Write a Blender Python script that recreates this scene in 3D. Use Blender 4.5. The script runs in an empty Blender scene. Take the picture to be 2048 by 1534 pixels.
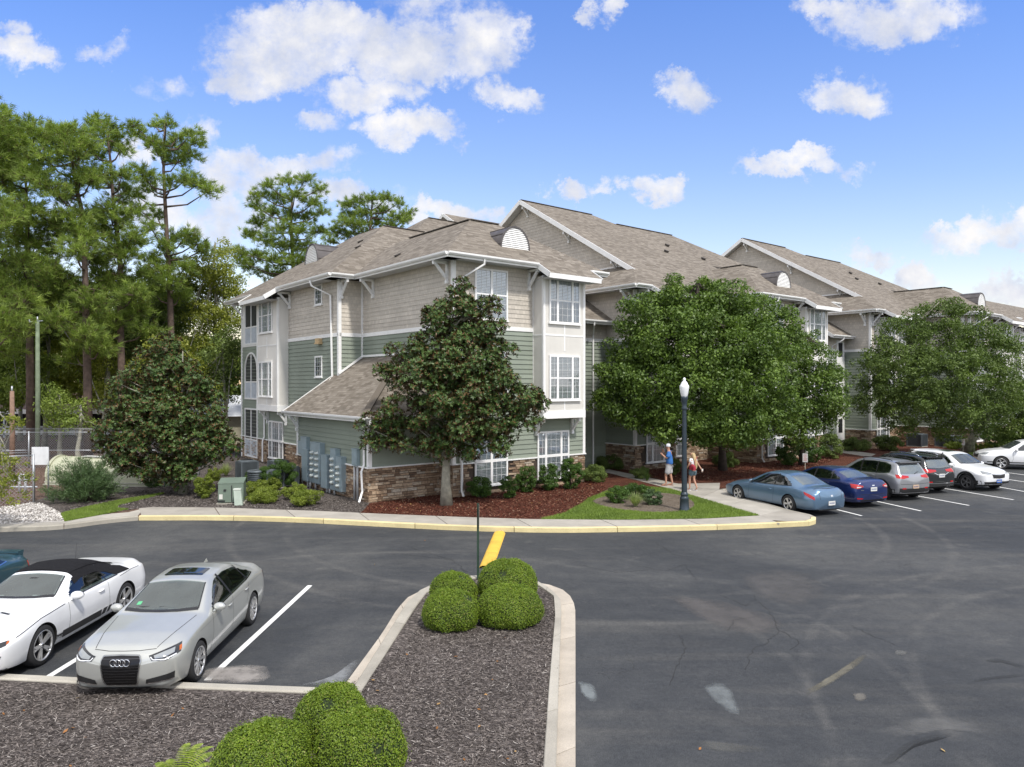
import bpy, bmesh, math, random
import numpy as np
from mathutils import Vector, Matrix
from mathutils.bvhtree import BVHTree
random.seed(7)
RNG = np.random.default_rng(11)
R = math.radians
scene = bpy.context.scene
COL = scene.collection
PI = math.pi
# ---------------------------------------------------------------- camera
H, F = 4.6, 1440.0          # camera height (m), focal length in photo pixels (2048 wide)
cam_d = bpy.data.cameras.new("camera"); cam = bpy.data.objects.new("camera", cam_d); COL.objects.link(cam)
cam.location = (0, 0, H); cam.rotation_euler = (R(90), 0, 0)
cam_d.sensor_width = 36; cam_d.lens = F / 2048 * 36; cam_d.clip_start = .1; cam_d.clip_end = 3000
scene.camera = cam
scene.view_settings.view_transform = 'Standard'; scene.view_settings.look = 'None'
scene.view_settings.exposure = 0; scene.view_settings.gamma = 1

def G(px, py, z=0.0):
    "ground point seen at a photo pixel"
    d = (H - z) * F / (py - 767.0)
    return ((px - 1024.0) / F * d, d)
def P3(px, py, d):
    return Vector(((px - 1024.0) / F * d, d, H - (py - 767.0) / F * d))

# ---------------------------------------------------------------- materials
MATS = {}
def nodes(m):
    m.use_nodes = True
    nt = m.node_tree; nt.nodes.clear()
    out = nt.nodes.new('ShaderNodeOutputMaterial'); b = nt.nodes.new('ShaderNodeBsdfPrincipled')
    nt.links.new(b.outputs[0], out.inputs[0])
    return nt, b, out
def N(nt, t, **kw):
    n = nt.nodes.new(t)
    for k, v in kw.items():
        if k in n.inputs: n.inputs[k].default_value = v
        else: setattr(n, k, v)
    return n
def L(nt, a, b): nt.links.new(a, b)
def rgb(c): return (c[0], c[1], c[2], 1)
def ramp(nt, fac, stops, interp='LINEAR'):
    r = nt.nodes.new('ShaderNodeValToRGB'); r.color_ramp.interpolation = interp
    while len(r.color_ramp.elements) < len(stops): r.color_ramp.elements.new(.5)
    for e, (p, c) in zip(r.color_ramp.elements, stops):
        e.position = p; e.color = rgb(c) if len(c) == 3 else c
    L(nt, fac, r.inputs[0]); return r
def mix(nt, fac, a, b, blend='MIX'):
    m = nt.nodes.new('ShaderNodeMix'); m.data_type = 'RGBA'; m.blend_type = blend
    for s, v in ((m.inputs[0], fac), (m.inputs[6], a), (m.inputs[7], b)):
        if hasattr(v, 'is_output') or isinstance(v, bpy.types.NodeSocket): L(nt, v, s)
        elif isinstance(v, (int, float)): s.default_value = v
        else: s.default_value = rgb(v)
    return m.outputs[2]
def mathn(nt, op, a, b=0.0, c=None):
    m = nt.nodes.new('ShaderNodeMath'); m.operation = op
    for i, v in enumerate((a, b) if c is None else (a, b, c)):
        if isinstance(v, bpy.types.NodeSocket): L(nt, v, m.inputs[i])
        else: m.inputs[i].default_value = v
    return m.outputs[0]
def bump(nt, b, h, strength=.3, dist=.01):
    n = nt.nodes.new('ShaderNodeBump'); n.inputs['Strength'].default_value = strength; n.inputs['Distance'].default_value = dist
    L(nt, h, n.inputs['Height']); L(nt, n.outputs[0], b.inputs['Normal']); return n
def texco(nt, kind='Object'):
    return nt.nodes.new('ShaderNodeTexCoord').outputs[kind]
def noise(nt, vec, scale, detail=3, rough=.55, dist=0.0):
    n = N(nt, 'ShaderNodeTexNoise'); n.inputs['Scale'].default_value = scale; n.inputs['Detail'].default_value = detail
    n.inputs['Roughness'].default_value = rough; n.inputs['Distortion'].default_value = dist
    L(nt, vec, n.inputs['Vector']); return n.outputs['Fac']
def mapping(nt, vec, scale=(1,1,1), rot=(0,0,0), loc=(0,0,0)):
    n = nt.nodes.new('ShaderNodeMapping'); n.inputs['Scale'].default_value = scale; n.inputs['Rotation'].default_value = rot
    n.inputs['Location'].default_value = loc; L(nt, vec, n.inputs['Vector']); return n.outputs[0]
def attr(nt, name):
    a = nt.nodes.new('ShaderNodeAttribute'); a.attribute_name = name; return a.outputs['Fac']

def plain(name, col, rough=.6, metal=0.0, var=.12, nscale=3.0, bmp=0.0, bscale=60, spec=.5, coat=0.0, rvar=0.0):
    "painted / solid surface with slight procedural dirt variation"
    if name in MATS: return MATS[name]
    m = bpy.data.materials.new(name); nt, b, out = nodes(m)
    tc = texco(nt); n = noise(nt, tc, nscale, 5)
    c0 = tuple(max(0, x * (1 - var)) for x in col); c1 = tuple(min(1, x * (1 + var)) for x in col)
    r = ramp(nt, n, [(.3, c0), (.7, c1)])
    colr = r.outputs[0]
    if rvar:
        colr = mix(nt, 1.0, colr, ramp(nt, attr(nt, 'rnd'), [(0, (1-rvar,)*3), (1, (1+rvar if rvar < 0 else 1,)*3)]).outputs[0], 'MULTIPLY')
    L(nt, colr, b.inputs['Base Color'])
    b.inputs['Roughness'].default_value = rough; b.inputs['Metallic'].default_value = metal
    b.inputs['Specular IOR Level'].default_value = spec
    b.inputs['Coat Weight'].default_value = coat
    if coat: b.inputs['Coat Roughness'].default_value = .03
    if bmp: bump(nt, b, noise(nt, tc, bscale, 3), bmp, .01)
    MATS[name] = m; return m

def foliage_mat(name, dark, light, rust=None, rough=.5, trans=.25, rustamt=.0, back=None):
    m = bpy.data.materials.new(name); nt, b, out = nodes(m)
    a = attr(nt, 'rnd'); r = ramp(nt, a, [(0, dark), (.55, tuple((x+y)/2 for x, y in zip(dark, light))), (1, light)])
    c = r.outputs[0]
    n = noise(nt, texco(nt), .9, 3)
    c = mix(nt, 1.0, c, ramp(nt, n, [(.3, (.72, .74, .7)), (.7, (1.18, 1.15, 1.05))]).outputs[0], 'MULTIPLY')
    if rust:
        f = ramp(nt, attr(nt, 'rnd2'), [(1-rustamt-.02, (0,)*3), (1-rustamt, (1,)*3)]).outputs[0]
        c = mix(nt, f, c, rust)
    if back:
        g = nt.nodes.new('ShaderNodeNewGeometry')
        c = mix(nt, g.outputs['Backfacing'], c, back)
    L(nt, c, b.inputs['Base Color']); b.inputs['Roughness'].default_value = rough
    b.inputs['Specular IOR Level'].default_value = .35
    if trans:
        t = nt.nodes.new('ShaderNodeBsdfTranslucent'); L(nt, mix(nt, 1.0, c, (1.3, 1.5, .6), 'MULTIPLY'), t.inputs[0])
        ms = nt.nodes.new('ShaderNodeMixShader'); ms.inputs[0].default_value = trans
        L(nt, b.outputs[0], ms.inputs[1]); L(nt, t.outputs[0], ms.inputs[2]); L(nt, ms.outputs[0], out.inputs[0])
    MATS[name] = m; return m

# ---------------------------------------------------------------- objects
def tag(o, label=None, cat=None, group=None, kind=None):
    if label: o['label'] = label
    if cat: o['category'] = cat
    if group: o['group'] = group
    if kind: o['kind'] = kind
    return o
def thing(name, label, cat, loc=(0,0,0), rz=0, group=None, scale=1.0):
    o = bpy.data.objects.new(name, None); o.empty_display_size = .3
    COL.objects.link(o); o.location = loc; o.rotation_euler = (0, 0, rz)
    if scale != 1.0: o.scale = (scale,)*3
    return tag(o, label, cat, group)
def link(name, me, parent=None):
    o = bpy.data.objects.new(name, me); COL.objects.link(o)
    if parent is not None: o.parent = parent
    return o
def copy_tree(o, parent=None):
    c = o.copy(); COL.objects.link(c)
    if parent is not None: c.parent = parent
    for ch in list(o.children): copy_tree(ch, c)
    return c

class MB:
    def __init__(s): s.v = []; s.f = []; s.mi = []; s.r = []; s.sm = []; s.uv = {}
    def add(s, vs, fs, mi=0, rnd=None, smooth=False):
        k = len(s.v); s.v.extend([tuple(v) for v in vs])
        if rnd is None: rnd = random.random()
        for f in fs:
            s.f.append([k + i for i in f]); s.mi.append(mi); s.r.append(rnd); s.sm.append(smooth)
        return s
    def box(s, a, b, mi=0, rnd=None, M=None):
        x0, y0, z0 = a; x1, y1, z1 = b
        vs = [Vector(p) for p in ((x0,y0,z0),(x1,y0,z0),(x1,y1,z0),(x0,y1,z0),(x0,y0,z1),(x1,y0,z1),(x1,y1,z1),(x0,y1,z1))]
        if M is not None: vs = [M @ v for v in vs]
        return s.add(vs, [(0,3,2,1),(4,5,6,7),(0,1,5,4),(1,2,6,5),(2,3,7,6),(3,0,4,7)], mi, rnd)
    def quad(s, *p, mi=0, rnd=None): return s.add(p, [tuple(range(len(p)))], mi, rnd)
    def beam(s, p, q, w, h, mi=0, up=(0,0,1), rnd=None):
        p = Vector(p); q = Vector(q); d = (q - p).normalized(); up = Vector(up)
        if abs(d.dot(up)) > .98: up = Vector((1,0,0))
        x = d.cross(up).normalized() * (w/2); z = x.cross(d).normalized() * (h/2)
        vs = [p-x-z, p+x-z, p+x+z, p-x+z, q-x-z, q+x-z, q+x+z, q-x+z]
        return s.add(vs, [(0,1,2,3),(7,6,5,4),(0,4,5,1),(1,5,6,2),(2,6,7,3),(3,7,4,0)], mi, rnd)
    def tube(s, pts, rad, n=8, mi=0, rnd=None, smooth=True, cap=True):
        pts = [Vector(p) for p in pts]
        if not hasattr(rad, '__len__'): rad = [rad]*len(pts)
        vs = []; px = None
        for i, p in enumerate(pts):
            d = (pts[min(i+1, len(pts)-1)] - pts[max(i-1, 0)]).normalized()
            if px is None:
                a = Vector((0,0,1)) if abs(d.z) < .9 else Vector((1,0,0)); px = d.cross(a).normalized()
            px = (px - d * px.dot(d)).normalized(); py = d.cross(px)
            for k in range(n):
                t = 2*PI*k/n; vs.append(p + (px*math.cos(t) + py*math.sin(t))*rad[i])
        fs = [(i*n+k, i*n+(k+1)%n, (i+1)*n+(k+1)%n, (i+1)*n+k) for i in range(len(pts)-1) for k in range(n)]
        s.add(vs, fs, mi, rnd, smooth)
        if cap:
            k = len(s.v) - len(vs)
            s.f.append([k+j for j in range(n)][::-1]); s.f.append([k+(len(pts)-1)*n+j for j in range(n)])
            for _ in (0,1): s.mi.append(mi); s.r.append(.5); s.sm.append(False)
        return s
    def lathe(s, prof, n=24, c=(0,0,0), axis='z', mi=0, smooth=True, rnd=None, flute=0):
        vs = []; c = Vector(c)
        for (r, z) in prof:
            for k in range(n):
                t = 2*PI*k/n; rr = r*(1 - (flute if k % 2 else 0))
                a, b2 = rr*math.cos(t), rr*math.sin(t)
                vs.append(c + (Vector((a, b2, z)) if axis == 'z' else Vector((a, z, b2)) if axis == 'y' else Vector((z, a, b2))))
        fs = []
        for i in range(len(prof)-1):
            for k in range(n):
                f = (i*n+k, i*n+(k+1)%n, (i+1)*n+(k+1)%n, (i+1)*n+k)
                fs.append(f if axis != 'y' else f[::-1])
        return s.add(vs, fs, mi, rnd, smooth)
    def build(s, name, mats, parent=None, loc=None, rz=None):
        me = bpy.data.meshes.new(name)
        me.from_pydata(s.v, [], s.f)
        if not isinstance(mats, (list, tuple)): mats = [mats]
        for m in mats: me.materials.append(m)
        me.polygons.foreach_set('material_index', s.mi)
        me.polygons.foreach_set('use_smooth', s.sm)
        a = me.attributes.new('rnd', 'FLOAT', 'FACE'); a.data.foreach_set('value', s.r)
        me.update()
        o = link(name, me, parent)
        if loc is not None: o.location = loc
        if rz is not None: o.rotation_euler = (0,0,rz)
        return o

def np_mesh(name, verts, nper, mat, rnd, rnd2=None, smooth=False):
    "verts (N,nper,3): N polygons of nper corners"
    Nf = len(verts); me = bpy.data.meshes.new(name)
    me.vertices.add(Nf*nper); me.vertices.foreach_set('co', np.ascontiguousarray(verts, dtype=np.float32).ravel())
    me.loops.add(Nf*nper); me.loops.foreach_set('vertex_index', np.arange(Nf*nper, dtype=np.int32))
    me.polygons.add(Nf); me.polygons.foreach_set('loop_start', np.arange(Nf, dtype=np.int32)*nper)
    me.update(calc_edges=True)
    a = me.attributes.new('rnd', 'FLOAT', 'FACE'); a.data.foreach_set('value', np.asarray(rnd, dtype=np.float32))
    if rnd2 is not None:
        a = me.attributes.new('rnd2', 'FLOAT', 'FACE'); a.data.foreach_set('value', np.asarray(rnd2, dtype=np.float32))
    me.materials.append(mat); me.validate(); return me

def nrm(a): return a / np.maximum(np.linalg.norm(a, axis=-1, keepdims=True), 1e-9)
def leaves(name, pts, nrmls, size, aspect, mat, jitter=.7, rnd=None, fold=False):
    "a rhombus leaf at each point, facing roughly along nrmls"
    n = len(pts); g = RNG
    nn = nrm(nrmls + g.normal(0, jitter, (n, 3)))
    t = nrm(np.cross(nn, g.normal(0, 1, (n, 3)))); b = np.cross(nn, t)
    s = (size * g.uniform(.65, 1.35, (n, 1)))
    V = np.stack([pts - t*s*.5, pts + b*s*aspect*.5, pts + t*s*.5, pts - b*s*aspect*.5], 1)
    if rnd is None: rnd = g.uniform(0, 1, n)
    return np_mesh(name, V, 4, mat, rnd, g.uniform(0, 1, n))

def blob_points(blobs, per_area, shell=(.72, 1.04), up_bias=.25, flat_bottom=0.0):
    "points and outward normals scattered through the outer part of ellipsoids (cx,cy,cz,rx,ry,rz)"
    P, Q, S = [], [], []
    for (cx, cy, cz, rx, ry, rz) in blobs:
        n = max(6, int(per_area * (rx*ry + ry*rz + rx*rz) * 4))
        d = nrm(RNG.normal(0, 1, (n, 3)))
        k = d[:, 2] < -.2 - 0*d[:, 2]
        d[k] = np.where(RNG.uniform(0, 1, (k.sum(), 1)) < up_bias, -d[k], d[k])
        r = RNG.uniform(shell[0], shell[1], (n, 1))
        p = np.array([cx, cy, cz]) + d * r * np.array([rx, ry, rz])
        P.append(p); Q.append(nrm(d / np.array([rx, ry, rz]))); S.append(np.full(n, RNG.uniform(-.18, .18)))
    return np.concatenate(P), np.concatenate(Q), np.concatenate(S)

def sub_blobs(blobs, per_area, r0, r1, squash=.75, inside=.25):
    "break big ellipsoids into many small clumps lying on and in them"
    out = []
    for (cx, cy, cz, rx, ry, rz) in blobs:
        n = max(3, int(per_area * (rx*ry + ry*rz + rx*rz) * 4))
        for _ in range(n):
            d = nrm(RNG.normal(0, 1, 3)); r = RNG.uniform(.45, .8) if RNG.uniform() < inside else RNG.uniform(.82, 1.08)
            q = RNG.uniform(r0, r1)
            out.append((cx + d[0]*rx*r, cy + d[1]*ry*r, cz + d[2]*rz*r, q, q, q*squash))
    return out
# ---------------------------------------------------------------- world: Nishita sky with clouds, one sun
SUN_EL, SUN_AZ = R(54), R(150)       # azimuth clockwise from +Y
w = bpy.data.worlds.new("World"); scene.world = w; w.use_nodes = True
nt = w.node_tree; nt.nodes.clear()
wo = nt.nodes.new('ShaderNodeOutputWorld'); bg = nt.nodes.new('ShaderNodeBackground'); L(nt, bg.outputs[0], wo.inputs[0])
sky = nt.nodes.new('ShaderNodeTexSky'); sky.sky_type = 'NISHITA'; sky.sun_disc = False
sky.sun_elevation = SUN_EL; sky.sun_rotation = SUN_AZ; sky.air_density = 1.3; sky.dust_density = .6; sky.ozone_density = 2.5
bg.inputs['Strength'].default_value = .15
tc = texco(nt, 'Generated')
sx = nt.nodes.new('ShaderNodeSeparateXYZ'); L(nt, tc, sx.inputs[0])
yy = mathn(nt, 'MAXIMUM', sx.outputs[1], .05)
U = mathn(nt, 'DIVIDE', sx.outputs[0], yy); V = mathn(nt, 'DIVIDE', sx.outputs[2], yy)   # tangent coordinates of the sky ahead
clouds = [  # photo px, py, rx, ry, strength
 (640,60,230,70,1.0),(560,120,150,60,1.0),(800,110,180,70,1.0),(730,190,120,40,.85),(960,90,90,80,.8),(480,160,70,45,.85),(850,30,120,60,.5),
 (1010,190,80,35,.8),(820,255,120,40,1.0),(640,240,60,22,.5),(560,330,160,36,.8),(470,370,80,60,.8),(680,395,150,30,.75),(900,425,110,28,.9),
 (40,110,90,45,.9),(10,60,50,20,.5),(210,100,50,25,.45),(330,170,60,26,.3),
 (1385,190,62,56,.95),(1700,185,95,50,.95),(1800,40,150,60,.9),(1680,10,90,30,.8),(1210,25,36,36,.8),(1600,332,120,22,.85),(1135,385,46,24,.95),(1315,378,56,26,.9),
 (1960,480,130,40,1.0),(2060,440,70,40,1.0),(1740,515,60,22,.75),(1830,555,55,26,.95),(2010,570,90,34,1.0),(2060,600,80,30,1.0),(1215,380,40,16,.45),(1930,600,60,20,.7),
 (260,310,60,36,.8),(300,420,100,60,.7),(90,260,70,22,.6),(400,280,50,40,.5),(440,440,120,50,.75),(120,480,150,60,.4),
 (-300,200,200,80,.8),(-600,400,260,90,.8),(2500,250,260,80,.8),(2900,450,260,90,.9)]
nvec = nt.nodes.new('ShaderNodeCombineXYZ'); L(nt, U, nvec.inputs[0]); L(nt, V, nvec.inputs[1])
warp = noise(nt, nvec.outputs[0], 11.0, 8, .66)
warp2 = noise(nt, mapping(nt, nvec.outputs[0], loc=(3.1, 7.7, 0)), 11.0, 8, .66)
Uw = mathn(nt, 'ADD', U, mathn(nt, 'MULTIPLY', mathn(nt, 'SUBTRACT', warp, .5), .17))
Vw = mathn(nt, 'ADD', V, mathn(nt, 'MULTIPLY', mathn(nt, 'SUBTRACT', warp2, .5), .13))
acc = None; accs = None
for (px, py, rx, ry, st) in clouds:
    u0 = (px-1024)/F; v0 = (767-py)/F
    a = mathn(nt, 'MULTIPLY', mathn(nt, 'SUBTRACT', Uw, u0), F/rx)
    b = mathn(nt, 'MULTIPLY', mathn(nt, 'SUBTRACT', Vw, v0), F/ry)
    d2 = mathn(nt, 'ADD', mathn(nt, 'MULTIPLY', a, a), mathn(nt, 'MULTIPLY', b, b))
    g = mathn(nt, 'MULTIPLY', mathn(nt, 'MAXIMUM', mathn(nt, 'SUBTRACT', 1.15, d2), 0.0), st)
    acc = g if acc is None else mathn(nt, 'MAXIMUM', acc, g)
fine = noise(nt, nvec.outputs[0], 28.0, 7, .62)
dens = mathn(nt, 'ADD', mathn(nt, 'MULTIPLY', acc, .85), mathn(nt, 'MULTIPLY', mathn(nt, 'MULTIPLY', mathn(nt, 'SUBTRACT', fine, .53), 1.7), mathn(nt, 'MINIMUM', mathn(nt, 'MULTIPLY', acc, 3.5), 1.0)))
cov = ramp(nt, dens, [(-.0, (0,0,0)), (.20, (.24,.24,.24)), (.48, (.72,.72,.72)), (.90, (1,1,1))])
front = ramp(nt, sx.outputs[1], [(.50, (0,0,0)), (.70, (1,1,1))])
shade = noise(nt, mapping(nt, nvec.outputs[0], loc=(.0, .035, 0)), 9.0, 6, .6)
ccol = ramp(nt, shade, [(.38, (4.4, 4.7, 5.6)), (.62, (6.7, 6.6, 6.6))])
# sky colour: keep Nishita, with the deeper blue overhead of the photo
hsv = nt.nodes.new('ShaderNodeHueSaturation'); hsv.inputs['Saturation'].default_value = 1.0; hsv.inputs['Value'].default_value = 1.0
L(nt, sky.outputs[0], hsv.inputs['Color'])
el = ramp(nt, V, [(.0, (1.75, 1.40, 1.20)), (.12, (1.52, 1.30, 1.28)), (.30, (1.12, 1.14, 1.42)), (.55, (.82, 1.02, 1.55))])
skc = mix(nt, 1.0, hsv.outputs[0], el.outputs[0], 'MULTIPLY')
covm = mathn(nt, 'MULTIPLY', cov.outputs[0], front.outputs[0])
back = noise(nt, tc, 2.2, 6, .6)    # unseen cloud over the rest of the sky dome, added for soft fill
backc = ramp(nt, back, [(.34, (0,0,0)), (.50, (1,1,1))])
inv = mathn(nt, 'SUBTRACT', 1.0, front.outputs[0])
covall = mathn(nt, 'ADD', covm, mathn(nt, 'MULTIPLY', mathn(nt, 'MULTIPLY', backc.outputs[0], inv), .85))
bcol = mix(nt, front.outputs[0], (9.6, 9.4, 9.1), ccol.outputs[0])   # unseen cloud behind the viewer, brightened to act as warm fill light
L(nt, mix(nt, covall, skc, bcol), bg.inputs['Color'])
sd = bpy.data.lights.new("sun", 'SUN'); sd.energy = 3.7; sd.angle = R(5); sd.color = (1.0, .95, .87)
so = bpy.data.objects.new("sun", sd); COL.objects.link(so)
sv = Vector((math.sin(SUN_AZ)*math.cos(SUN_EL), math.cos(SUN_AZ)*math.cos(SUN_EL), math.sin(SUN_EL)))
so.rotation_euler = sv.to_track_quat('Z', 'Y').to_euler(); so.location = (0, 0, 60)
# ---------------------------------------------------------------- ground materials
def asphalt_mat():
    m = bpy.data.materials.new('asphalt'); nt, b, out = nodes(m); tc = texco(nt)
    big = noise(nt, tc, .16, 5, .6, .6)
    c = ramp(nt, big, [(.32, (.036,.039,.043)), (.50, (.046,.049,.053)), (.66, (.072,.074,.075))]).outputs[0]
    # long wear marks, stretched along the lane in front of the kerb
    st = noise(nt, mapping(nt, tc, scale=(.10, .85, 1), rot=(0,0,R(-4))), 1.0, 6, .62, .3)
    c = mix(nt, ramp(nt, st, [(.50, (0,0,0)), (.72, (.55,.55,.55))]).outputs[0], c, (.100,.098,.093))
    # worn light scuffs
    sc = noise(nt, tc, .75, 9, .72, .4)
    c = mix(nt, ramp(nt, sc, [(.60, (0,0,0)), (.74, (.5,.5,.5))]).outputs[0], c, (.135,.132,.122))
    sd = noise(nt, mapping(nt, tc, loc=(31, 9, 0)), .42, 8, .7, .6)
    c = mix(nt, ramp(nt, sd, [(.60, (0,0,0)), (.70, (.55,.55,.55))]).outputs[0], c, (.036,.038,.040))
    # curved tyre tracks: rings round turning centres
    for (cx, cy, rr, wd, am) in ((2.2, 25.0, 9.6, .16, .5), (2.2, 25.0, 11.2, .16, .45), (14.5, 8.0, 8.8, .13, .4), (14.5, 8.0, 10.4, .14, .4), (-3.0, 12.0, 7.6, .12, .4), (-3, 12, 9.1, .12, .4)):
        vd = nt.nodes.new('ShaderNodeVectorMath'); vd.operation = 'DISTANCE'; L(nt, mapping(nt, tc, scale=(1,1,0)), vd.inputs[0]); vd.inputs[1].default_value = (cx, cy, 0)
        ring = mathn(nt, 'ABSOLUTE', mathn(nt, 'SUBTRACT', vd.outputs['Value'], rr))
        ring = mathn(nt, 'ADD', ring, mathn(nt, 'MULTIPLY', mathn(nt, 'SUBTRACT', sc, .5), .25))
        f = mathn(nt, 'MULTIPLY', ramp(nt, mathn(nt, 'DIVIDE', ring, wd), [(.3, (1,1,1)), (1.0, (0,0,0))]).outputs[0], mathn(nt, 'MULTIPLY', ramp(nt, st, [(.4, (0,0,0)), (.6, (1,1,1))]).outputs[0], am*.75))
        c = mix(nt, f, c, (.115,.113,.108))
    # crack network, present only where a mask allows it
    vo = N(nt, 'ShaderNodeTexVoronoi'); vo.feature = 'DISTANCE_TO_EDGE'; vo.inputs['Scale'].default_value = .62
    wv = nt.nodes.new('ShaderNodeVectorMath'); wv.operation = 'ADD'
    nz = N(nt, 'ShaderNodeTexNoise'); nz.inputs['Scale'].default_value = 1.7; nz.inputs['Detail'].default_value = 7; L(nt, tc, nz.inputs['Vector'])
    ns = nt.nodes.new('ShaderNodeVectorMath'); ns.operation = 'SCALE'; ns.inputs['Scale'].default_value = 1.1; L(nt, nz.outputs['Color'], ns.inputs[0])
    L(nt, tc, wv.inputs[0]); L(nt, ns.outputs[0], wv.inputs[1]); L(nt, wv.outputs[0], vo.inputs['Vector'])
    ck = ramp(nt, vo.outputs['Distance'], [(.003, (1,1,1)), (.010, (0,0,0))]).outputs[0]
    mk = ramp(nt, noise(nt, mapping(nt, tc, loc=(5, 2.5, 0)), .22, 3), [(.60, (0,0,0)), (.68, (1,1,1))]).outputs[0]
    ckm = mathn(nt, 'MULTIPLY', ck, mk)
    c = mix(nt, mathn(nt, 'MULTIPLY', ckm, .55), c, (.022,.022,.022))
    md = noise(nt, tc, 14, 5, .75); c = mix(nt, 1.0, c, ramp(nt, md, [(.32, (.80,.80,.80)), (.68, (1.20,1.19,1.17))]).outputs[0], 'MULTIPLY')
    m2_ = noise(nt, mapping(nt, tc, loc=(12, 40, 0)), 2.3, 8, .72); c = mix(nt, 1.0, c, ramp(nt, m2_, [(.34, (.84,.85,.87)), (.66, (1.17,1.16,1.13))]).outputs[0], 'MULTIPLY')
    # aggregate grain
    gr = noise(nt, tc, 85, 2, .6)
    c = mix(nt, 1.0, c, ramp(nt, gr, [(.30, (.42,.42,.42)), (.70, (1.68,1.68,1.68))]).outputs[0], 'MULTIPLY')
    c = mix(nt, ramp(nt, noise(nt, tc, 140, 1), [(.72, (0,0,0)), (.80, (.6,.6,.6))]).outputs[0], c, (.22,.21,.20))
    L(nt, c, b.inputs['Base Color'])
    L(nt, ramp(nt, st, [(.3, (.72,)*3), (.7, (.9,)*3)]).outputs[0], b.inputs['Roughness'])
    b.inputs['Specular IOR Level'].default_value = .25
    h = mathn(nt, 'SUBTRACT', gr, mathn(nt, 'MULTIPLY', ckm, 2.0)); bump(nt, b, h, .45, .006)
    return m
def mulch_mat(name, cols, sc=34):
    m = bpy.data.materials.new(name); nt, b, out = nodes(m); tc = texco(nt)
    v = N(nt, 'ShaderNodeTexVoronoi'); v.inputs['Scale'].default_value = sc; v.inputs['Randomness'].default_value = 1
    nz = N(nt, 'ShaderNodeTexNoise'); nz.inputs['Scale'].default_value = sc*.3; L(nt, tc, nz.inputs['Vector'])
    a = nt.nodes.new('ShaderNodeVectorMath'); a.operation = 'ADD'
    s = nt.nodes.new('ShaderNodeVectorMath'); s.operation = 'SCALE'; s.inputs['Scale'].default_value = .12; L(nt, nz.outputs['Color'], s.inputs[0])
    L(nt, mapping(nt, tc, scale=(1, 2.2, 1), rot=(0,0,.6)), a.inputs[0]); L(nt, s.outputs[0], a.inputs[1]); L(nt, a.outputs[0], v.inputs['Vector'])
    sep = nt.nodes.new('ShaderNodeSeparateColor'); L(nt, v.outputs['Color'], sep.inputs[0])
    c = ramp(nt, sep.outputs[0], cols).outputs[0]
    c = mix(nt, 1.0, c, ramp(nt, noise(nt, tc, .8, 5), [(.3, (.75,)*3), (.7, (1.2,)*3)]).outputs[0], 'MULTIPLY')
    L(nt, c, b.inputs['Base Color']); b.inputs['Roughness'].default_value = .9; b.inputs['Specular IOR Level'].default_value = .2
    bump(nt, b, mathn(nt, 'ADD', sep.outputs[0], noise(nt, tc, sc*1.5, 3)), .9, .02)
    return m
def concrete_mat(name, col, stain=.5, yellow=None):
    m = bpy.data.materials.new(name); nt, b, out = nodes(m); tc = texco(nt)
    n1 = noise(nt, tc, 1.3, 8, .65); n2 = noise(nt, tc, 60, 2)
    c = ramp(nt, n1, [(.3, tuple(x*.78 for x in col)), (.7, tuple(min(1, x*1.12) for x in col))]).outputs[0]
    if yellow:
        n3 = noise(nt, mapping(nt, tc, scale=(1,1,3)), 6.5, 9, .7)
        f = ramp(nt, n3, [(.27, (0,0,0)), (.40, (1,1,1))]).outputs[0]; c = mix(nt, f, (.26,.22,.13), mix(nt, ramp(nt, n1, [(.35, (0,)*3), (.65, (1,)*3)]).outputs[0], yellow, tuple(min(1, v*1.25) for v in yellow)))
    dk = ramp(nt, noise(nt, tc, 3.7, 9, .75), [(.62, (0,0,0)), (.80, (stain,)*3)]).outputs[0]
    c = mix(nt, dk, c, tuple(x*.38 for x in col))
    c = mix(nt, 1.0, c, ramp(nt, n2, [(.3, (.88,)*3), (.7, (1.1,)*3)]).outputs[0], 'MULTIPLY')
    a = attr(nt, 'rnd'); c = mix(nt, 1.0, c, ramp(nt, a, [(0, (.86,.85,.84)), (1, (1.05,1.05,1.05))]).outputs[0], 'MULTIPLY')
    L(nt, c, b.inputs['Base Color']); b.inputs['Roughness'].default_value = .85; bump(nt, b, n2, .25, .004)
    return m
M_asph = asphalt_mat()
M_walk = concrete_mat('sidewalk_concrete', (.40,.375,.33), .35)
M_kerb = concrete_mat('kerb_concrete', (.40,.375,.32), .6)
M_gutter = concrete_mat('gutter_concrete', (.47,.42,.35), .6)
M_ykerb = concrete_mat('yellow_kerb_paint', (.55,.47,.22), .5, (.62,.53,.29))
M_ybump = concrete_mat('yellow_bar_paint', (.70,.44,.06), .3)
M_mulch_dark = mulch_mat('dark_mulch', [(0, (.034,.028,.025)), (.5, (.082,.070,.064)), (.85, (.15,.13,.118)), (1, (.30,.26,.235))], 26)
M_mulch_red = mulch_mat('red_mulch', [(0, (.030,.008,.005)), (.5, (.085,.024,.015)), (.88, (.14,.05,.03)), (1, (.36,.20,.12))], 30)
M_mulch_left = mulch_mat('brown_leaf_litter', [(0, (.05,.03,.022)), (.5, (.12,.075,.055)), (.9, (.2,.13,.1)), (1, (.4,.33,.28))], 20)
M_sand = mulch_mat('bare_soil', [(0, (.08,.062,.045)), (.5, (.14,.112,.085)), (1, (.24,.20,.16))], 22)
M_gravel = mulch_mat('white_gravel', [(0, (.20,.18,.16)), (.35, (.48,.45,.42)), (1, (.78,.76,.73))], 15)
M_turf = plain('turf', (.10,.15,.03), .9, 0, .35, 3.0, .4, 90)
M_field = plain('field_grass', (.07,.10,.03), .9, 0, .35, .4, .4, 40)
M_white = plain('road_paint_white', (.74,.74,.72), .8, 0, .10, 5, .1)

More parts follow.
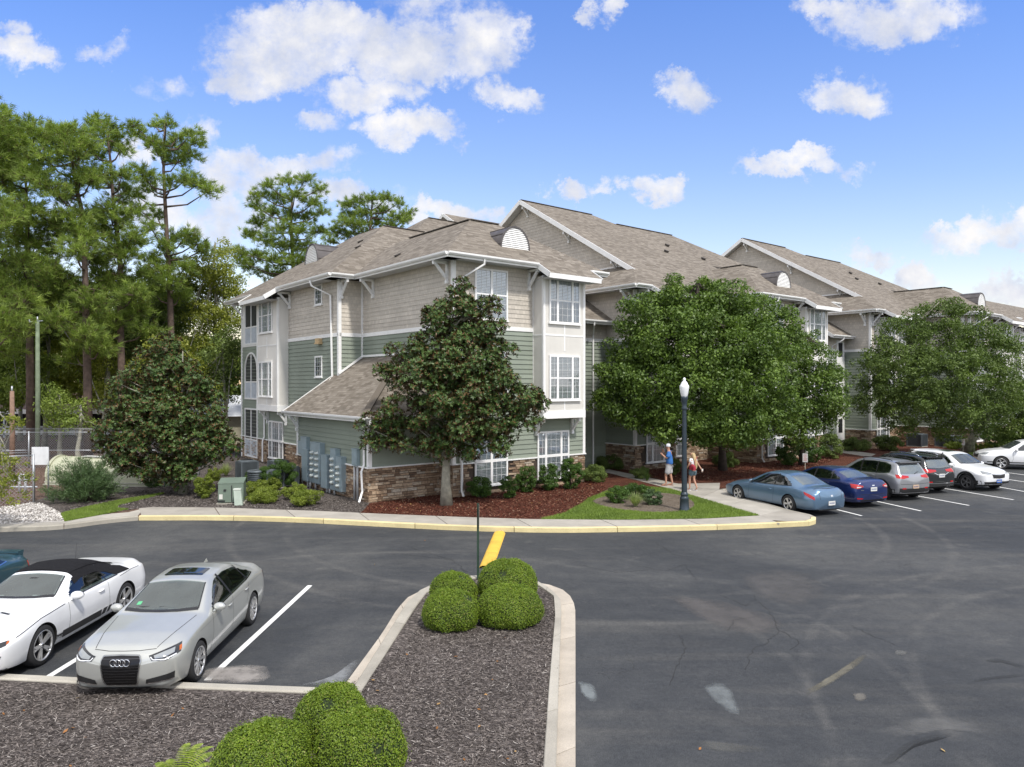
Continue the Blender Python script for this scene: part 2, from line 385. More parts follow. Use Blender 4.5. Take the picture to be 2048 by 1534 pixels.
def tri_sheet(name, pts, z, mat, kind='structure', skirt=None, parent=None):
    "flat sheet from a ground outline (world xy)"
    bm = bmesh.new(); vs = [bm.verts.new((x, y, z)) for x, y in pts]
    f = bm.faces.new(vs)
    if f.calc_area() and f.normal.z < 0: f.normal_flip()
    bm.normal_update()
    if f.normal.z < 0: bmesh.ops.reverse_faces(bm, faces=[f])
    if skirt is not None:
        low = [bm.verts.new((x, y, skirt)) for x, y in pts]; n = len(pts)
        for i in range(n): bm.faces.new((vs[i], vs[(i+1)%n], low[(i+1)%n], low[i]))
    bmesh.ops.triangulate(bm, faces=[q for q in bm.faces if len(q.verts) > 4])
    bmesh.ops.recalc_face_normals(bm, faces=bm.faces) if skirt is not None else None
    me = bpy.data.meshes.new(name); bm.to_mesh(me); bm.free(); me.materials.append(mat)
    o = link(name, me, parent); 
    if kind: o['kind'] = kind
    return o
def GP(lst, z=.15): return [G(x, y, z) for x, y in lst]
def resample(pts, step):
    out = [Vector((*pts[0], 0))]; acc = 0
    P = [Vector((x, y, 0)) for x, y in pts]
    tot = sum((b-a).length for a, b in zip(P, P[1:])); n = max(1, round(tot/step)); ds = tot/n
    need = ds; cur = P[0]; i = 0
    while i < len(P)-1 and len(out) < n:
        seg = (P[i+1]-cur).length
        if seg >= need: cur = cur + (P[i+1]-cur)*(need/seg); out.append(cur.copy()); need = ds
        else: need -= seg; i += 1; cur = P[i]
    out.append(P[-1]); return [(p.x, p.y) for p in out]
def smooth_line(pts, it=2):
    for _ in range(it):
        q = [pts[0]]
        for a, b in zip(pts, pts[1:]):
            q += [(a[0]*.75+b[0]*.25, a[1]*.75+b[1]*.25), (a[0]*.25+b[0]*.75, a[1]*.25+b[1]*.75)]
        q.append(pts[-1]); pts = q
    return pts
def offset_line(pts, d):
    out = []
    for i, p in enumerate(pts):
        a = Vector(pts[max(i-1, 0)]); b = Vector(pts[min(i+1, len(pts)-1)]); t = (b-a).normalized()
        out.append((p[0]-t.y*d, p[1]+t.x*d))
    return out
def slabs(name, A, B, z0, z1, mat, step, gap=.012, kind='structure', chamfer=0.0):
    "paving strip between two parallel polylines, cut into slabs with open joints"
    n = 400
    def par(P):
        P = [Vector((*p, 0)) for p in P]; l = [0]
        for a, b in zip(P, P[1:]): l.append(l[-1]+(b-a).length)
        return P, l
    PA, la = par(A); PB, lb = par(B)
    def at(P, l, t):
        s = t*l[-1]
        for i in range(len(l)-1):
            if s <= l[i+1] or i == len(l)-2:
                k = (s-l[i])/max(l[i+1]-l[i], 1e-9); return P[i].lerp(P[i+1], min(max(k, 0), 1))
    nsl = max(1, round(la[-1]/step)); mb = MB()
    for k in range(nsl):
        g = gap/la[-1]; t0 = k/nsl + g/2; t1 = (k+1)/nsl - g/2; m = max(2, int(la[-1]/nsl/.5)+1); r = random.random()
        qa = [at(PA, la, t0+(t1-t0)*i/m) for i in range(m+1)]; qb = [at(PB, lb, t0+(t1-t0)*i/m) for i in range(m+1)]
        c = chamfer
        vs = []
        for a, b in zip(qa, qb):
            dv = (b-a).normalized()*c
            vs += [(a.x, a.y, z0), (a.x, a.y, z1-c), (a.x+dv.x, a.y+dv.y, z1), (b.x-dv.x, b.y-dv.y, z1), (b.x, b.y, z1-c), (b.x, b.y, z0)]
        fs = []
        for i in range(m):
            for j in range(5): fs.append((i*6+j, i*6+j+6, i*6+j+7, i*6+j+1))
        fs.append(tuple(range(6))); fs.append(tuple(m*6+j for j in range(6))[::-1])
        mb.add(vs, fs, 0, r)
    o = mb.build(name, mat); o['kind'] = kind
    bm = bmesh.new(); bm.from_mesh(o.data); bmesh.ops.recalc_face_normals(bm, faces=bm.faces); bm.to_mesh(o.data); bm.free()
    return o

tri_sheet('ground', [(-900,-300),(900,-300),(900,1500),(-900,1500)], -.03, M_field)
tri_sheet('asphalt', [(-70,-12),(130,-12),(130,75),(60,70),(-70,30)], 0, M_asph)

# kerb line of the building side (asphalt level)
KF = smooth_line(GP([(277,1041),(440,1040.5),(592,1044.5),(758,1053.4),(928,1062),(1107,1066),(1220,1064.5),(1285,1063.5),(1439,1060),(1570,1054.5),(1618,1052)], 0), 1)
KC = GP([(1618,1052),(1631,1049),(1632,1043),(1622,1038)], 0)            # rounded corner
KS = GP([(1622,1038),(1577.6,1028),(1500,1003),(1446,986)], 0)          # along the side path up to the coupe
KB = [G(1446,986,0), (14.3,32.2), (20.5,36.6), (26.0,40.9), (34,46.5), (60,62)]
KL = smooth_line(GP([(-420,1100),(-150,1074),(0,1063.5),(95,1061.5),(150,1056),(217,1046),(277,1041)], 0), 1)
_o = KL[:-1] + KF + KC[1:] + KS[1:] + KB[1:]
outline = offset_line(_o, .09) + [(60,90),(-70,90),(-70,20)]
tri_sheet('planting_ground', [p for p in outline], .135, M_mulch_left, skirt=-.02)
# kerbs
kf_in = offset_line(KF, .16)
slabs('yellow_kerb', KF, kf_in, 0, .155, M_ykerb, 3.0, .02, chamfer=.02)
ks = KC + KS[1:]; slabs('yellow_kerb', ks[:3], offset_line(ks[:3], .16), 0, .155, M_ykerb, 3.0, .02, chamfer=.02)
slabs('kerb', ks[2:], offset_line(ks[2:], .16), 0, .155, M_kerb, 3.0, .02, chamfer=.02)
slabs('kerb', KB, offset_line(KB, .16), 0, .155, M_kerb, 3.0, .02, chamfer=.02)
slabs('kerb', KL, offset_line(KL, .20), 0, .150, M_kerb, 2.2, .02, chamfer=.03)
# sidewalks (z .15) as slabs
SB = GP([(277,1016.5),(298,1014),(440,1015),(628,1021.5),(800,1029),(929,1034),(1058,1038),(1240,1039.7),(1404,1037.6),(1519,1031)], .15)
slabs('sidewalk', kf_in[:-3] + [G(1560,1046,.15)], SB, .10, .150, M_walk, 2.75, .03)
ksi = offset_line(ks, .165)
slabs('sidewalk', [G(1519,1031.3,.15), G(1400,995,.15)], [ksi[-3], ksi[-2], ksi[-1]], .10, .151, M_walk, 1.9, .02)
slabs('sidewalk', GP([(1400,995),(1337,976.5),(1222,946.6),(1195,941)]), [ksi[-1], G(1405,977.5,.15), G(1224,940,.15), G(1199,935,.15)], .10, .151, M_walk, 1.9, .02)
tri_sheet('sidewalk_corner', [G(1519,1031.2,.15), ksi[-3], ksi[-4], ksi[-5], ksi[1], kf_in[-1], kf_in[-2], kf_in[-3], G(1540,1040,.15)], .1495, M_walk)
slabs('sidewalk', GP([(1407,977),(1355,967.5)]), [ksi[-1], G(1440,965.6,.15)], .10, .149, M_walk, 3.2, .02)
slabs('sidewalk', offset_line(KL, .20), offset_line(KL, 1.0)[:-1]+[G(290,1015,.15)], .08, .146, M_walk, 2.4, .02)
slabs('sidewalk', GP([(1640,899),(1740,914)]), GP([(1652,894),(1752,908)]), .10, .150, M_walk, 2.2, .02)
# beds
tri_sheet('dark_mulch_bed', GP([(60,1004),(89,1009.5),(119,1024.6),(129,1040.5),(251,1020),(298,1014.4),(440,1015.3),(628,1022),(722,1025.6),(738,1008),(760,930),(600,880),(400,900),(230,955),(120,985)]), .146, M_mulch_dark)
tri_sheet('red_mulch_bed', GP([(722,1025.8),(800,1029.3),(929,1034.3),(1058,1038.3),(1079,1038.3),(1128,1026.5),(1164,1007.5),(1183,994),(1215,978),(1300,973),(1334,976),(1222,947.2),(1190,941.5),(1170,920),(906,925),(760,926),(739,1008)]), .147, M_mulch_red)
tri_sheet('red_mulch_bed', GP([(1190,938),(1224,939.5),(1353,966),(1438,964.5)]) + [(x-.25, y+.25) for x, y in KB[0:]] + [(60,80),(30,60)] + GP([(1500,880),(1300,890),(1190,900)]), .147, M_mulch_red)
tri_sheet('bare_soil_ring', smooth_line(GP([(1184,1003),(1200,994),(1260,985),(1348,986),(1385,1000),(1391,1013),(1370,1022),(1315,1026.5),(1240,1020),(1200,1012),(1184,1003)]), 2)[:-1], .156, M_sand)
LAWN = GP([(1079,1038.3),(1128,1026.5),(1164,1007.5),(1176,997),(1190,992),(1215,981.5),(1300,974.5),(1337,976.8),(1400,996),(1519,1030.8),(1404,1037.2),(1240,1039.3)])
tri_sheet('lawn', LAWN, .152, M_turf)
LAWN2 = GP([(122,1028),(152,1019),(237,1001),(329,986),(325,989),(237,1011),(234,1017),(258,1018.5),(200,1030),(129,1043)])
tri_sheet('lawn', LAWN2, .152, M_turf)
LAWN3 = GP([(1936,905.5),(1978,903),(2060,900),(2060,912),(1978,919),(1958,920)])
tri_sheet('lawn', LAWN3, .156, M_turf)
tri_sheet('white_gravel_bed', GP([(-200,1030),(0,1014.5),(67,1005.5),(89,1009.5),(119,1024.6),(128,1042.5),(0,1048.5),(-200,1066)]), .151, M_gravel)
tri_sheet('gravel_yard', GP([(-200,1020),(0,1014),(67,1004),(140,985),(400,930),(395,900),(0,900),(-200,900)]), .141, M_mulch_left)

# ---------------------------------------------------------------- foreground island bed
inner = GP([(722.7,1380),(804.8,1253.4),(830,1214),(853.6,1183),(900,1160),(950,1154.5),(1010,1155),(1060,1162),(1080,1171),(1107.5,1191),(1110,1230),(1097.7,1370.6),(1086,1534),(1078,1700)], .13)
mid = GP([(701,1382),(789,1243),(812,1206),(841,1178),(895,1155.5),(950,1150),(1015,1150.5),(1066,1158),(1089,1168),(1119,1193),(1123,1214),(1117,1370.6),(1112,1534),(1107,1700)], .13)
outer = GP([(689.5,1370.6),(763.7,1269),(795,1218),(818.4,1193),(869,1171),(925,1160),(1000,1157),(1076,1165.5),(1119,1175),(1142.7,1195),(1150.5,1214),(1151,1292.5),(1151,1534),(1151,1700)], .0)
slabs('island_kerb', mid, inner, 0, .13, M_kerb, 3.0, .015, chamfer=.015)
slabs('island_gutter', outer, offset_line(mid, -.006), -.02, .014, M_gutter, 1.9, .02)
kk = [(-14,11.6),(-7.9,11.12),(-5.2,10.82),(-2.47,10.58)]
slabs('kerb', kk, offset_line(kk, -.17), 0, .13, M_kerb, 2.6, .015, chamfer=.02)
bed = [G(722.7,1380,.12)] + [(x, y) for x, y in inner[1:]] + [(.1,3.0),(-14,3.0),(-14,11.42)] + [(x, y-.16) for x, y in kk[1:-1]]
tri_sheet('island_mulch_bed', bed, .095, M_mulch_dark)
BED_POLY = bed
# yellow painted bar across the lane
a0, a1 = Vector(G(972,1137,0)), Vector(G(1000,1064.5,0)); d = (a1-a0).normalized(); n = Vector((-d.y, d.x))
mb = MB(); ww = .36; Lb = (a1-a0).length; prof = [(-ww/2,0),(-ww/2+.03,.045),(-ww/2+.09,.07),(ww/2-.09,.07),(ww/2-.03,.045),(ww/2,0)]
st = [(0,1,1),(.33,1,1),(.335,.97,.9),(.34,1,1),(.66,1,1),(.665,.97,.9),(.67,1,1),(.96,1,1),(.99,.8,.8),(1,.55,.1)]
vs = [];
for t, wz, hz in st:
    for (x, z) in prof: p = a0 + d*Lb*t + n*x*wz; vs.append((p.x, p.y, z*hz))
fs = [(i*6+j, i*6+j+6, i*6+j+7, i*6+j+1) for i in range(len(st)-1) for j in range(5)]
o = mb.add(vs, fs, 0, .8, True).build('yellow_bar', M_ybump); tag(o, 'yellow painted raised bar across the drive lane between bushes and kerb', 'lane divider')
bm = bmesh.new(); bm.from_mesh(o.data); bmesh.ops.recalc_face_normals(bm, faces=bm.faces); bm.to_mesh(o.data); bm.free()

# ---------------------------------------------------------------- painted stall lines
def stripe(p, q, w=.10, z=.004, name='parking_line'):
    p = Vector(p); q = Vector(q); t = (q-p).normalized(); n = Vector((-t.y, t.x))*w/2
    m = MB(); m.quad((*(p-n), z), (*(p+n), z), (*(q+n), z), (*(q-n), z)); o = m.build(name, M_white); o['kind'] = 'structure'
    if o.data.polygons[0].normal.z < 0:
        o.data.flip_normals()
    return o
stripe((-4.72,11.15), G(620,1171,0), .11); stripe((-7.27,11.3), (-7.2,16.3), .11); stripe((-9.8,11.5), (-9.75,16.3), .11)
for a, b in (((1659,1015.5),(1723.6,1031.7)), ((1739,999.5),(1842,1022)), ((1826.3,990.3),(1938,1011)), ((1868.8,973.7),(2027,999.5)), ((1998,974),(2070,987)), ((2010,958),(2090,970)), ((2009,944.5),(2100,957))):
    p, q = Vector(G(*a, 0)), Vector(G(*b, 0)); dd = (p-q).normalized(); ex = 3.6 if a[0] < 1900 else .3
    stripe(p + dd*ex, q, .10)
# pale worn concrete patches and dried spills on the asphalt (thin sheets)
def patch(name, px, col, z=.003, it=2, rough=.9, alpha=.8):
    pts = smooth_line(GP(px, 0) + [G(*px[0], 0)], it)[:-1]
    mt = bpy.data.materials.new(name); nt, b, out = nodes(mt); tc = texco(nt)
    n = noise(nt, tc, 2.2, 9, .75); c = ramp(nt, n, [(.3, tuple(x*.7 for x in col)), (.7, tuple(x*1.3 for x in col))]).outputs[0]
    L(nt, c, b.inputs['Base Color']); b.inputs['Roughness'].default_value = rough
    tr = nt.nodes.new('ShaderNodeBsdfTransparent'); ms = nt.nodes.new('ShaderNodeMixShader')
    at = attr(nt, 'edge'); f = mathn(nt, 'ADD', at, mathn(nt, 'MULTIPLY', mathn(nt, 'SUBTRACT', n, .5), 1.6))
    L(nt, ramp(nt, f, [(.25, (0,0,0)), (.95, (alpha,)*3)]).outputs[0], ms.inputs[0]); L(nt, tr.outputs[0], ms.inputs[1]); L(nt, b.outputs[0], ms.inputs[2]); L(nt, ms.outputs[0], out.inputs[0])
    cx = sum(p[0] for p in pts)/len(pts); cy = sum(p[1] for p in pts)/len(pts)
    rings = [0, .55, .85, 1.0]; vs = [(cx, cy, z)]; ed = [1.0]
    for r in rings[1:]:
        for p in pts: vs.append((cx+(p[0]-cx)*r*1.15, cy+(p[1]-cy)*r*1.15, z)); ed.append({.55:.9, .85:.45, 1.0:0.0}[r])
    n_ = len(pts); fs = [(0, 1+i, 1+(i+1)%n_) for i in range(n_)]
    for k in range(2): fs += [(1+k*n_+i, 1+(k+1)*n_+i, 1+(k+1)*n_+(i+1)%n_, 1+k*n_+(i+1)%n_) for i in range(n_)]
    me = bpy.data.meshes.new(name); me.from_pydata(vs, [], fs); a = me.attributes.new('edge', 'FLOAT', 'POINT'); a.data.foreach_set('value', ed)
    me.materials.append(mt); o = link(name, me); o['kind'] = 'structure'
    if me.polygons[0].normal.z < 0: me.flip_normals()
    return o
patch('worn_concrete_patch', [(410,1365),(400,1345),(430,1335),(480,1332),(525,1330),(540,1345),(530,1362),(480,1367)], (.27,.25,.23), .0065, alpha=.85)
patch('dried_spill', [(600,1371),(640,1362),(670,1350),(690,1335),(712,1318),(716,1330),(700,1352),(684,1371)], (.22,.23,.235), .0065)
patch('dried_spill', [(1405,1370),(1440,1362),(1462,1380),(1470,1400),(1482,1430),(1462,1428),(1440,1410),(1420,1395)], (.20,.22,.225), .003, alpha=.55)
patch('dried_spill', [(1155,1362),(1190,1368),(1196,1400),(1184,1405),(1165,1392)], (.18,.20,.205), .003)
patch('worn_patch', [(1330,1190),(1440,1200),(1560,1235),(1570,1270),(1440,1262),(1380,1225)], (.13,.12,.115), .003, alpha=.45)
patch('worn_patch', [(1480,1150),(1600,1135),(1660,1180),(1600,1215),(1520,1200)], (.125,.12,.118), .003, alpha=.4)
patch('pale_scuff', [(1615,1380),(1680,1340),(1725,1308),(1732,1318),(1690,1350),(1622,1390)], (.14,.13,.10), .0035)
patch('pale_scuff', [(1706,1388),(1730,1385),(1735,1400),(1712,1405)], (.17,.16,.14), .0035, alpha=.6)
patch('pale_scuff', [(1790,1300),(1815,1302),(1812,1312),(1788,1310)], (.17,.17,.16), .0035, alpha=.5)
patch('pale_scuff', [(1760,1460),(1850,1430),(1960,1440),(1990,1472),(1900,1455),(1800,1480)], (.19,.19,.185), .003, alpha=.3)
patch('pale_scuff', [(1395,1480),(1500,1490),(1540,1500),(1500,1508),(1400,1500)], (.13,.13,.12), .0035, alpha=.4)
patch('tar_seam', [(1760,1530),(1800,1492),(1850,1470),(1910,1468),(1905,1474),(1850,1478),(1810,1500),(1785,1530)], (.044,.047,.050), .0045, alpha=.5)
patch('tar_seam', [(1945,1360),(1990,1352),(2050,1348),(2050,1354),(1995,1358),(1950,1366)], (.040,.043,.046), .0045, alpha=.5)
patch('tar_seam', [(1970,1320),(2000,1316),(2050,1332),(2045,1338),(2000,1323),(1975,1326)], (.040,.043,.046), .0045, alpha=.5)
# hand-traced cracks in the asphalt
def crack(px, w=.018):
    pts = [Vector((*G(x, y, 0), 0)) for x, y in px]; q = []
    for a, b in zip(pts, pts[1:]):
        n = max(2, int((b-a).length/.12))
        for i in range(n): q.append(a.lerp(b, i/n) + Vector((random.uniform(-.035,.035), random.uniform(-.035,.035), 0)))
    q.append(pts[-1]); return q
mb = MB()
for px in ([(1440,1190),(1490,1212),(1520,1205),(1540,1225),(1560,1262),(1530,1288),(1505,1300),(1490,1340)], [(1518,1232),(1470,1240),(1455,1262)], [(1560,1262),(1600,1285),(1580,1300)],
           [(1490,1212),(1512,1200),(1508,1190)], [(1310,1085),(1350,1110),(1420,1120)], [(1290,1135),(1330,1142),(1370,1130),(1392,1160)], [(1160,1130),(1230,1145),(1300,1140)], [(820,1095),(870,1110),(905,1120),(935,1145)],
           [(905,1120),(800,1108)], [(1400,1000),(1540,1110),(1760,1098),(1910,1085)], [(1700,1250),(1740,1270),(1790,1290)], [(1340,1370),(1370,1300),(1360,1270)]):
    if px[0] == (1400,1000): px = [(1650,1052),(1740,1060),(1830,1070),(1910,1086)]
    q = crack(px)
    for a, b in zip(q, q[1:]):
        w = random.uniform(.0025, .006); t = (b-a).normalized(); n = Vector((-t.y, t.x, 0))*w
        mb.quad(a-n+Vector((0,0,.0055)), b-n+Vector((0,0,.0055)), b+n+Vector((0,0,.0055)), a+n+Vector((0,0,.0055)))
o = mb.build('asphalt_cracks', plain('crack_dark', (.022,.022,.022), .9)); o['kind'] = 'structure'

# ---------------------------------------------------------------- loose chips, blades
def in_poly(P, poly):
    x, y = P[:, 0], P[:, 1]; c = np.zeros(len(P), bool); n = len(poly)
    for i in range(n):
        x1, y1 = poly[i]; x2, y2 = poly[(i+1) % n]
        k = ((y1 > y) != (y2 > y)) & (x < (x2-x1)*(y-y1)/((y2-y1) if y2 != y1 else 1e-9)+x1); c ^= k
    return c
def scatter(poly, n):
    xs = [p[0] for p in poly]; ys = [p[1] for p in poly]
    P = np.stack([RNG.uniform(min(xs), max(xs), n), RNG.uniform(min(ys), max(ys), n)], 1)
    return P[in_poly(P, poly)]
def chips(name, poly, n, z, mat, ln=(.02,.07), wd=(.005,.012), kind='stuff'):
    P = scatter(poly, n); k = len(P); a = RNG.uniform(0, 2*PI, k); t = np.stack([np.cos(a), np.sin(a), RNG.normal(0, .28, k)], 1); t = nrm(t)
    s = nrm(np.cross(t, np.array([0,0,1.]) + RNG.normal(0, .45, (k, 3)))); l = RNG.uniform(*ln, (k, 1)); w_ = RNG.uniform(*wd, (k, 1))
    c = np.concatenate([P, np.full((k, 1), z) + RNG.uniform(.0, .022, (k, 1))], 1)
    V = np.stack([c-t*l/2-s*w_/2, c-t*l/2+s*w_/2, c+t*l/2+s*w_/2, c+t*l/2-s*w_/2], 1)
    o = link(name, np_mesh(name, V, 4, mat, RNG.uniform(0, 1, k))); o['kind'] = kind; return o
def rnd_mat(name, stops, rough=.85):
    m = bpy.data.materials.new(name); nt, b, out = nodes(m); L(nt, ramp(nt, attr(nt, 'rnd'), stops).outputs[0], b.inputs['Base Color']); b.inputs['Roughness'].default_value = rough; b.inputs['Specular IOR Level'].default_value = .2; return m
M_chip = rnd_mat('wood_chip', [(0, (.036,.030,.027)), (.45, (.100,.086,.078)), (.78, (.18,.157,.142)), (.93, (.26,.23,.21)), (1, (.40,.37,.34))])
M_chipr = rnd_mat('red_chip', [(0, (.035,.008,.005)), (.5, (.095,.026,.016)), (.88, (.16,.055,.033)), (.96, (.34,.18,.11)), (1, (.55,.40,.28))])
nearbed = [(-9,10.6),(-2.6,10.35),(-2.0,11.8),(-1.6,14),(-1.2,15.2),(.2,15.4),(.85,14.6),(.72,11),(.42,8),(.30,5.3),(-5.0,5.3)]
chips('mulch_chips', nearbed, 150000, .097, M_chip, (.02,.075), (.004,.011))
chips('red_mulch_chips', GP([(722,1025.8),(929,1034),(1060,1037.5),(1128,1026.5),(1164,1007.5),(1183,994),(1215,978),(1190,950),(1170,935),(906,985),(739,1008)]), 60000, .150, M_chipr, (.03,.09), (.008,.022))
chips('red_mulch_chips', GP([(1240,941),(1355,964),(1440,963),(1560,958),(1700,910),(1600,905),(1440,935),(1300,940)]), 40000, .150, M_chipr, (.03,.10), (.01,.025))
chips('dark_mulch_chips', GP([(129,1040),(298,1013),(440,1014),(720,1024),(738,1008),(600,985),(400,960),(230,990),(119,1020)]), 40000, .149, M_chip, (.03,.09), (.008,.018))
M_stone_chip = rnd_mat('gravel_stone', [(0, (.22,.2,.18)), (.4, (.5,.47,.44)), (1, (.8,.78,.75))])
def pebbles(name, poly, n, z, mat, size):
    P = scatter(poly, n); k = len(P); c = np.concatenate([P, np.full((k,1), z)], 1); q = RNG.normal(0, 1, (k, 3)); q[:, 2] = abs(q[:, 2])+1.0
    n_ = nrm(q); t = nrm(np.cross(n_, RNG.normal(0,1,(k,3)))); b_ = np.cross(n_, t); s = RNG.uniform(*size, (k,1))
    V = np.stack([c-t*s, c+b_*s*.6, c+t*s, c-b_*s*.6], 1); V[..., 2] += .02
    o = link(name, np_mesh(name, V, 4, mat, RNG.uniform(0,1,k))); o['kind'] = 'stuff'; return o
pebbles('gravel_stones', GP([(-80,1020),(0,1014.5),(67,1005.5),(89,1009.5),(119,1024.6),(126,1041),(0,1047),(-80,1052)]), 16000, .15, M_stone_chip, (.02,.05))
# fallen leaves
M_fl = rnd_mat('fallen_leaf', [(0, (.16,.07,.02)), (.5, (.30,.14,.05)), (1, (.42,.30,.12))])
fl = np.array([G(x, y, 0) for x, y in ((749,1131),(663,1056),(700,1050),(690,1048),(1886,1503),(1400,1500),(850,1082),(590,1045),(1300,1052),(720,1048))])
cc = np.concatenate([fl, np.full((len(fl),1), .02)], 1)
P_ = np.concatenate([scatter(nearbed, 130), scatter(GP([(722,1026),(1060,1037),(1183,994),(1190,950),(906,985),(739,1008)]), 160)]); cc = np.concatenate([cc, np.concatenate([P_, np.full((len(P_),1), .185)*(P_[:,1:2] > 17)+.125*(P_[:,1:2] <= 17)], 1)])
o = link('fallen_leaves', leaves('fallen_leaves', cc, np.tile([0,0,1.], (len(cc),1)), .065, .6, M_fl, .3)); o['kind'] = 'stuff'

M_blade = foliage_mat('grass_blade', (.12,.185,.030), (.27,.36,.085), rough=.6, trans=.3)
def blades(name, poly, n, z=.152, h=(.035,.075), holes=()):
    P = scatter(poly, n)
    for hp in holes: P = P[~in_poly(P, hp)]
    k = len(P); a = RNG.uniform(0, 2*PI, k); b0 = np.concatenate([P, np.full((k,1), z)], 1); w_ = .009
    s = np.stack([np.cos(a), np.sin(a), np.zeros(k)], 1)*w_; t = np.stack([RNG.normal(0,.025,k), RNG.normal(0,.025,k), RNG.uniform(*h, k)], 1)
    V = np.stack([b0-s, b0+s, b0+t], 1); o = link(name, np_mesh(name, V, 3, M_blade, RNG.uniform(0,1,k))); o['kind'] = 'stuff'; return o
ring = smooth_line(GP([(1184,1003),(1200,994),(1260,985),(1348,986),(1385,1000),(1391,1013),(1370,1022),(1315,1026.5),(1240,1020),(1200,1012),(1184,1003)]), 1)
blades('grass', LAWN, 90000, holes=[ring]); blades('grass', LAWN2, 34000); blades('grass', LAWN3, 12000)
# ---------------------------------------------------------------- building materials
def siding_mat(name, col, shingle=False):
    m = bpy.data.materials.new(name); nt, b, out = nodes(m); tc = texco(nt)
    n = noise(nt, tc, .55, 6, .6); c = ramp(nt, n, [(.3, tuple(x*.90 for x in col)), (.7, tuple(x*1.08 for x in col))]).outputs[0]
    stn = noise(nt, mapping(nt, tc, scale=(3,3,.25)), 1.0, 6, .7)
    c = mix(nt, ramp(nt, stn, [(.55, (0,)*3), (.8, (.4,)*3)]).outputs[0], c, tuple(x*.72 for x in col))
    c = mix(nt, 1.0, c, ramp(nt, attr(nt, 'rnd'), [(0, (.93,.93,.93)), (1, (1.05,1.05,1.05))]).outputs[0], 'MULTIPLY')
    if shingle:
        sx_ = nt.nodes.new('ShaderNodeSeparateXYZ'); L(nt, tc, sx_.inputs[0])
        cx_ = nt.nodes.new('ShaderNodeCombineXYZ'); L(nt, mathn(nt, 'ADD', sx_.outputs[0], sx_.outputs[1]), cx_.inputs[0]); L(nt, mathn(nt, 'SUBTRACT', sx_.outputs[2], .02), cx_.inputs[1])
        br = N(nt, 'ShaderNodeTexBrick'); br.inputs['Scale'].default_value = 1; br.inputs['Brick Width'].default_value = .17; br.inputs['Row Height'].default_value = .17
        br.inputs['Mortar Size'].default_value = .006; br.inputs['Color1'].default_value = rgb((.90,)*3); br.inputs['Color2'].default_value = rgb((1.06,)*3); br.inputs['Mortar'].default_value = rgb((.72,)*3)
        L(nt, cx_.outputs[0], br.inputs['Vector']); c = mix(nt, 1.0, c, br.outputs['Color'], 'MULTIPLY')
    gr = noise(nt, mapping(nt, tc, scale=(2,2,40)), 3.0, 4)
    L(nt, c, b.inputs['Base Color']); b.inputs['Roughness'].default_value = .75; b.inputs['Specular IOR Level'].default_value = .3
    bump(nt, b, gr, .12, .004); return m
M_green = siding_mat('green_siding', (.255,.29,.24)); M_beige = siding_mat('beige_siding', (.56,.515,.45), True)
M_panel = siding_mat('cream_panel', (.70,.68,.635)); 
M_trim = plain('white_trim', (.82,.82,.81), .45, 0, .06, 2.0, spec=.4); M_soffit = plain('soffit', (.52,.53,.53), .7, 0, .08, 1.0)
def shingle_mat():
    m = bpy.data.materials.new('asphalt_shingles'); nt, b, out = nodes(m); uv = texco(nt, 'UV')
    br = N(nt, 'ShaderNodeTexBrick'); br.inputs['Scale'].default_value = 1; br.inputs['Brick Width'].default_value = .30; br.inputs['Row Height'].default_value = .145
    br.inputs['Mortar Size'].default_value = .008; br.inputs['Mortar Smooth'].default_value = .4; br.offset = .37; br.squash = 1.4; br.squash_frequency = 3; br.offset_frequency = 2
    br.inputs['Color1'].default_value = rgb((0,0,0)); br.inputs['Color2'].default_value = rgb((1,1,1)); br.inputs['Mortar'].default_value = rgb((.0,)*3); L(nt, uv, br.inputs['Vector'])
    sp = nt.nodes.new('ShaderNodeSeparateColor'); L(nt, br.outputs['Color'], sp.inputs[0])
    c = ramp(nt, sp.outputs[0], [(0, (.135,.116,.096)), (.35, (.180,.157,.131)), (.7, (.212,.187,.158)), (1, (.255,.226,.193))]).outputs[0]
    n2 = noise(nt, mapping(nt, uv, scale=(3,7,1)), 1.0, 3); c = mix(nt, 1.0, c, ramp(nt, n2, [(.35, (.90,.90,.89)), (.65, (1.07,1.07,1.06))]).outputs[0], 'MULTIPLY')
    n3 = noise(nt, texco(nt), .25, 6, .65); c = mix(nt, 1.0, c, ramp(nt, n3, [(.3, (.92,.92,.92)), (.7, (1.06,1.06,1.06))]).outputs[0], 'MULTIPLY')
    c = mix(nt, 1.0, c, ramp(nt, noise(nt, uv, 60, 2), [(.3, (.8,)*3), (.7, (1.2,)*3)]).outputs[0], 'MULTIPLY')
    L(nt, c, b.inputs['Base Color']); b.inputs['Roughness'].default_value = .92; b.inputs['Specular IOR Level'].default_value = .2
    bump(nt, b, sp.outputs[0], .5, .012); return m
M_shingle = shingle_mat(); M_ridge = plain('ridge_vent', (.075,.066,.058), .9)
def stone_mat():
    m = bpy.data.materials.new('ledge_stone'); nt, b, out = nodes(m); tc = texco(nt)
    c = ramp(nt, attr(nt, 'rnd'), [(0, (.15,.098,.066)), (.35, (.29,.20,.132)), (.6, (.39,.29,.20)), (.85, (.48,.38,.275)), (1, (.46,.42,.36))]).outputs[0]
    n = noise(nt, tc, 11, 6, .65); c = mix(nt, 1.0, c, ramp(nt, n, [(.3, (.62,.60,.58)), (.7, (1.25,1.22,1.18))]).outputs[0], 'MULTIPLY')
    L(nt, c, b.inputs['Base Color']); b.inputs['Roughness'].default_value = .85; bump(nt, b, n, .8, .02); return m
M_stone = stone_mat(); M_mortar = plain('stone_joint', (.07,.052,.040), .95)
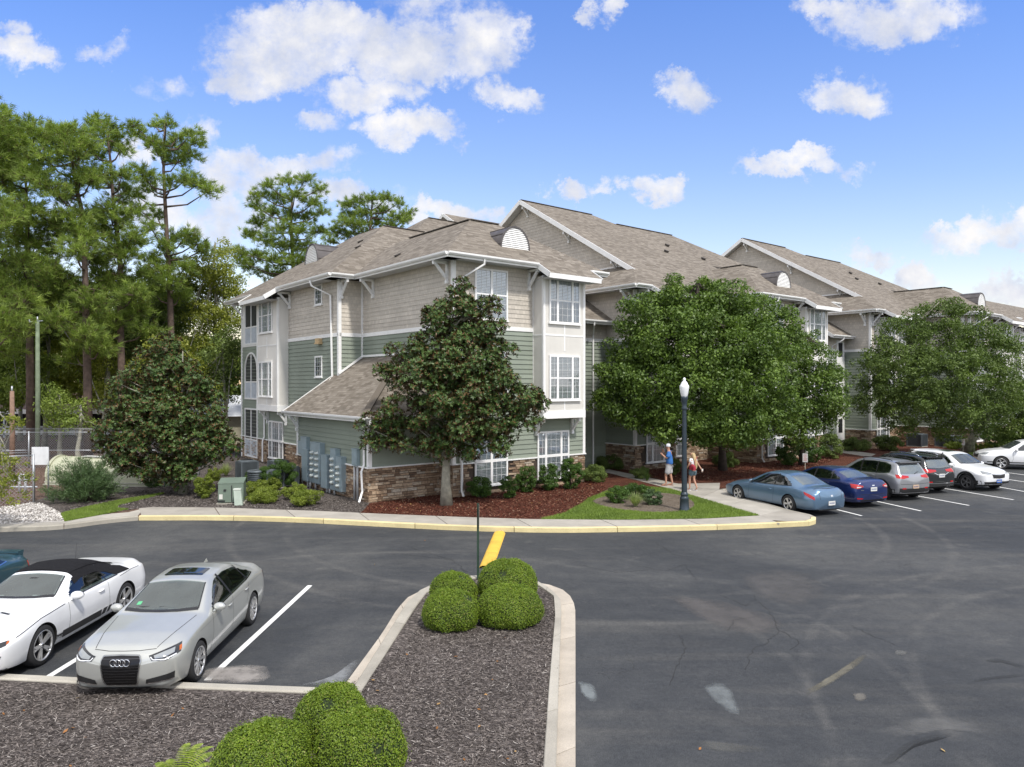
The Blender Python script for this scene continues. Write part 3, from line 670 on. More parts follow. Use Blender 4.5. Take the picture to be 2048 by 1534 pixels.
def glass_mat(name, tint, refl):
    m = bpy.data.materials.new(name); nt, b, out = nodes(m)
    g = nt.nodes.new('ShaderNodeBsdfGlossy'); g.inputs['Roughness'].default_value = .03; g.inputs[0].default_value = rgb((.9,.94,1))
    t = nt.nodes.new('ShaderNodeBsdfTransparent'); t.inputs[0].default_value = rgb(tint)
    fr = nt.nodes.new('ShaderNodeFresnel'); fr.inputs[0].default_value = 1.5
    ms = nt.nodes.new('ShaderNodeMixShader'); L(nt, mathn(nt, 'MINIMUM', mathn(nt, 'MULTIPLY_ADD', fr.outputs[0], 1.0, refl), .95), ms.inputs[0])
    L(nt, t.outputs[0], ms.inputs[1]); L(nt, g.outputs[0], ms.inputs[2]); L(nt, ms.outputs[0], out.inputs[0])
    bpn = nt.nodes.new('ShaderNodeBump'); bpn.inputs['Strength'].default_value = .02; L(nt, noise(nt, texco(nt), 1.2, 2), bpn.inputs['Height']); L(nt, bpn.outputs[0], g.inputs['Normal'])
    return m
M_glass = glass_mat('window_glass', (.88,.92,.93), .14)
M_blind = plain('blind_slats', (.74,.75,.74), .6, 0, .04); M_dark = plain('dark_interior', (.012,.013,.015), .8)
M_screen = plain('porch_screen', (.035,.037,.04), .55, 0, .3, 4); M_rail = plain('porch_rail_panel', (.50,.54,.58), .6)
M_metal_roof = plain('dark_standing_metal', (.11,.10,.098), .5, .4, .2); M_lamp = plain('tan_vent', (.55,.40,.22), .6)

# ---------------------------------------------------------------- building frame
TH = R(38.6); C0 = (-2.30, 28.10)
bld = thing('apartment_building', 'long three storey apartment building with green and beige siding and brown shingle roofs', 'apartment building', (C0[0], C0[1], 0), TH)
ZG, ZCAP, ZB0, ZB1, ZE = .12, 1.42, 6.80, 6.94, 9.58
EXP = .195

def lap(mb, p0, p1, z0, z1, clip=None, lip=.034, e=EXP):
    "lap siding from p0 to p1, outside on the right; clip(z)->(t0,t1) trims rows in metres along the wall"
    p0 = Vector(p0); p1 = Vector(p1); d = (p1-p0); ln = d.length; d.normalize(); o = Vector((d.y, -d.x))
    z = z0; n = max(1, round((z1-z0)/e)); e = (z1-z0)/n
    for k in range(n):
        a, b = z0+k*e, z0+(k+1)*e; t0a, t1a, t0b, t1b = 0, ln, 0, ln
        if clip:
            t0a, t1a = clip(a); t0b, t1b = clip(b)
            if t1b - t0b < .02: t0b = t1b = (t0a+t1a)/2
        def P(t, z, off): q = p0 + d*t + o*off; return (q.x, q.y, z)
        r = random.random()
        mb.quad(P(t0a,a,lip), P(t1a,a,lip), P(t1b,b,.003), P(t0b,b,.003), rnd=r)
        mb.quad(P(t0a,a,.003), P(t1a,a,.003), P(t1a,a,lip), P(t0a,a,lip), rnd=r)
def stone_wall(mb, p0, p1, z0, z1, skip=()):
    p0 = Vector(p0); p1 = Vector(p1); d = (p1-p0); ln = d.length; d.normalize(); o = Vector((d.y, -d.x))
    def P(t, off, z): q = p0+d*t+o*off; return (q.x, q.y, z)
    mb.quad(P(0,0,z0), P(ln,0,z0), P(ln,0,z1), P(0,0,z1), mi=1)
    z = z0
    while z < z1-.02:
        h = min(random.choice((.07,.09,.11,.13)), z1-z); t = -.02 - random.random()*.2
        while t < ln+.02:
            w_ = random.uniform(.14, .48); a, b = max(t, -.03), min(t+w_, ln+.03)
            if b-a > .03 and not any(a < s1 and b > s0 and z+h > s2 and z < s3 for s0, s1, s2, s3 in skip):
                dp = random.uniform(.022, .058); g = .006; r = random.random()
                j = lambda: random.uniform(-.004, .004)
                A = [P(a+g,0,z+g), P(b-g,0,z+g), P(b-g,0,z+h-g), P(a+g,0,z+h-g)]; B = [P(a+g+.006,dp+j(),z+g+.006), P(b-g-.006,dp+j(),z+g+.006), P(b-g-.006,dp+j(),z+h-g-.006), P(a+g+.006,dp+j(),z+h-g-.006)]
                mb.add(A+B, [(4,5,6,7),(0,1,5,4),(1,2,6,5),(2,3,7,6),(3,0,4,7)], 0, r)
            t += w_
        z += h
def corner_board(parent, u, v, z0, z1, w=.15):
    mb = MB(); mb.box((u-.045, v-.045, z0), (u+w-.045, v+w-.045, z1)); return mb.build('corner_board', M_trim, parent)
def wall_set(parent, p0, p1, z1=9.42, stone=True, belt=True, z0=None, upper=True, skip=()):
    g, s, b = MB(), MB(), MB(); zb = ZCAP if stone else (z0 if z0 is not None else ZG)
    if stone:
        stone_wall(s, p0, p1, ZG-.05, ZCAP, skip); s.build('stone_base', [M_stone, M_mortar], parent)
        a = Vector(p0); c = Vector(p1); d = (c-a).normalized(); o = Vector((d.y,-d.x))
        q = MB(); q.beam((*(a+o*.035-d*.06), ZCAP+.02), (*(c+o*.035+d*.06), ZCAP+.02), .11, .05); q.build('stone_cap', M_trim, parent)
    lap(g, p0, p1, zb+.03, ZB0 if upper else z1); g.build('green_siding', M_green, parent)
    if upper:
        lap(b, p0, p1, ZB1, z1, lip=.020, e=.185); b.build('beige_siding', M_beige, parent)
        a = Vector(p0); c = Vector(p1); d = (c-a).normalized(); o = Vector((d.y,-d.x))
        q = MB(); q.beam((*(a+o*.02-d*.0), (ZB0+ZB1)/2), (*(c+o*.02), (ZB0+ZB1)/2), .05, ZB1-ZB0+.03); q.build('belt_course', M_trim, parent)
def roof(name, parent, polys, ridges=()):
    bm = bmesh.new(); uvl = bm.loops.layers.uv.new('UVMap')
    for poly in polys:
        P = [Vector(p) for p in poly]
        n = Vector((0,0,0))
        for i in range(len(P)): n += P[i].cross(P[(i+1) % len(P)])
        n.normalize()
        if n.z < 0: P.reverse(); n = -n
        h = Vector((0,0,1)).cross(n); h = Vector((1,0,0)) if h.length < 1e-4 else h.normalized(); s = n.cross(h)
        f = bm.faces.new([bm.verts.new(p) for p in P]); f.material_index = 0
        for l, p in zip(f.loops, P): l[uvl].uv = (p.dot(h), p.dot(s))
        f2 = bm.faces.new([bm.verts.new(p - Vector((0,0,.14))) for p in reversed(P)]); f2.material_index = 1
        for i in range(len(P)):
            a, b = P[i], P[(i+1) % len(P)]; dz = Vector((0,0,.14))
            f3 = bm.faces.new([bm.verts.new(q) for q in (a, a-dz, b-dz, b)]); f3.material_index = 2
    for a, b in ridges:
        mb_ = MB(); mb_.beam(Vector(a)+Vector((0,0,.02)), Vector(b)+Vector((0,0,.015)), .20, .04)
        vs = [bm.verts.new(v) for v in mb_.v]
        for f in mb_.f: q = bm.faces.new([vs[i] for i in f]); q.material_index = 2
    me = bpy.data.meshes.new(name); bm.to_mesh(me); bm.free()
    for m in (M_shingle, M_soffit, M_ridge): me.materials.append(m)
    return link(name, me, parent)
def eave(parent, p, q, z=ZE, gut=True, inner=.8):
    "soffit strip, fascia and gutter along an eave p->q (outside on the right)"
    p = Vector(p); q = Vector(q); d = (q-p).normalized(); o = Vector((d.y,-d.x)); mb = MB()
    def P(a, off, zz): r_ = a + o*off; return (r_.x, r_.y, zz)
    zs = z-.16
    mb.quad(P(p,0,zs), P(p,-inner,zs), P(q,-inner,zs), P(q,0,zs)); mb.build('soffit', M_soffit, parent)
    mb = MB(); mb.beam(P(p,-.012,z-.10), P(q,-.012,z-.10), .03, .20); mb.build('fascia', M_trim, parent)
    if gut:
        mb = MB(); 
        for (x0, z0), (x1, z1) in (((.005,0),(.005,-.115)), ((.005,-.115),(.075,-.12)), ((.075,-.12),(.125,-.06)), ((.125,-.06),(.13,.005))):
            mb.quad(P(p,x0,z+z0), P(p,x1,z+z1), P(q,x1,z+z1), P(q,x0,z+z0))
        mb.quad(P(p,.13,z+.005), P(p,.11,z+.005), P(q,.11,z+.005), P(q,.13,z+.005))
        for e_ in (p, q): mb.quad(P(e_,.005,z), P(e_,.005,z-.115), P(e_,.075,z-.12), P(e_,.13,z))
        mb.build('gutter', M_trim, parent)
def bracket(parent, u, v, ang, z=9.40, out=.70, h=.85):
    "triangular knee brace; ang = direction it projects (local radians)"
    mb = MB(); w_ = .09
    mb.beam((.05,0,0), (.05,0,-h), .11, w_, up=(0,1,0)); mb.beam((0,0,-.055), (out,0,-.055), w_, .11)
    mb.beam((.07,0,-h+.16), (out-.08,0,-.09), w_, .10); mb.box((out-.10,-.055,-.16),(out+.01,.055,.0)); mb.box((0,-.06,-h-.02),(.13,.06,-h+.10))
    o = mb.build('bracket', M_trim, parent); o.location = (u, v, z); o.rotation_euler = (0,0,ang); return o
def downspout(parent, pts, r=.05):
    mb = MB(); P = [Vector(p) for p in pts]
    mb.tube(P, r, 4, smooth=False)
    return mb.build('downspout', M_trim, parent)
WIN = {}
def window(parent, u, v, z0, wd, ht, ang, kind='triple', blinds=True):
    "window in the wall plane; local +x along wall, -y outside"
    var = random.choice(('full','full','full','half','tilt'))
    key = (kind, round(wd,2), round(ht,2), blinds, var)
    if key not in WIN:
        fr, mu, pn, bl = MB(), MB(), MB(), MB(); t = .075
        fr.box((-.0,-.055,0),(t,.0,ht)); fr.box((wd-t,-.055,0),(wd,.0,ht)); fr.box((t,-.055,ht-t),(wd-t,.0,ht)); fr.box((-.04,-.085,-.06),(wd+.04,.0,0))
        fr.box((t,-.055,0),(wd-t,0,t*.8))
        if kind == 'triple': cells = [(0,.235),(.235,.765),(.765,1)]
        elif kind == 'double': cells = [(0,.5),(.5,1)]
        else: cells = [(0,1)]
        for a, b in cells[:-1]:
            x = t+(wd-2*t)*b; fr.box((x-.055,-.060,t*.8),(x+.055,-.002,ht-t))
        for a, b in cells:
            xa, xb = t+(wd-2*t)*a, t+(wd-2*t)*b
            if kind != 'small': fr.box((xa,-.050,ht*.49-.03),(xb,-.004,ht*.49+.03))
            nx = 3 if (b-a) > .45 else 2
            nz = 3 if kind != 'small' else 4
            for (za, zb) in (((ht*.52, ht-t),(t, ht*.46)) if kind != 'small' else ((t, ht-t),)):
                for i in range(1, nx): x = xa+(xb-xa)*i/nx; mu.box((x-.005,-.042,za),(x+.005,-.034,zb))
                for i in range(1, nz): z = za+(zb-za)*i/nz; mu.box((xa,-.043,z-.005),(xb,-.035,z+.005))
        pn.quad((t,-.033,t),(wd-t,-.033,t),(wd-t,-.033,ht-t),(t,-.033,ht-t))
        if blinds:
            n = int((ht-2*t)/.062)
            for i in range(n):
                if var == 'half' and i < n*.42: continue
                z = t+.02+i*.062+(.01 if var == 'tilt' else 0); bl.quad((t,-.022,z),(wd-t,-.022,z),(wd-t,-.010,z+.044),(t,-.010,z+.044))
            bl.quad((t,-.009,t),(wd-t,-.009,t),(wd-t,-.009,ht-t),(t,-.009,ht-t), mi=1)
        else: bl.quad((t,-.010,t),(wd-t,-.010,t),(wd-t,-.010,ht-t),(t,-.010,ht-t), mi=1)
        me = [x.build(n_, mm).data for x, n_, mm in ((fr,'window',M_trim),(mu,'muntins',M_trim),(pn,'pane',M_glass),(bl,'blinds',[M_blind, plain('room_shade', (.26,.27,.275), .8, 0, .5, .8)]))]
        for o in list(COL.objects):
            if o.type == 'MESH' and o.data in me: bpy.data.objects.remove(o)
        WIN[key] = me
    me = WIN[key]; wo_ = link('window', me[0], parent); wo_.location = (u, v, z0); wo_.rotation_euler = (0,0,ang)
    for n_, m_ in zip(('muntins','pane','blinds'), me[1:]): link(n_, m_, wo_)
    return wo_
A_FRONT, A_LEFT = 0.0, -PI/2
def win_front(parent, u0, u1, v, z0, z1, kind='triple', **k): return window(parent, u0, v, z0, u1-u0, z1-z0, 0, kind, **k)
def win_left(parent, v0, v1, u, z0, z1, kind='triple', **k): return window(parent, u, v1, z0, v1-v0, z1-z0, -PI/2, kind, **k)
def bay(parent, a0, a1, face, z0, z1, ang, ox, oy, seams, win, bw=True):
    "box bay: local x along wall from a0 to a1, projecting face metres out; returns nothing"
    M = Matrix.Translation((ox, oy, 0)) @ Matrix.Rotation(ang, 4, 'Z')
    e = bpy.data.objects.new('bay', None); COL.objects.link(e); e.parent = parent; e.matrix_local = M
    mb = MB(); mb.box((a0,-face,z0+.16),(a1,0,z1)); mb.build('panel', M_panel, e)
    t = MB()
    for x in (a0-.012, a1-.10): t.box((x,-face-.022,z0),(x+.112,-face+.09,z1))
    t.box((a0-.03,-face-.03,z0-.16),(a1+.03,.0,z0+.16))
    for z in seams: t.box((a0+.1,-face-.014,z-.035),(a1-.1,-face+.01,z+.035)); t.box((a0-.012,-face+.09,z-.025),(a0+.01,0,z+.025))
    xm = (a0+a1)/2
    for (za, zb) in win[2]: t.box((xm-.035,-face-.013,za),(xm+.035,-face+.01,zb))
    t.box((a0-.012,-.06,z0),(a0+.0,0,z1))
    t.build('trim', M_trim, e)
    return e

# ---------------------------------------------------------------- wing type A (dome vent, bay)
def dome(parent, u, v, z, wd, ht, depth, ang):
    e = bpy.data.objects.new('dormer', None); COL.objects.link(e); e.parent = parent; e.location = (u, v, z); e.rotation_euler = (0,0,ang)
    mb = MB(); n = 20; rng = [PI*i/n for i in range(n+1)]
    def P(t, s, y): return (math.cos(t)*wd/2*s, y, math.sin(t)*ht*s)
    for a, b in zip(rng, rng[1:]):
        mb.quad(P(a,1.05,-.06), P(b,1.05,-.06), P(b,1.05,depth), P(a,1.05,depth)); mb.quad(P(a,.97,-.06), P(b,.97,-.06), P(b,1.05,-.06), P(a,1.05,-.06)); mb.quad(P(a,.97,-.06), P(a,.97,.1), P(b,.97,.1), P(b,.97,-.06))
    for i in range(1, n, 3): mb.beam(P(rng[i],1.06,0), P(rng[i],1.06,depth), .03, .03)
    mb.build('hood', M_metal_roof, e)
    lv = MB(); k = 11
    for i in range(k):
        z0 = ht*.96*i/k; z1 = ht*.96*(i+1)/k; x0 = wd/2*.96*math.sqrt(max(0, 1-(z0/ht)**2)); x1 = wd/2*.96*math.sqrt(max(0, 1-(z1/ht)**2))
        lv.quad((-x0,-.05,z0),(x0,-.05,z0),(x1,.0,z1),(-x1,.0,z1)); lv.quad((-x0,.0,z0),(x0,.0,z0),(x0,-.05,z0),(-x0,-.05,z0))
    lv.build('louvre', M_trim, e); return e
def roof_vent(parent, u, v, z, sl, ang=0):
    mb = MB(); mb.box((-.11,-.11,-.02),(.11,.11,.07)); mb.box((-.14,-.14,.07),(.14,.14,.09)); o = mb.build('roof_vent', M_ridge, parent); o.location = (u, v, z); o.rotation_euler = (math.atan(sl), 0, ang)
def wing_a(ou, ov, left_len=7.65, full=True):
    W_ = bpy.data.objects.new('front_wing', None)
    p = bld
    U = lambda x: ou+x
    V = lambda y: ov+y
    sk = [(4.24-.04, 6.16+.04, .4, 2.0), (1.0-.04, 2.70, .4, 2.0)]
    wall_set(p, (U(0),V(0)), (U(7.1),V(0)), skip=[(a,b,c,d) for a,b,c,d in sk])
    wall_set(p, (U(0),V(left_len)), (U(0),V(0)))
    wall_set(p, (U(7.1),V(0)), (U(7.1),V(9)), stone=False)
    corner_board(p, U(0), V(0), ZCAP+.04, 9.42); 
    mb = MB(); mb.box((U(7.1)-.105, V(0)-.045, ZCAP+.04),(U(7.1)+.045, V(0)+.105, 9.42)); mb.build('corner_board', M_trim, p)
    win_front(p, U(1.02), U(2.68), V(0)-.012, 7.20, 9.24, 'double'); win_front(p, U(1.02), U(2.68), V(0)-.012, 3.90, 5.93, 'double')
    win_front(p, U(1.0), U(2.66), V(0)-.035, .50, 2.54, 'double'); win_front(p, U(4.28), U(6.12), V(0)-.035, .50, 2.54, 'triple')
    e = bay(p, 4.06, 6.46, .70, 3.28, 9.12, 0, ou, ov, (5.93+.72,), (0,0,((3.45,3.85),(5.98,6.62),(6.68,7.12))))
    window(e, 4.36, -.712, 7.17, 1.78, 1.96, 0, 'triple'); window(e, 4.36, -.712, 3.90, 1.78, 1.90, 0, 'triple')
    for bu in (4.22, 6.30): bracket(p, U(bu), V(0)-.02, -PI/2, 3.12, .55, .72)
    bracket(p, U(3.82), V(0), -PI/2); bracket(p, U(0), V(.35), PI); 
    m = .65; e_ = .75; W2 = 7.85; s = 3.52; zr = ZE+m*s
    X = lambda a, b, z: (U(a), V(b), z)
    polys = [[X(-.75,-.75,ZE), X(7.85,-.75,ZE), X(4.33,2.77,zr), X(2.77,2.77,zr)],
             [X(3.72,-.75,ZE+.004), X(3.72,-1.45,ZE-.455+.004), X(6.76,-1.45,ZE-.455+.004), X(6.76,-.75,ZE+.004)],
             [X(-.75,-.75,ZE), X(2.77,2.77,zr), X(2.77,left_len+1.5,zr), X(-.75,left_len+1.5,ZE)],
             [X(7.85,-.75,ZE), X(7.85,9,ZE), X(4.33,9,zr), X(4.33,2.77,zr)],
             [X(2.77,2.77,zr-.002), X(4.33,2.77,zr-.002), X(4.33,9,zr-.002), X(2.77,9,zr-.002)]]
    roof('roof', p, polys, [(X(2.77,2.77,zr), X(2.77,left_len+.3,zr)), (X(2.77,2.77,zr), X(4.33,2.77,zr))])
    eave(p, X(-.75,-.75,0)[:2], X(3.70,-.75,0)[:2]); eave(p, X(6.78,-.75,0)[:2], X(7.85,-.75,0)[:2])
    eave(p, X(-.75,left_len-.75,0)[:2], X(-.75,-.75,0)[:2]); eave(p, X(7.85,-.75,0)[:2], X(7.85,6,0)[:2])
    eave(p, X(3.74,-1.45,0)[:2], X(6.74,-1.45,0)[:2], ZE-.455, gut=False, inner=.78)
    for uu in (3.72, 6.76): mb = MB(); mb.beam(X(uu,-.72,ZE-.08), X(uu,-1.46,ZE-.455-.08), .035, .22); mb.build('fascia', M_trim, p)
    dome(p, U(3.46), V(.45), ZE+m*(.45+.75)-.04, 1.52, .92, 1.5, 0)
    downspout(p, [X(.95,-.80,9.44), X(.95,-.78,9.25), X(.30,-.10,8.70), X(.30,-.10,1.62), X(.30,-.17,1.40), X(.30,-.17,.42), X(.30,-.30,.2)])

def wing_b(ou, ov, back=8.0, second=7.6, gable=True):
    p = bld; X = lambda a, b, z=0: (ou+a, ov+b, z)
    wall_set(p, X(0,back)[:2], X(0,0)[:2]); wall_set(p, X(0,0)[:2], X(3.2,0)[:2], skip=[(.7,2.75,.4,2)]); wall_set(p, X(3.2,0)[:2], X(3.2,1.2)[:2]); wall_set(p, X(3.2,1.2)[:2], X(second,1.2)[:2], skip=[(.85,2.2,.4,2)])
    corner_board(p, ou, ov, ZCAP+.04, 9.42)
    win_front(p, ou+.8, ou+2.64, ov-.035, .50, 2.54, 'triple'); win_front(p, ou+4.1, ou+5.35, ov+1.165, .50, 2.54, 'double')
    e = bay(p, .62, 3.75, .70, 3.28, 9.12, 0, ou, ov, (6.65,), (0,0,((3.45,3.85),(5.98,6.62),(6.68,7.12))))
    for x_ in (.85, 2.45): window(e, x_, -.712, 7.17, 1.15, 1.96, 0, 'double'); window(e, x_, -.712, 3.90, 1.15, 1.90, 0, 'double')
    bracket(p, ou, ov+.35, PI); bracket(p, ou+.22, ov, -PI/2)
    for bu in (.85, 3.05): bracket(p, ou+bu, ov-.02, -PI/2, 3.12, .55, .72)
    m = .58; Z = lambda v: ZE+m*(v+.75)
    zr = Z(10.9)
    polys = [[X(-.75,-.75,ZE), X(.35,-.75,ZE), X(12,-.75,ZE), X(12,4,Z(4)), X(18.97,4,Z(4)), X(14.86,9.66,Z(9.66)), X(8.9,9.66,Z(9.66)), X(7.74,10.9,zr), X(1.3,10.9,zr), X(1.3,1.3,Z(1.3))],
             [X(.35,-.75,ZE+.004), X(.35,-1.45,ZE-.40), X(4.0,-1.45,ZE-.40), X(4.0,-.75,ZE+.004)],
             [X(-.75,-.75,ZE), X(1.9,1.9,Z(1.9)), X(1.9,16,Z(1.9)), X(-.75,16,ZE)],
             [X(1.3,10.9,zr), X(7.74,10.9,zr), X(12,22.5,Z(-.75)), X(1.3,22.5,Z(-.75))],
             [X(7.74,10.9,zr), X(8.9,9.66,Z(9.66)), X(14.86,9.66,Z(9.66)), X(14.86,12,Z(9.66)), X(12,22,ZE)],
             [X(18.97,4,Z(4)), X(22.4,4,ZE), X(22.4,20,ZE), X(14.86,12,Z(9.66)), X(14.86,9.66,Z(9.66))]]
    if not gable:
        k = 4.6; polys = [[X(-.75,-.75,ZE), X(20,-.75,ZE), X(20,k-.75,Z(k-.75)), X(k-.75,k-.75,Z(k-.75))], polys[1], [X(-.75,-.75,ZE), X(k-.75,k-.75,Z(k-.75)), X(k-.75,12,Z(k-.75)), X(-.75,12,ZE)]]
        roof('roof', p, polys)
    else: roof('roof', p, polys, [(X(1.35,10.9,zr), X(7.74,10.9,zr)), (X(8.9,9.66,Z(9.66)), X(14.86,9.66,Z(9.66)))])
    eave(p, X(-.75,-.75)[:2], X(.33,-.75)[:2]); eave(p, X(-.75,back-.5)[:2], X(-.75,-.75)[:2]); eave(p, X(4.02,-.75)[:2], X(second,-.75)[:2], inner=2.0)
    eave(p, X(.37,-1.45)[:2], X(3.98,-1.45)[:2], ZE-.405, gut=False, inner=.78)
    for uu in (.35, 4.0): mb = MB(); mb.beam(X(uu,-.72,ZE-.08), X(uu,-1.46,ZE-.405-.08), .035, .22); mb.build('fascia', M_trim, p)
    if not gable: return
    # gable end over the hip
    g = MB(); zb = Z(1.9)-.05
    hw = lambda z: (zr-.20-z)/m
    c = 10.9
    lap(g, X(1.9, c+9.2)[:2], X(1.9, c-9.2)[:2], zb, zr-.2, clip=lambda z: (max(0, 9.2-hw(z)), 9.2+min(9.2, hw(z))), lip=.020, e=.185)
    g.build('gable_siding', M_beige, p)
    t = MB(); t.beam(X(1.87,1.9,zb+.03), X(1.87,19.9,zb+.03), .05, .12)
    t.beam(X(1.29,1.22,Z(1.22)-.12), X(1.29,10.9,zr-.12), .05, .26); t.beam(X(1.29,10.9,zr-.12), X(1.29,20.6,Z(1.2)-.12), .05, .26); t.build('rake_board', M_trim, p)
    for v_ in (3.0, 6.9, 10.75): bracket(p, ou+1.9, ov+v_+.0, PI, Z(v_)-.34, .52, .62)
    bracket(p, ou+1.9, ov+14.4, PI, Z(7.4)-.34, .52, .62)
    for (a, b) in ((8.8, 5.2), (10.6, 6.6), (12.4, 5.0)): roof_vent(p, ou+a, ov+b, Z(b)+.05, m)
    wall_set(p, X(12,4.05)[:2], X(22,4.05)[:2], stone=False, z0=3)

def stair_recess(ua, ub, vr, va, openings=True):
    "shed-roofed stair enclosure against the left wall of the next wing"
    p = bld; u0 = ub-2.6; z1 = 7.78
    wall_set(p, (ua,vr+2.6), (u0,vr+2.6), stone=False)
    g = MB(); lap(g, (u0,vr), (ub,vr), ZG, ZB0); g.build('green_siding', M_green, p)
    g = MB(); lap(g, (u0,vr), (ub,vr), ZB1, z1, lip=.020, e=.185); lap(g, (u0,vr+2.6), (u0,vr), ZB1, z1, lip=.020, e=.185); g.build('beige_siding', M_beige, p)
    g = MB(); lap(g, (u0,vr+2.6), (u0,vr), ZG, ZB0); g.build('green_siding', M_green, p)
    t = MB(); t.beam((u0,vr-.02,(ZB0+ZB1)/2), (ub,vr-.02,(ZB0+ZB1)/2), .05, .17); t.beam((u0-.02,vr+2.6,(ZB0+ZB1)/2), (u0-.02,vr,(ZB0+ZB1)/2), .05, .17); t.build('belt_course', M_trim, p)
    t = MB(); t.box((u0-.04,vr-.04,ZG),(u0+.12,vr+.12,z1)); t.build('corner_board', M_trim, p)
    m = .62; ve = vr-.65; Z = lambda v: 7.86+m*(v-ve)
    roof('shed_roof', p, [[(u0-.35,ve,Z(ve)), (ub+.02,ve,Z(ve)), (ub+.02,vr+2.6,Z(vr+2.6)), (u0-.35,vr+2.6,Z(vr+2.6))]])
    eave(p, (u0-.35,ve), (ub,ve), 7.86, inner=.66)
    t = MB(); t.beam((u0-.36,ve,Z(ve)-.10), (u0-.36,vr+2.6,Z(vr+2.6)-.10), .04, .22); t.build('rake_board', M_trim, p)
    downspout(p, [(ub-.05-1.5,ve-.05,7.74), (ub-1.55,ve-.03,7.6), (ub-1.95 if openings else ub-1.05,vr-.09,7.15), (ub-1.95 if openings else ub-1.05,vr-.09,.3)])
    if not openings: return
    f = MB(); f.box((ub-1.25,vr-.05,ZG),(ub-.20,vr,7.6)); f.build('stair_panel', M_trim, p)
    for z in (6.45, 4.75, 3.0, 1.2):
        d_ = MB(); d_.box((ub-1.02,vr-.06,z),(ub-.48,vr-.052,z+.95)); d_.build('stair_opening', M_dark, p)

A1 = (0, 0); B2 = (12.1, 1.4); A3 = (20.1, -.45); B4 = (33.8, -.37); A5 = (40.9, -3.95); B6 = (53.0, -2.6)
wing_a(*A1); wing_b(*B2); wing_a(*A3, left_len=4.0); wing_b(*B4, second=7.1); wing_a(*A5, left_len=6.0); wing_b(*B6, gable=False)
stair_recess(A1[0]+7.1, B2[0], 3.45, 0, False); stair_recess(A3[0]+7.1, B4[0], B4[1]+1.75, A3[1]); stair_recess(A5[0]+7.1, B6[0], B6[1]+1.9, A5[1])

# ---------------------------------------------------------------- left return block
p = bld; uL = -1.2
wall_set(p, (uL,7.65), (0,7.65), stone=False, z0=3); wall_set(p, (uL,21.2), (uL,7.65), skip=[(21.2-16.6,21.2-14.35,.4,2)])
wall_set(p, (12,21.2), (uL,21.2))
corner_board(p, uL, 7.65, 4.0, 9.42); mb = MB(); mb.box((uL-.045,21.06,ZG),(uL+.1,21.25,9.42)); mb.build('corner_board', M_trim, p)
mb = MB(); mb.box((uL+1.12,7.58,5.2),(uL+1.2,7.66,9.42)); mb.build('corner_board', M_trim, p)
win_left(p, 9.44, 10.26, uL-.012, 8.43, 9.42, 'small', blinds=False); win_left(p, 9.44, 10.26, uL-.012, 4.92, 5.94, 'small', blinds=False)
win_left(p, 14.4, 16.5, uL-.035, .50, 2.54, 'triple')
eL = bay(p, -16.85, -13.75, .60, 3.28, 9.12, -PI/2, uL, 0, (6.65,), (0,0,((3.45,3.85),(5.98,6.62),(6.68,7.12))))
window(eL, -16.45, -.612, 7.35, 2.0, 1.90, 0, 'triple'); window(eL, -16.45, -.612, 3.90, 2.0, 1.90, 0, 'triple')
for v_ in (13.95, 16.65): bracket(p, uL-.02, v_, PI, 3.12, .5, .72)
for (a, b, an) in ((uL, 13.5, PI), (uL, 21.0, PI), (uL+.10, 7.65, -PI/2), (0, 6.5, PI)): bracket(p, a, b, an)
m = .667; ZL = lambda s: ZE+m*s
polys = [[(-1.95,6.9,ZE), (3.85,12.7,ZL(5.8)), (3.85,16.2,ZL(5.8)), (-1.95,22,ZE)],
         [(-1.95,13.35,ZE+.004), (-2.65,13.35,ZE-.463), (-2.65,17.25,ZE-.463), (-1.95,17.25,ZE+.004)],
         [(-1.95,6.9,ZE), (12,6.9,ZE), (12,12.7,ZL(5.8)), (3.85,12.7,ZL(5.8))],
         [(-1.95,22,ZE), (3.85,16.2,ZL(5.8)), (12,16.2,ZL(5.8)), (12,22,ZE)],
         [(3.85,12.7,ZL(5.8)-.002), (12,12.7,ZL(5.8)-.002), (12,16.2,ZL(5.8)-.002), (3.85,16.2,ZL(5.8)-.002)],
         [(.85,8.75,ZE), (10.1,18,15.75), (10.1,18.5,15.75), (.85,27.3,ZE)], [(.85,8.75,ZE), (15.8,8.75,ZE), (15.8,18,15.75), (10.1,18,15.75)], [(.85,27.3,ZE), (10.1,18.5,15.75), (15.8,18.5,15.75), (15.8,27.3,ZE)]]
roof('roof', p, polys, [((10.1,18,15.75),(13.4,18,15.75)), ((3.85,12.7,ZL(5.8)),(6.5,12.7,ZL(5.8)))])
eave(p, (-1.95,13.33), (-1.95,6.9)); eave(p, (-1.95,22), (-1.95,17.27)); eave(p, (-1.95,6.9), (-.75,6.9), inner=1.2); eave(p, (-2.65,17.23), (-2.65,13.37), ZE-.463, gut=False, inner=.85)
for vv in (13.35, 17.25): mb = MB(); mb.beam((-1.93,vv,ZE-.08), (-2.66,vv,ZE-.463-.08), .035, .22); mb.build('fascia', M_trim, p)
dome(p, 1.27-.35, 15.7, ZL(1.27-.35+1.95)-.05, 1.75, 1.05, 1.6, -PI/2)
for (a, b) in ((1.9, 11.6), (.9, 9.9)): roof_vent(p, a, b, ZL(a+1.95)-.02, .55, -PI/2)
roof_vent(p, .4, 5.0, ZE+.65*1.15-.02, .55, -PI/2)
downspout(p, [(-2.03,9.0,9.44), (-1.98,8.95,9.2), (-1.30,8.35,8.75), (-1.30,8.15,4.9), (-1.5,7.95,4.75)])
downspout(p, [(-1.30,17.1,3.0), (-1.30,17.1,1.6), (-1.40,17.1,1.35), (-1.40,17.1,.2)])
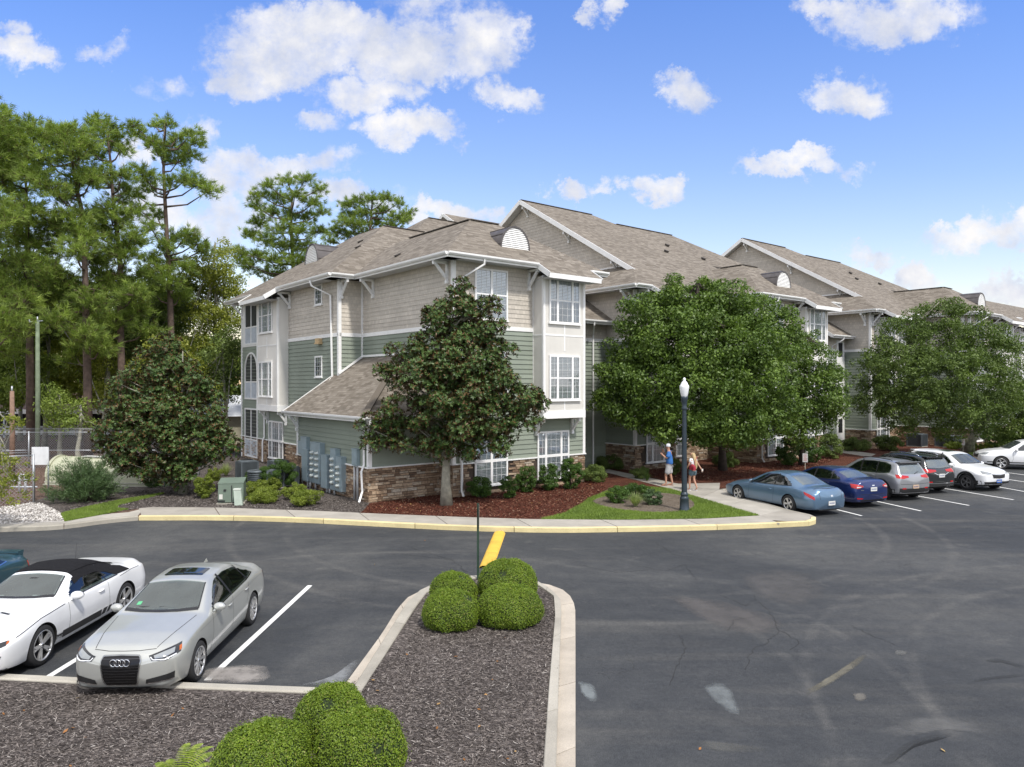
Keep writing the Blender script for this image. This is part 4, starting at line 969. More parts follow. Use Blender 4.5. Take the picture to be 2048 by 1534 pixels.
mb = MB(); mb.box((uL-.22,9.45,6.55),(uL,9.85,6.78)); mb.box((uL-.26,9.42,6.50),(uL-.02,9.88,6.56)); mb.build('vent_hood', M_lamp, p)
# small rear gable on the skyline
mb = MB(); g0 = (15.2, 24.0); zt = 17.9
roof('rear_gable_roof', p, [[(15.2,24,zt),(21,24,zt),(21,21,zt-1.8),(15.2,21,zt-1.8)], [(15.2,24,zt),(21,24,zt),(21,27,zt-1.8),(15.2,27,zt-1.8)]])
mb.beam((15.18,24,zt-.1),(15.18,21,zt-1.9),.05,.24); mb.beam((15.18,24,zt-.1),(15.18,27,zt-1.9),.05,.24); mb.build('rake_board', M_trim, p)
mb = MB(); mb.add([(15.7,21.3,zt-1.8),(15.7,26.7,zt-1.8),(15.7,24,zt-.15),(15.7,21.3,13),(15.7,26.7,13)], [(0,1,2),(0,3,4,1)]); mb.build('gable_siding', M_beige, p)
# porches at the far left end
def porch(v0, v1, z0, z1, arch, parent):
    e = bpy.data.objects.new('porch_opening', None); COL.objects.link(e); e.parent = parent; e.location = (uL, v1, z0); e.rotation_euler = (0,0,-PI/2)
    w_ = v1-v0; h = z1-z0; zr_ = .95
    s = MB()
    if arch:
        n = 14; pts = [(0,-.03,zr_),(w_,-.03,zr_)] + [(w_/2+math.cos(PI*i/n)*w_/2, -.03, h-w_*.5+math.sin(PI*i/n)*w_/2) for i in range(n+1)]
        s.add(pts, [tuple(range(len(pts)))])
    else: s.quad((0,-.03,zr_),(w_,-.03,zr_),(w_,-.03,h),(0,-.03,h))
    s.build('screen', M_screen, e)
    r_ = MB(); r_.box((0,-.045,.0),(w_,-.024,zr_))
    for i in range(int(w_/.12)): r_.box((.05+i*.12,-.06,.05),(.075+i*.12,-.045,zr_-.05))
    r_.build('railing', M_rail, e)
    f = MB(); f.box((-.09,-.075,-.09),(0,-.0,h-(w_*.5 if arch else 0))); f.box((w_,-.075,-.09),(w_+.09,0,h-(w_*.5 if arch else 0))); f.box((0,-.075,-.09),(w_,0,0)); f.box((0,-.075,zr_-.04),(w_,-.03,zr_+.03)); f.box((w_/2-.04,-.07,0),(w_/2+.04,-.03,h-.02))
    if arch:
        for i in range(14):
            a, b = PI*i/14, PI*(i+1)/14
            f.beam((w_/2+math.cos(a)*(w_/2+.045), -.05, h-w_*.5+math.sin(a)*(w_/2+.045)), (w_/2+math.cos(b)*(w_/2+.045), -.05, h-w_*.5+math.sin(b)*(w_/2+.045)), .06, .09)
    else: f.box((-.09,-.075,h),(w_+.09,0,h+.09))
    f.build('frame', M_trim, e)
porch(18.45, 20.45, 6.98, 9.25, False, p); porch(18.45, 20.45, 3.75, 6.35, True, p); porch(18.45, 20.45, .35, 3.05, False, p)
mb = MB(); mb.box((uL-.03,17.95,6.9),(uL+.02,18.33,9.4)); mb.box((uL-.035,20.58,6.9),(uL+.02,21.04,9.4)); mb.build('trim', M_trim, p)

# ---------------------------------------------------------------- one storey meter annex
uA, v0, v1 = -3.12, .98, 7.76; zt = 3.32
wall_set(p, (uA,v1), (uA,v0), z1=zt, upper=False); wall_set(p, (uA,v0), (-.02,v0), z1=zt, upper=False); wall_set(p, (uL,v1), (uA,v1), z1=zt, upper=False, stone=False)
corner_board(p, uA, v0, ZCAP+.04, zt); mb = MB(); mb.box((uA-.045,v1-.1,ZCAP+.04),(uA+.1,v1+.05,zt)); mb.build('corner_board', M_trim, p)
ez = 3.38; m = .68; eu = -3.58; ev = .52; top = ez+m*(-eu)
roof('annex_roof', p, [[(eu,ev,ez), (0,ev-eu,top), (0,8.25,top), (eu,8.25,ez)], [(eu,ev,ez), (-.02,ev,ez), (-.02,ev-eu,top)]], [])
mb = MB(); mb.beam((eu,ev,ez+.03),(0,ev-eu,top+.03),.26,.03); mb.build('hip_cap', M_shingle, p)
eave(p, (eu,8.25), (eu,ev), ez, inner=.5); eave(p, (eu,ev), (-.03,ev), ez, inner=.5)
mb = MB(); mb.beam((eu,8.26,ez-.10),(uL,8.26,ez-.10+m*(uL-eu)),.04,.22); mb.beam((-1.26,7.55,ez+m*(2.33)+.09),(-.02,7.55,top+.09),.05,.09); mb.beam((-.04,7.6,top+.07),(-.04,ev-eu,top+.07),.05,.09); mb.build('rake_board', M_trim, p)
g = MB(); 
g.add([(uA,v1,zt-.1),(uL,v1,zt-.1),(uL,v1,ez+m*(uL-eu)-.15)], [(0,1,2)]); g.build('green_siding', M_green, p)
bracket(p, uA, v1-.05, PI, 3.22, .42, .7)
downspout(p, [(eu+.25,ev-.05,3.26), (eu+.25,ev-.04,3.1), (uA-.10,v0+.22,2.85), (uA-.10,v0+.22,1.55), (uA-.20,v0+.22,1.3), (uA-.16,v0+.22,.55), (uA-.38,v0+.05,.18)])
# soffit lamp cone on the second wing
mb = MB(); mb.lathe([(.02,.18),(.05,.16),(.16,0),(.0,.02)], 14, (11.98, 4.2, 3.9)); mb.build('wall_lamp', M_trim, p)

# ---------------------------------------------------------------- meters on the annex wall (local frame of that wall)
M_mbox = plain('meter_cabinet_grey', (.30,.38,.42), .45, .2, .12, 3, spec=.5); M_mbox2 = plain('meter_cabinet_side', (.17,.22,.25), .5, .2)
M_mglass = plain('meter_glass', (.40,.44,.42), .12, .3, .2, 20, spec=.8); M_pvc = plain('conduit', (.45,.46,.46), .5); M_black = plain('black_plastic', (.02,.02,.022), .5)
def on_wall(name, label, cat, v, z, group=None):
    "origin at wall point; local x along the wall to the viewer's right, -y outwards"
    q = Vector((uA, v, 0)); cs, sn = math.cos(TH), math.sin(TH)
    return thing(name, label, cat, (C0[0]+q.x*cs-q.y*sn, C0[1]+q.x*sn+q.y*cs, z), TH-PI/2, group)
def pxv(px):   # photo column on the annex wall -> v
    k = (px-1024)/F; cs, sn = math.cos(TH), math.sin(TH)
    x0, y0 = C0[0]+uA*cs, C0[1]+uA*sn
    return (x0-k*y0)/(sn+k*cs)
def cab(px0, px1, zb, zt_, depth, cols, name, label, cat, legs=(), group=None, extra=None):
    va, vb = pxv(px0), pxv(px1); w_ = va-vb
    t = on_wall(name, label, cat, va, 0, group)
    b = MB(); b.box((0,-depth,zb),(w_,-.03,zt_)); b.box((-.015,-depth-.012,zt_-.03),(w_+.015,-.02,zt_+.012)); b.build('cabinet', M_mbox, t)
    s = MB(); s.box((.03,-depth-.008,zb+.04),(w_-.03,-depth-.0,zt_-.05)); s.build('cover', M_mbox, t)
    for (cx, zs) in cols:
        for z in zs:
            q = MB(); q.lathe([(0,-.13),(.055,-.13),(.075,-.10),(.078,-.02),(.10,-.015),(.10,0)], 18, (cx*w_, -depth-.005, z), 'y'); d = q.build('meter', M_mglass, t)
            fz = MB(); fz.lathe([(0,-.134),(.05,-.134),(.05,-.130)], 14, (cx*w_, -depth-.005, z), 'y'); fz.build('dial', plain('meter_dial', (.32,.34,.33), .5), d)
    for lx in legs:
        q = MB(); q.tube([(lx*w_,-depth*.5,zb),(lx*w_,-depth*.5,ZG)], .045, 10); q.build('conduit', M_pvc, t)
    if extra: extra(t, w_)
    return t
def handle(t, w_):
    q = MB(); q.box((-.10,-.30,.78+.0),(.0,-.17,.95)); q.build('latch_box', plain('latch_grey', (.10,.10,.10), .6), t)
    for z in (1.42, .62):
        q = MB(); q.tube([(w_*.45,-.29,z+.12),(w_*.45,-.30,z),(w_*.52,-.30,z-.04),(w_*.6,-.29,z)], .008, 6); q.build('handle', M_trim, t)
cab(601, 608.5, 1.52, 2.06, .12, [], 'utility_box', 'small pale grey box, leftmost on the annex wall above the stone', 'utility box', (.9,))
cab(609, 621, 1.45, 2.28, .18, [], 'utility_box', 'tall grey box with dark side behind the left switch cabinet on the annex wall', 'utility box')
cab(617, 628, .42, 1.78, .30, [], 'switch_cabinet', 'tall narrow grey switch cabinet left of the ten meter bank', 'electrical cabinet', (.5,.95), None, handle)
cab(631, 651, .42, 2.12, .24, [(.26, (.72,.96,1.20,1.44,1.68)), (.74, (.72,.96,1.20,1.44,1.68))], 'meter_bank', 'grey meter bank with two equal columns of round electric meters', 'meter bank', (.3,))
cab(655, 667, .34, 1.68, .30, [], 'switch_cabinet', 'tall narrow grey switch cabinet between the two meter banks', 'electrical cabinet', (.5,.95), None, handle)
cab(671.5, 682, .34, 1.98, .24, [(.5, (.64,.87,1.10,1.33,1.56))], 'meter_bank', 'tall single column of five round meters, left half of the stepped bank', 'meter bank', (.3,))
cab(682.5, 694, .34, 1.70, .24, [(.5, (.56,.80,1.04,1.28))], 'meter_bank', 'short column of four round meters at the right of the stepped bank', 'meter bank')
cab(711, 721, 1.46, 2.10, .16, [], 'utility_box', 'lone grey box near the annex corner with two thin pipes below it', 'utility box', (.2,.8))
mbt = MB()
for (a, b, zt_) in ((.05,.75,2.34),(1.35,2.5,2.2),(3.1,3.75,2.04),(3.7,4.4,1.78)):
    pass
# ---------------------------------------------------------------- vegetation
M_bark_pine = plain('pine_bark', (.12,.085,.068), .95, 0, .4, 4, .8, 12); M_bark_grey = plain('grey_bark', (.26,.25,.20), .95, 0, .35, 5, .7, 16); M_bark_dark = plain('dark_bark', (.075,.06,.048), .95, 0, .3, 5, .7, 16)
F_pine = foliage_mat('pine_needles', (.090,.145,.030), (.36,.46,.11), rust=(.13,.09,.04), rustamt=.05, rough=.6, trans=.3)
F_pine2 = foliage_mat('pine_needles_near', (.030,.060,.022), (.105,.165,.055), rough=.6, trans=.22)
F_mag = foliage_mat('magnolia_leaf', (.026,.058,.014), (.10,.165,.042), rust=(.125,.070,.026), rustamt=.15, rough=.46, trans=.06, back=(.075,.052,.022))
F_oak = foliage_mat('oak_leaf', (.034,.072,.013), (.19,.285,.055), rough=.45, trans=.2)
F_oak2 = foliage_mat('olive_oak_leaf', (.042,.076,.018), (.175,.245,.060), rough=.5, trans=.22)
F_yel = foliage_mat('yellow_green_leaf', (.12,.155,.022), (.36,.38,.07), rough=.5, trans=.3)
F_mid = foliage_mat('woodland_leaf', (.09,.145,.026), (.30,.38,.080), rough=.55, trans=.25)
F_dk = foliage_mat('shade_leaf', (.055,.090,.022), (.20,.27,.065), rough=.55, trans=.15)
F_box = foliage_mat('boxwood_leaf', (.085,.145,.012), (.27,.37,.036), rust=(.26,.26,.06), rustamt=.03, rough=.5, trans=.25)
F_shrub = foliage_mat('shrub_leaf', (.030,.070,.014), (.105,.190,.032), rough=.4, trans=.2)
F_lime = foliage_mat('lime_shrub_leaf', (.11,.155,.020), (.28,.34,.055), rough=.5, trans=.25)
F_ole = foliage_mat('narrow_bluegreen_leaf', (.050,.095,.042), (.13,.20,.085), rough=.5, trans=.2)
F_var = foliage_mat('variegated_blade', (.15,.21,.07), (.52,.56,.30), rough=.5, trans=.3)
F_fern = foliage_mat('fern_leaf', (.17,.25,.03), (.40,.48,.09), rough=.5, trans=.3)

def finish_veg(t, crown_me, name='crown'):
    return link(name, crown_me, t)
def local_blobs(base, blobs):
    return [(x-base[0], y-base[1], z-base[2], a, b, c) for (x, y, z, a, b, c) in blobs]
def crown_from(blobs, per_area, size, aspect, mat, sub=None, shell=(.7,1.05), jitter=.7, up=.15, name='crown', dens=1.0):
    sb = sub_blobs(blobs, *sub) if sub else blobs
    P, Q, S = blob_points(sb, per_area*dens, shell)
    Q = nrm(Q + np.array([0, 0, up])); r = np.clip(RNG.uniform(0, 1, len(P))*.6 + .2 + S, 0, 1)
    return leaves(name, P, Q, size, aspect, mat, jitter, r), sb
def limbs(mb, trunk, targets, r0=.10, n=5, seg=4, wob=.12):
    for tg in targets:
        tg = Vector(tg); j = random.randint(max(0, len(trunk)//3), len(trunk)-1); s = Vector(trunk[j])
        pts = [s + (tg-s)*(i/seg) + (Vector([random.uniform(-wob, wob) for _ in range(3)]) if 0 < i < seg else Vector((0,0,0))) + Vector((0,0,-.25*math.sin(PI*i/seg)*min(1, (tg-s).length/3))) for i in range(seg+1)]
        mb.tube(pts, [r0*(1-.8*i/seg) for i in range(seg+1)], n, cap=False)
def tree(name, label, base, blobs, leafmat, barkmat, trunk_r, size, per_area, sub, aspect=.5, cat='tree', group=None, trunk_top=None, jitter=.75, nl=14, lean=(0,0), up=.15, dens=1.0, shell=(.6,1.08)):
    t = thing(name, label, cat, base, 0, group)
    lb = local_blobs(base, blobs); me, sb = crown_from(lb, per_area, size, aspect, leafmat, sub, jitter=jitter, up=up, dens=dens, shell=shell)
    link('crown', me, t)
    ztop = max(b[2]+b[5]*.5 for b in lb) if trunk_top is None else trunk_top
    cx = sum(b[0] for b in lb)/len(lb); cy = sum(b[1] for b in lb)/len(lb); n = 8
    tr = [(cx*(i/n)**1.2 + lean[0]*math.sin(PI*i/n) + random.uniform(-.04,.04), cy*(i/n)**1.2 + random.uniform(-.04,.04), ztop*i/n) for i in range(n+1)]
    mb = MB(); mb.tube(tr, [trunk_r*(1.35 if i == 0 else 1)*(1-.85*(i/n)) for i in range(n+1)], 12)
    limbs(mb, tr, [(b[0], b[1], b[2]) for b in random.sample(sb, min(nl, len(sb)))], trunk_r*.38)
    mb.build('trunk', barkmat, t); return t

# pines: tufts of needles held on branch ends
def needle_tufts(P, dirs, n_need, ln, wd, mat, name='crown'):
    k = len(P); d = nrm(dirs)[:, None, :] + RNG.normal(0, .62, (k, n_need, 3)); d = nrm(d)
    s = nrm(np.cross(d, RNG.normal(0, 1, (k, n_need, 3)))) * wd
    b0 = P[:, None, :] + RNG.normal(0, .05, (k, n_need, 3)); l = ln*RNG.uniform(.7, 1.2, (k, n_need, 1))
    V = np.stack([b0-s, b0+s, b0+d*l], 2).reshape(-1, 3, 3)
    sh = np.repeat(RNG.uniform(0, 1, k), n_need)*.6 + RNG.uniform(0, .4, k*n_need)
    return np_mesh(name, V, 3, mat, sh, RNG.uniform(0, 1, k*n_need))
def pine(label, base_px, depth, trunk_px, clumps, r_trunk=.26, rc=.8, density=48, mat=None, dj=1.6, group='tall pines behind the fence', needles=22, ln=.36, wd=.017):
    base = G(base_px[0], base_px[1], 0) if depth is None else ((base_px[0]-1024)/F*depth, depth)
    d = base[1]; t = thing('pine_tree', label, 'pine tree', (base[0], base[1], 0), 0, group)
    tr = [Vector((0,0,0))] + [P3(x, y, d)-Vector((base[0], base[1], 0)) for x, y in trunk_px]
    mb = MB(); n = len(tr); mb.tube(tr, [r_trunk*(1-.80*i/(n-1)) for i in range(n)], 10)
    P, D = [], []
    for c in clumps:
        x, y = c[0], c[1]; r = (c[2] if len(c) > 2 else 1.0)*rc*1.0; dd = d + random.uniform(-dj, dj)
        q = P3(x, y, dd) - Vector((base[0], base[1], 0))
        # branch from the trunk a little below
        cand = min(tr, key=lambda v: abs(v.z-(q.z-.9)) ); i0 = tr.index(cand)
        a = cand if i0 else tr[1]
        for i in range(len(tr)-1):
            if tr[i].z <= q.z-.8 <= tr[i+1].z: a = tr[i].lerp(tr[i+1], (q.z-.8-tr[i].z)/max(.01, tr[i+1].z-tr[i].z)); break
        mid = (a+q)/2 + Vector((0,0,-.3+random.uniform(-.15,.15)))
        mb.tube([a, mid, q], [.075, .05, .02], 5, cap=False)
        for _ in range(max(4, int(density*(c[2] if len(c) > 2 else 1)**2))):
            v = nrm(RNG.normal(0, 1, 3)) * RNG.uniform(.2, 1.05); v = v*np.array([r*1.2, r*1.2, r*.78])
            P.append(np.array(q)+v); D.append(np.array([v[0]*1.0, v[1]*1.0, abs(v[2])*.5+.28*r]))
            if random.random() < .22: mb.tube([q-Vector((0,0,.1)), Vector(P[-1])], [.018,.008], 3, cap=False)
    mb.build('trunk', M_bark_pine, t)
    link('crown', needle_tufts(np.array(P), np.array(D), needles, ln, wd, mat or F_pine), t); return t
def zz(l, s=3.485, x0=0, y0=180): return [(x0+c[0]/s, y0+c[1]/s) + tuple(c[2:]) for c in l]
pine('tall slim pine with clear sky round its crown, rightmost of the left group', (346,880), 47, [(343,700),(340,582),(333,460),(327,341),(330,237)],
     zz([(930,240,.7),(960,290,.8),(1080,250,.6),(1160,225,.8),(1240,330),(1330,310,.9),(1380,370,.8),(1060,360),(1200,400,1.2),(1120,440),(1330,450,1.1),(1240,500,.9),(980,570,1),(1040,620,1),(1200,640,.9),(1300,620,1.1),(1390,650,1),(1460,700,.9),(950,740,.9),(970,830,1),(1040,690,.8),(1090,870,.8),(1050,960,.9),(1300,1010,1),(1190,1030,1.1),(1370,1070,1),(1130,1090,.9),(1420,1110,.8),(1050,1180,1.1),(1210,1200,1.1),(1120,1260,1.2),(1290,1230,1),(1000,1280,1.1),(1180,1330,1.2),(1060,1400,1.2),(1260,1430,1.2)]), .25, .72)
pine('tall pine with a narrow forked top, second from the right in the left group', (244,885), 45, [(243,735),(240,600),(241,539),(236,480),(227,410),(221,323),(212,250)],
     zz([(640,230,.8),(700,210,.7),(760,260,1),(840,320,1),(680,310,1),(770,380,1),(840,420,.8),(620,400,.9),(690,460,.8),(850,600,1),(790,640,.8),(720,580,1.1),(640,640,1.1),(880,690,.9),(830,760,.9),(900,860,.9),(760,830,1.1),(690,880,1.2),(640,960,1.2),(830,920,1.1),(740,990,1.1),(930,1010,.9),(860,1080,1.1),(960,1060,1),(880,1150,1.2),(780,1130,1.2),(700,1200,1.2),(860,1330,1.4),(760,1380,1.4),(640,1400,1.3),(940,1420,1.2),(700,1290,1.2)])+[(230,640,1.3),(280,620,1.2),(190,650,1.2),(300,660,1.2),(250,590,1.3)], .24, .74)
pine('bushy pine with leaning limbs, third from the right in the left group', (177,890), 43, [(175,760),(172,640),(170,540),(164,424),(150,360),(140,290)],
     zz([(380,280,1),(460,290,1.1),(530,310,1.1),(590,370,1),(330,350,1.1),(420,370,1.2),(500,420,1.2),(570,470,.9),(290,450,1.1),(390,480,1.1),(240,500,1),(180,600,1.2),(280,620,1.2),(360,680,1.2),(440,740,1.1),(560,600,1.1),(520,680,.9),(600,560,.9),(640,620,1),(560,860,1),(480,930,1.3),(400,880,1),(560,1000,1.2),(420,1010,1.2),(620,1060,1.1),(330,960,1.1),(250,830,1),(170,810,1.1),(520,1120,1.2),(640,1160,1)])+[(130,560,1.4),(180,600,1.4),(110,640,1.4),(170,670,1.4),(220,560,1.3),(150,710,1.3),(95,600,1.3),(205,690,1.2)], .27, .78, dj=2.2)
pine('broad pine at the left edge with its crown cut by the frame', (62,885), 44, [(60,700),(58,560),(55,440),(50,330)],
     zz([(60,270,1.1),(150,290,1.1),(200,240,1),(250,300,.9),(100,360,1.2),(20,380,1.2),(180,400,1.2),(60,470,1.2),(140,520,1.2),(10,540,1.2),(230,560,1),(20,640,1.2),(100,700,1.1),(30,840,1.2),(100,900,1.2),(200,920,1.2),(20,960,1.2),(160,1010,1.3),(60,1080,1.3),(250,1060,1.2),(350,1120,1.2),(150,1180,1.3),(260,1230,1.4),(360,1270,1.3),(60,1260,1.4),(250,1340,1.5),(130,1380,1.5),(420,1380,1.3),(20,1420,1.4)]), .27, .8, dj=2.4)
pine('tall dark pine partly outside the left frame edge', (-30,880), 41, [(-32,600),(-30,400),(-20,260)],
     [(0,215,.9),(12,235,.8),(-15,240,1),(-5,275,1.1),(15,300,1),(-20,320,1.2),(5,350,1.1),(-15,400,1.2),(10,430,1.1),(-20,470,1.2),(5,520,1.3),(-10,580,1.3),(10,640,1.3),(0,700,1.3),(30,660,1.3),(50,600,1.3)], .25, .85)
pine('dense pine rising behind the left end of the roof', (590,860), 56, [(590,700),(588,560),(582,460),(585,380)],
     [(540,372,.8),(575,362,.9),(610,360,.9),(640,378,.8),(520,390,.9),(555,395,1),(590,390,1),(628,405,1),(510,412,.9),(545,425,1),(580,430,1.1),(615,432,1),(645,425,.7),(520,445,1),(560,455,1.1),(600,462,1.1),(635,462,.9),(500,470,.9),(535,480,1.1),(575,490,1.2),(615,492,1.1),(480,505,.9),(515,510,1.1),(555,520,1.2),(595,520,1.2),(640,505,1),(500,535,1),(540,545,1.2),(580,555,1.2),(485,525,.8),(625,545,1.1),(660,520,.9)], .27, .78, group='pines behind the building', density=60)
pine('smaller pine showing over the roof ridge right of the dense pine', (742,860), 62, [(742,700),(742,560),(740,460),(745,398)],
     [(695,408,.9),(720,402,.9),(745,398,.9),(772,396,.9),(798,405,.8),(815,425,.8),(700,428,1),(730,424,1),(765,420,1),(795,435,.9),(688,445,1),(715,448,1.1),(750,445,1.1),(785,450,1),(670,462,1),(700,470,1.1),(735,470,1.1),(660,480,.9),(815,440,.7)], .27, .78, group='pines behind the building', density=60)

def B(px, py, d, r, ry=None, rz=None): p = P3(px, py, d); return (p.x, p.y, p.z, r, ry or r, rz or r*.85)
# broadleaf trees behind the left yard
def wood(label, px, d, cl, mat, size=.15, bark=None, dens=1.0, cat='tree', grp='broadleaf trees behind the fence'):
    x = (px-1024)/F*d
    tree('broadleaf_tree', label, (x, d, 0), [B(a, b, d+random.uniform(-1, 1), r*d/F) for a, b, r in cl], mat, bark or M_bark_grey, .16, size, 30, (2.3,.34,.66), .6, cat, grp, nl=16, dens=dens*1.35)
wood('yellow green tree between the pines and the left end of the building', 428, 50, [(420,530,38),(450,560,34),(400,570,36),(440,610,38),(410,640,40),(460,650,28),(395,690,36),(445,500,20),(425,720,36),(460,600,24)], F_yel, .14, dens=.75)
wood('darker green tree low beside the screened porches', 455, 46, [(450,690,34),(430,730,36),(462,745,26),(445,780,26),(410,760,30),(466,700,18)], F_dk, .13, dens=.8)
wood('yellow green tree low behind the two rightmost left pines', 300, 54, [(300,620,60),(350,660,50),(260,680,55),(320,720,60),(370,720,40),(280,760,50),(360,790,45)], F_mid, .16)
wood('light green tree behind the bushy pine', 160, 55, [(150,640,60),(200,700,55),(120,720,50),(180,770,50),(240,760,40),(100,780,40)], F_yel, .16, dens=.8)
wood('mid green tree behind the wooden utility pole', 40, 56, [(30,620,60),(80,680,55),(10,700,60),(60,750,50),(10,770,50),(90,760,40)], F_mid, .16)
wood('low leafy tree in front of the long low house', 120, 42, [(110,800,24),(130,830,20),(95,825,18),(140,850,14),(120,860,14)], F_mid, .12)
wood('small leafy tree in front of the porch of the long low house', 155, 40, [(165,820,16),(150,845,16),(175,850,12)], F_mid, .12)
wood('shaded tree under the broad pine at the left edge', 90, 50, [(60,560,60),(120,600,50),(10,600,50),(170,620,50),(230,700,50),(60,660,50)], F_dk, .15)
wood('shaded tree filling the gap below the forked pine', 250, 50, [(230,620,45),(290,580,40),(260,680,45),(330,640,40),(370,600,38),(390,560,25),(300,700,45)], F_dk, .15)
for i, (a, lab) in enumerate(((-25,'leafy tree mostly cut off by the left picture edge'),)):
    wood(lab, a, 48, [(a-20,600,60),(a+30,660,60),(a,720,60),(a+20,780,50),(a-30,540,50)], F_mid, .16)
wood('bright green understorey tree behind the left fence, centre', 205, 46, [(185,690,30),(215,720,34),(240,760,30),(200,790,26),(255,800,24)], F_yel, .14, dens=.8)
wood('bright green understorey tree behind the left fence, far left', 60, 47, [(35,700,32),(75,730,34),(50,770,30),(95,790,28),(20,760,26)], F_mid, .14, dens=.9)
wood('understorey tree right of the leftmost magnolia top', 330, 45, [(300,740,30),(335,700,34),(370,740,30),(395,780,28),(330,790,26),(410,830,22)], F_yel, .14, dens=.8)
# distant woods as one mass
wd_b = []
for i in range(60):
    x = -80 + i*1.7; wd_b.append((x, 74+random.uniform(-3, 3), random.uniform(2.5, 6.5), 2.6, 2.6, random.uniform(3, 5.4)))
me, _ = crown_from(wd_b, 7, .42, .6, F_mid, (.25,.8,1.3)); o = link('distant_woods', me); o['kind'] = 'stuff'

# magnolias
def magnolia(label, base, blobs, dens, trunk_r, low):
    t = thing('magnolia_tree', label, 'magnolia tree', base, 0, 'magnolia trees')
    lb = local_blobs(base, blobs); sb = sub_blobs(lb, dens*1.4, .24, .44, .8, .35)
    P, Q, S, RR = [], [], [], []
    for (cx, cy, cz, r, _, rz) in sb:
        sh = RNG.uniform(-.15, .15)
        for _ in range(int(44*(r/.35)**2)):
            d = nrm(RNG.normal(0, 1, 3)); 
            if d[2] < -.3 and RNG.uniform() < .6: d[2] = -d[2]
            c = np.array([cx, cy, cz]) + d*np.array([r, r, rz])*RNG.uniform(.55, 1.05)
            k = 6; ax = nrm(d + np.array([0, 0, .35])); a = nrm(np.cross(ax, RNG.normal(0, 1, 3))); b = np.cross(ax, a)
            for j in range(k):
                th = 2*PI*j/k + RNG.uniform(-.3, .3); out = a*math.cos(th) + b*math.sin(th); dr = nrm(out*.85 + ax*RNG.uniform(.25, .8))
                P.append(c); Q.append(dr); S.append(nrm(np.cross(dr, np.cross(ax, dr)+1e-6)) ); RR.append(np.clip(RNG.uniform(.1,.9)+sh, 0, 1))
    P = np.array(P); Dr = np.array(Q); N_ = nrm(np.cross(np.cross(Dr, np.array(S)), Dr) + RNG.normal(0, .2, P.shape)); side = nrm(np.cross(Dr, N_)); l = RNG.uniform(.09, .155, (len(P), 1))
    V = np.stack([P, P+Dr*l*.5+side*l*.20, P+Dr*l, P+Dr*l*.5-side*l*.20], 1)
    link('crown', np_mesh('crown', V, 4, F_mag, RR, RNG.uniform(0, 1, len(P))), t)
    ztop = max(b[2] for b in lb); tr = [(random.uniform(-.05,.05), random.uniform(-.05,.05), ztop*i/9) for i in range(10)]; tr[0] = (0,0,0)
    mb = MB(); mb.tube(tr, [trunk_r*(1.45 if i == 0 else 1.08 if i == 1 else 1)*(1-.9*i/9) for i in range(10)], 16)
    for (cx, cy, cz, r, _, _) in random.sample(sb, min(60, len(sb))):
        z = max(low, cz-.5-.25*math.hypot(cx, cy)); mb.tube([(0,0,z), (cx*.5,cy*.5,(z+cz)/2-.05), (cx,cy,cz)], [.045,.03,.012], 5, cap=False)
    mb.build('trunk', M_bark_grey, t); return t
b1 = G(893,1010,.15); d1 = b1[1]
mg = [B(925,585,d1,.42,None,.5), B(925,610,d1,.55), B(900,640,d1,.80), B(955,650,d1,.75), B(860,640,d1-.2,.5), B(985,640,d1,.45,None,.7), B(915,680,d1,.95), B(880,700,d1,.95), B(945,710,d1,.97), B(925,745,d1-.5,1.1), B(865,750,d1-.4,1.0), B(975,745,d1,.75), B(900,820,d1-.6,1.3), B(815,705,d1,.5,None,.35), B(1000,700,d1,.5,None,.35), B(840,770,d1,1.35), B(920,780,d1-.5,1.5), B(985,775,d1,.9), B(775,748,d1,.45,None,.25), B(1010,752,d1+.2,.55),
      B(800,835,d1,1.1,None,.65), B(880,850,d1-.7,1.4,None,.85), B(960,845,d1,1.2,None,.8), B(1030,805,d1,1.0,None,.55), B(1070,803,d1,.42,None,.3), B(745,850,d1,.75,None,.35), B(770,880,d1,.7,None,.3), B(850,895,d1-.4,.9,None,.35), B(930,880,d1,.8,None,.35), B(1000,860,d1,.7,None,.45), B(1050,835,d1,.6,None,.45), B(985,895,d1-.4,.45,None,.22), B(940,905,d1-.3,.35,None,.2)]
mg = [(x, y, z, r*.88 if r >= .99 else r, q*.88 if r >= .99 else q, min(c_, r*.64) if r >= .99 else c_) for (x, y, z, r, q, c_) in mg]
magnolia('tall magnolia with rust brown leaf backs in front of the building corner', (b1[0], b1[1], .13), mg, 1.35, .17, 1.7)
b2 = G(366,987,.15); d2 = b2[1]
mg2 = [B(330,702,d2,.6), B(300,730,d2,.6), B(360,725,d2,.6), B(285,770,d2,.9), B(335,770,d2,1.0), B(380,770,d2,.9), B(410,790,d2,.6), B(270,820,d2,1.0), B(330,830,d2-.4,1.3), B(395,830,d2,1.0), B(250,870,d2,1.0), B(310,890,d2-.4,1.3), B(380,880,d2-.3,1.2), B(430,870,d2,.7), B(230,905,d2,.7,None,.45), B(455,893,d2,.35,None,.3), B(290,935,d2-.3,1.0,None,.5), B(360,935,d2-.4,.9,None,.55), B(410,915,d2,.9,None,.5), B(260,925,d2,.7,None,.4), B(345,960,d2-.4,.5,None,.3)]
magnolia('rounder magnolia with rust brown leaf backs beside the fenced tank yard', (b2[0], b2[1], .13), mg2, 1.35, .14, .6)
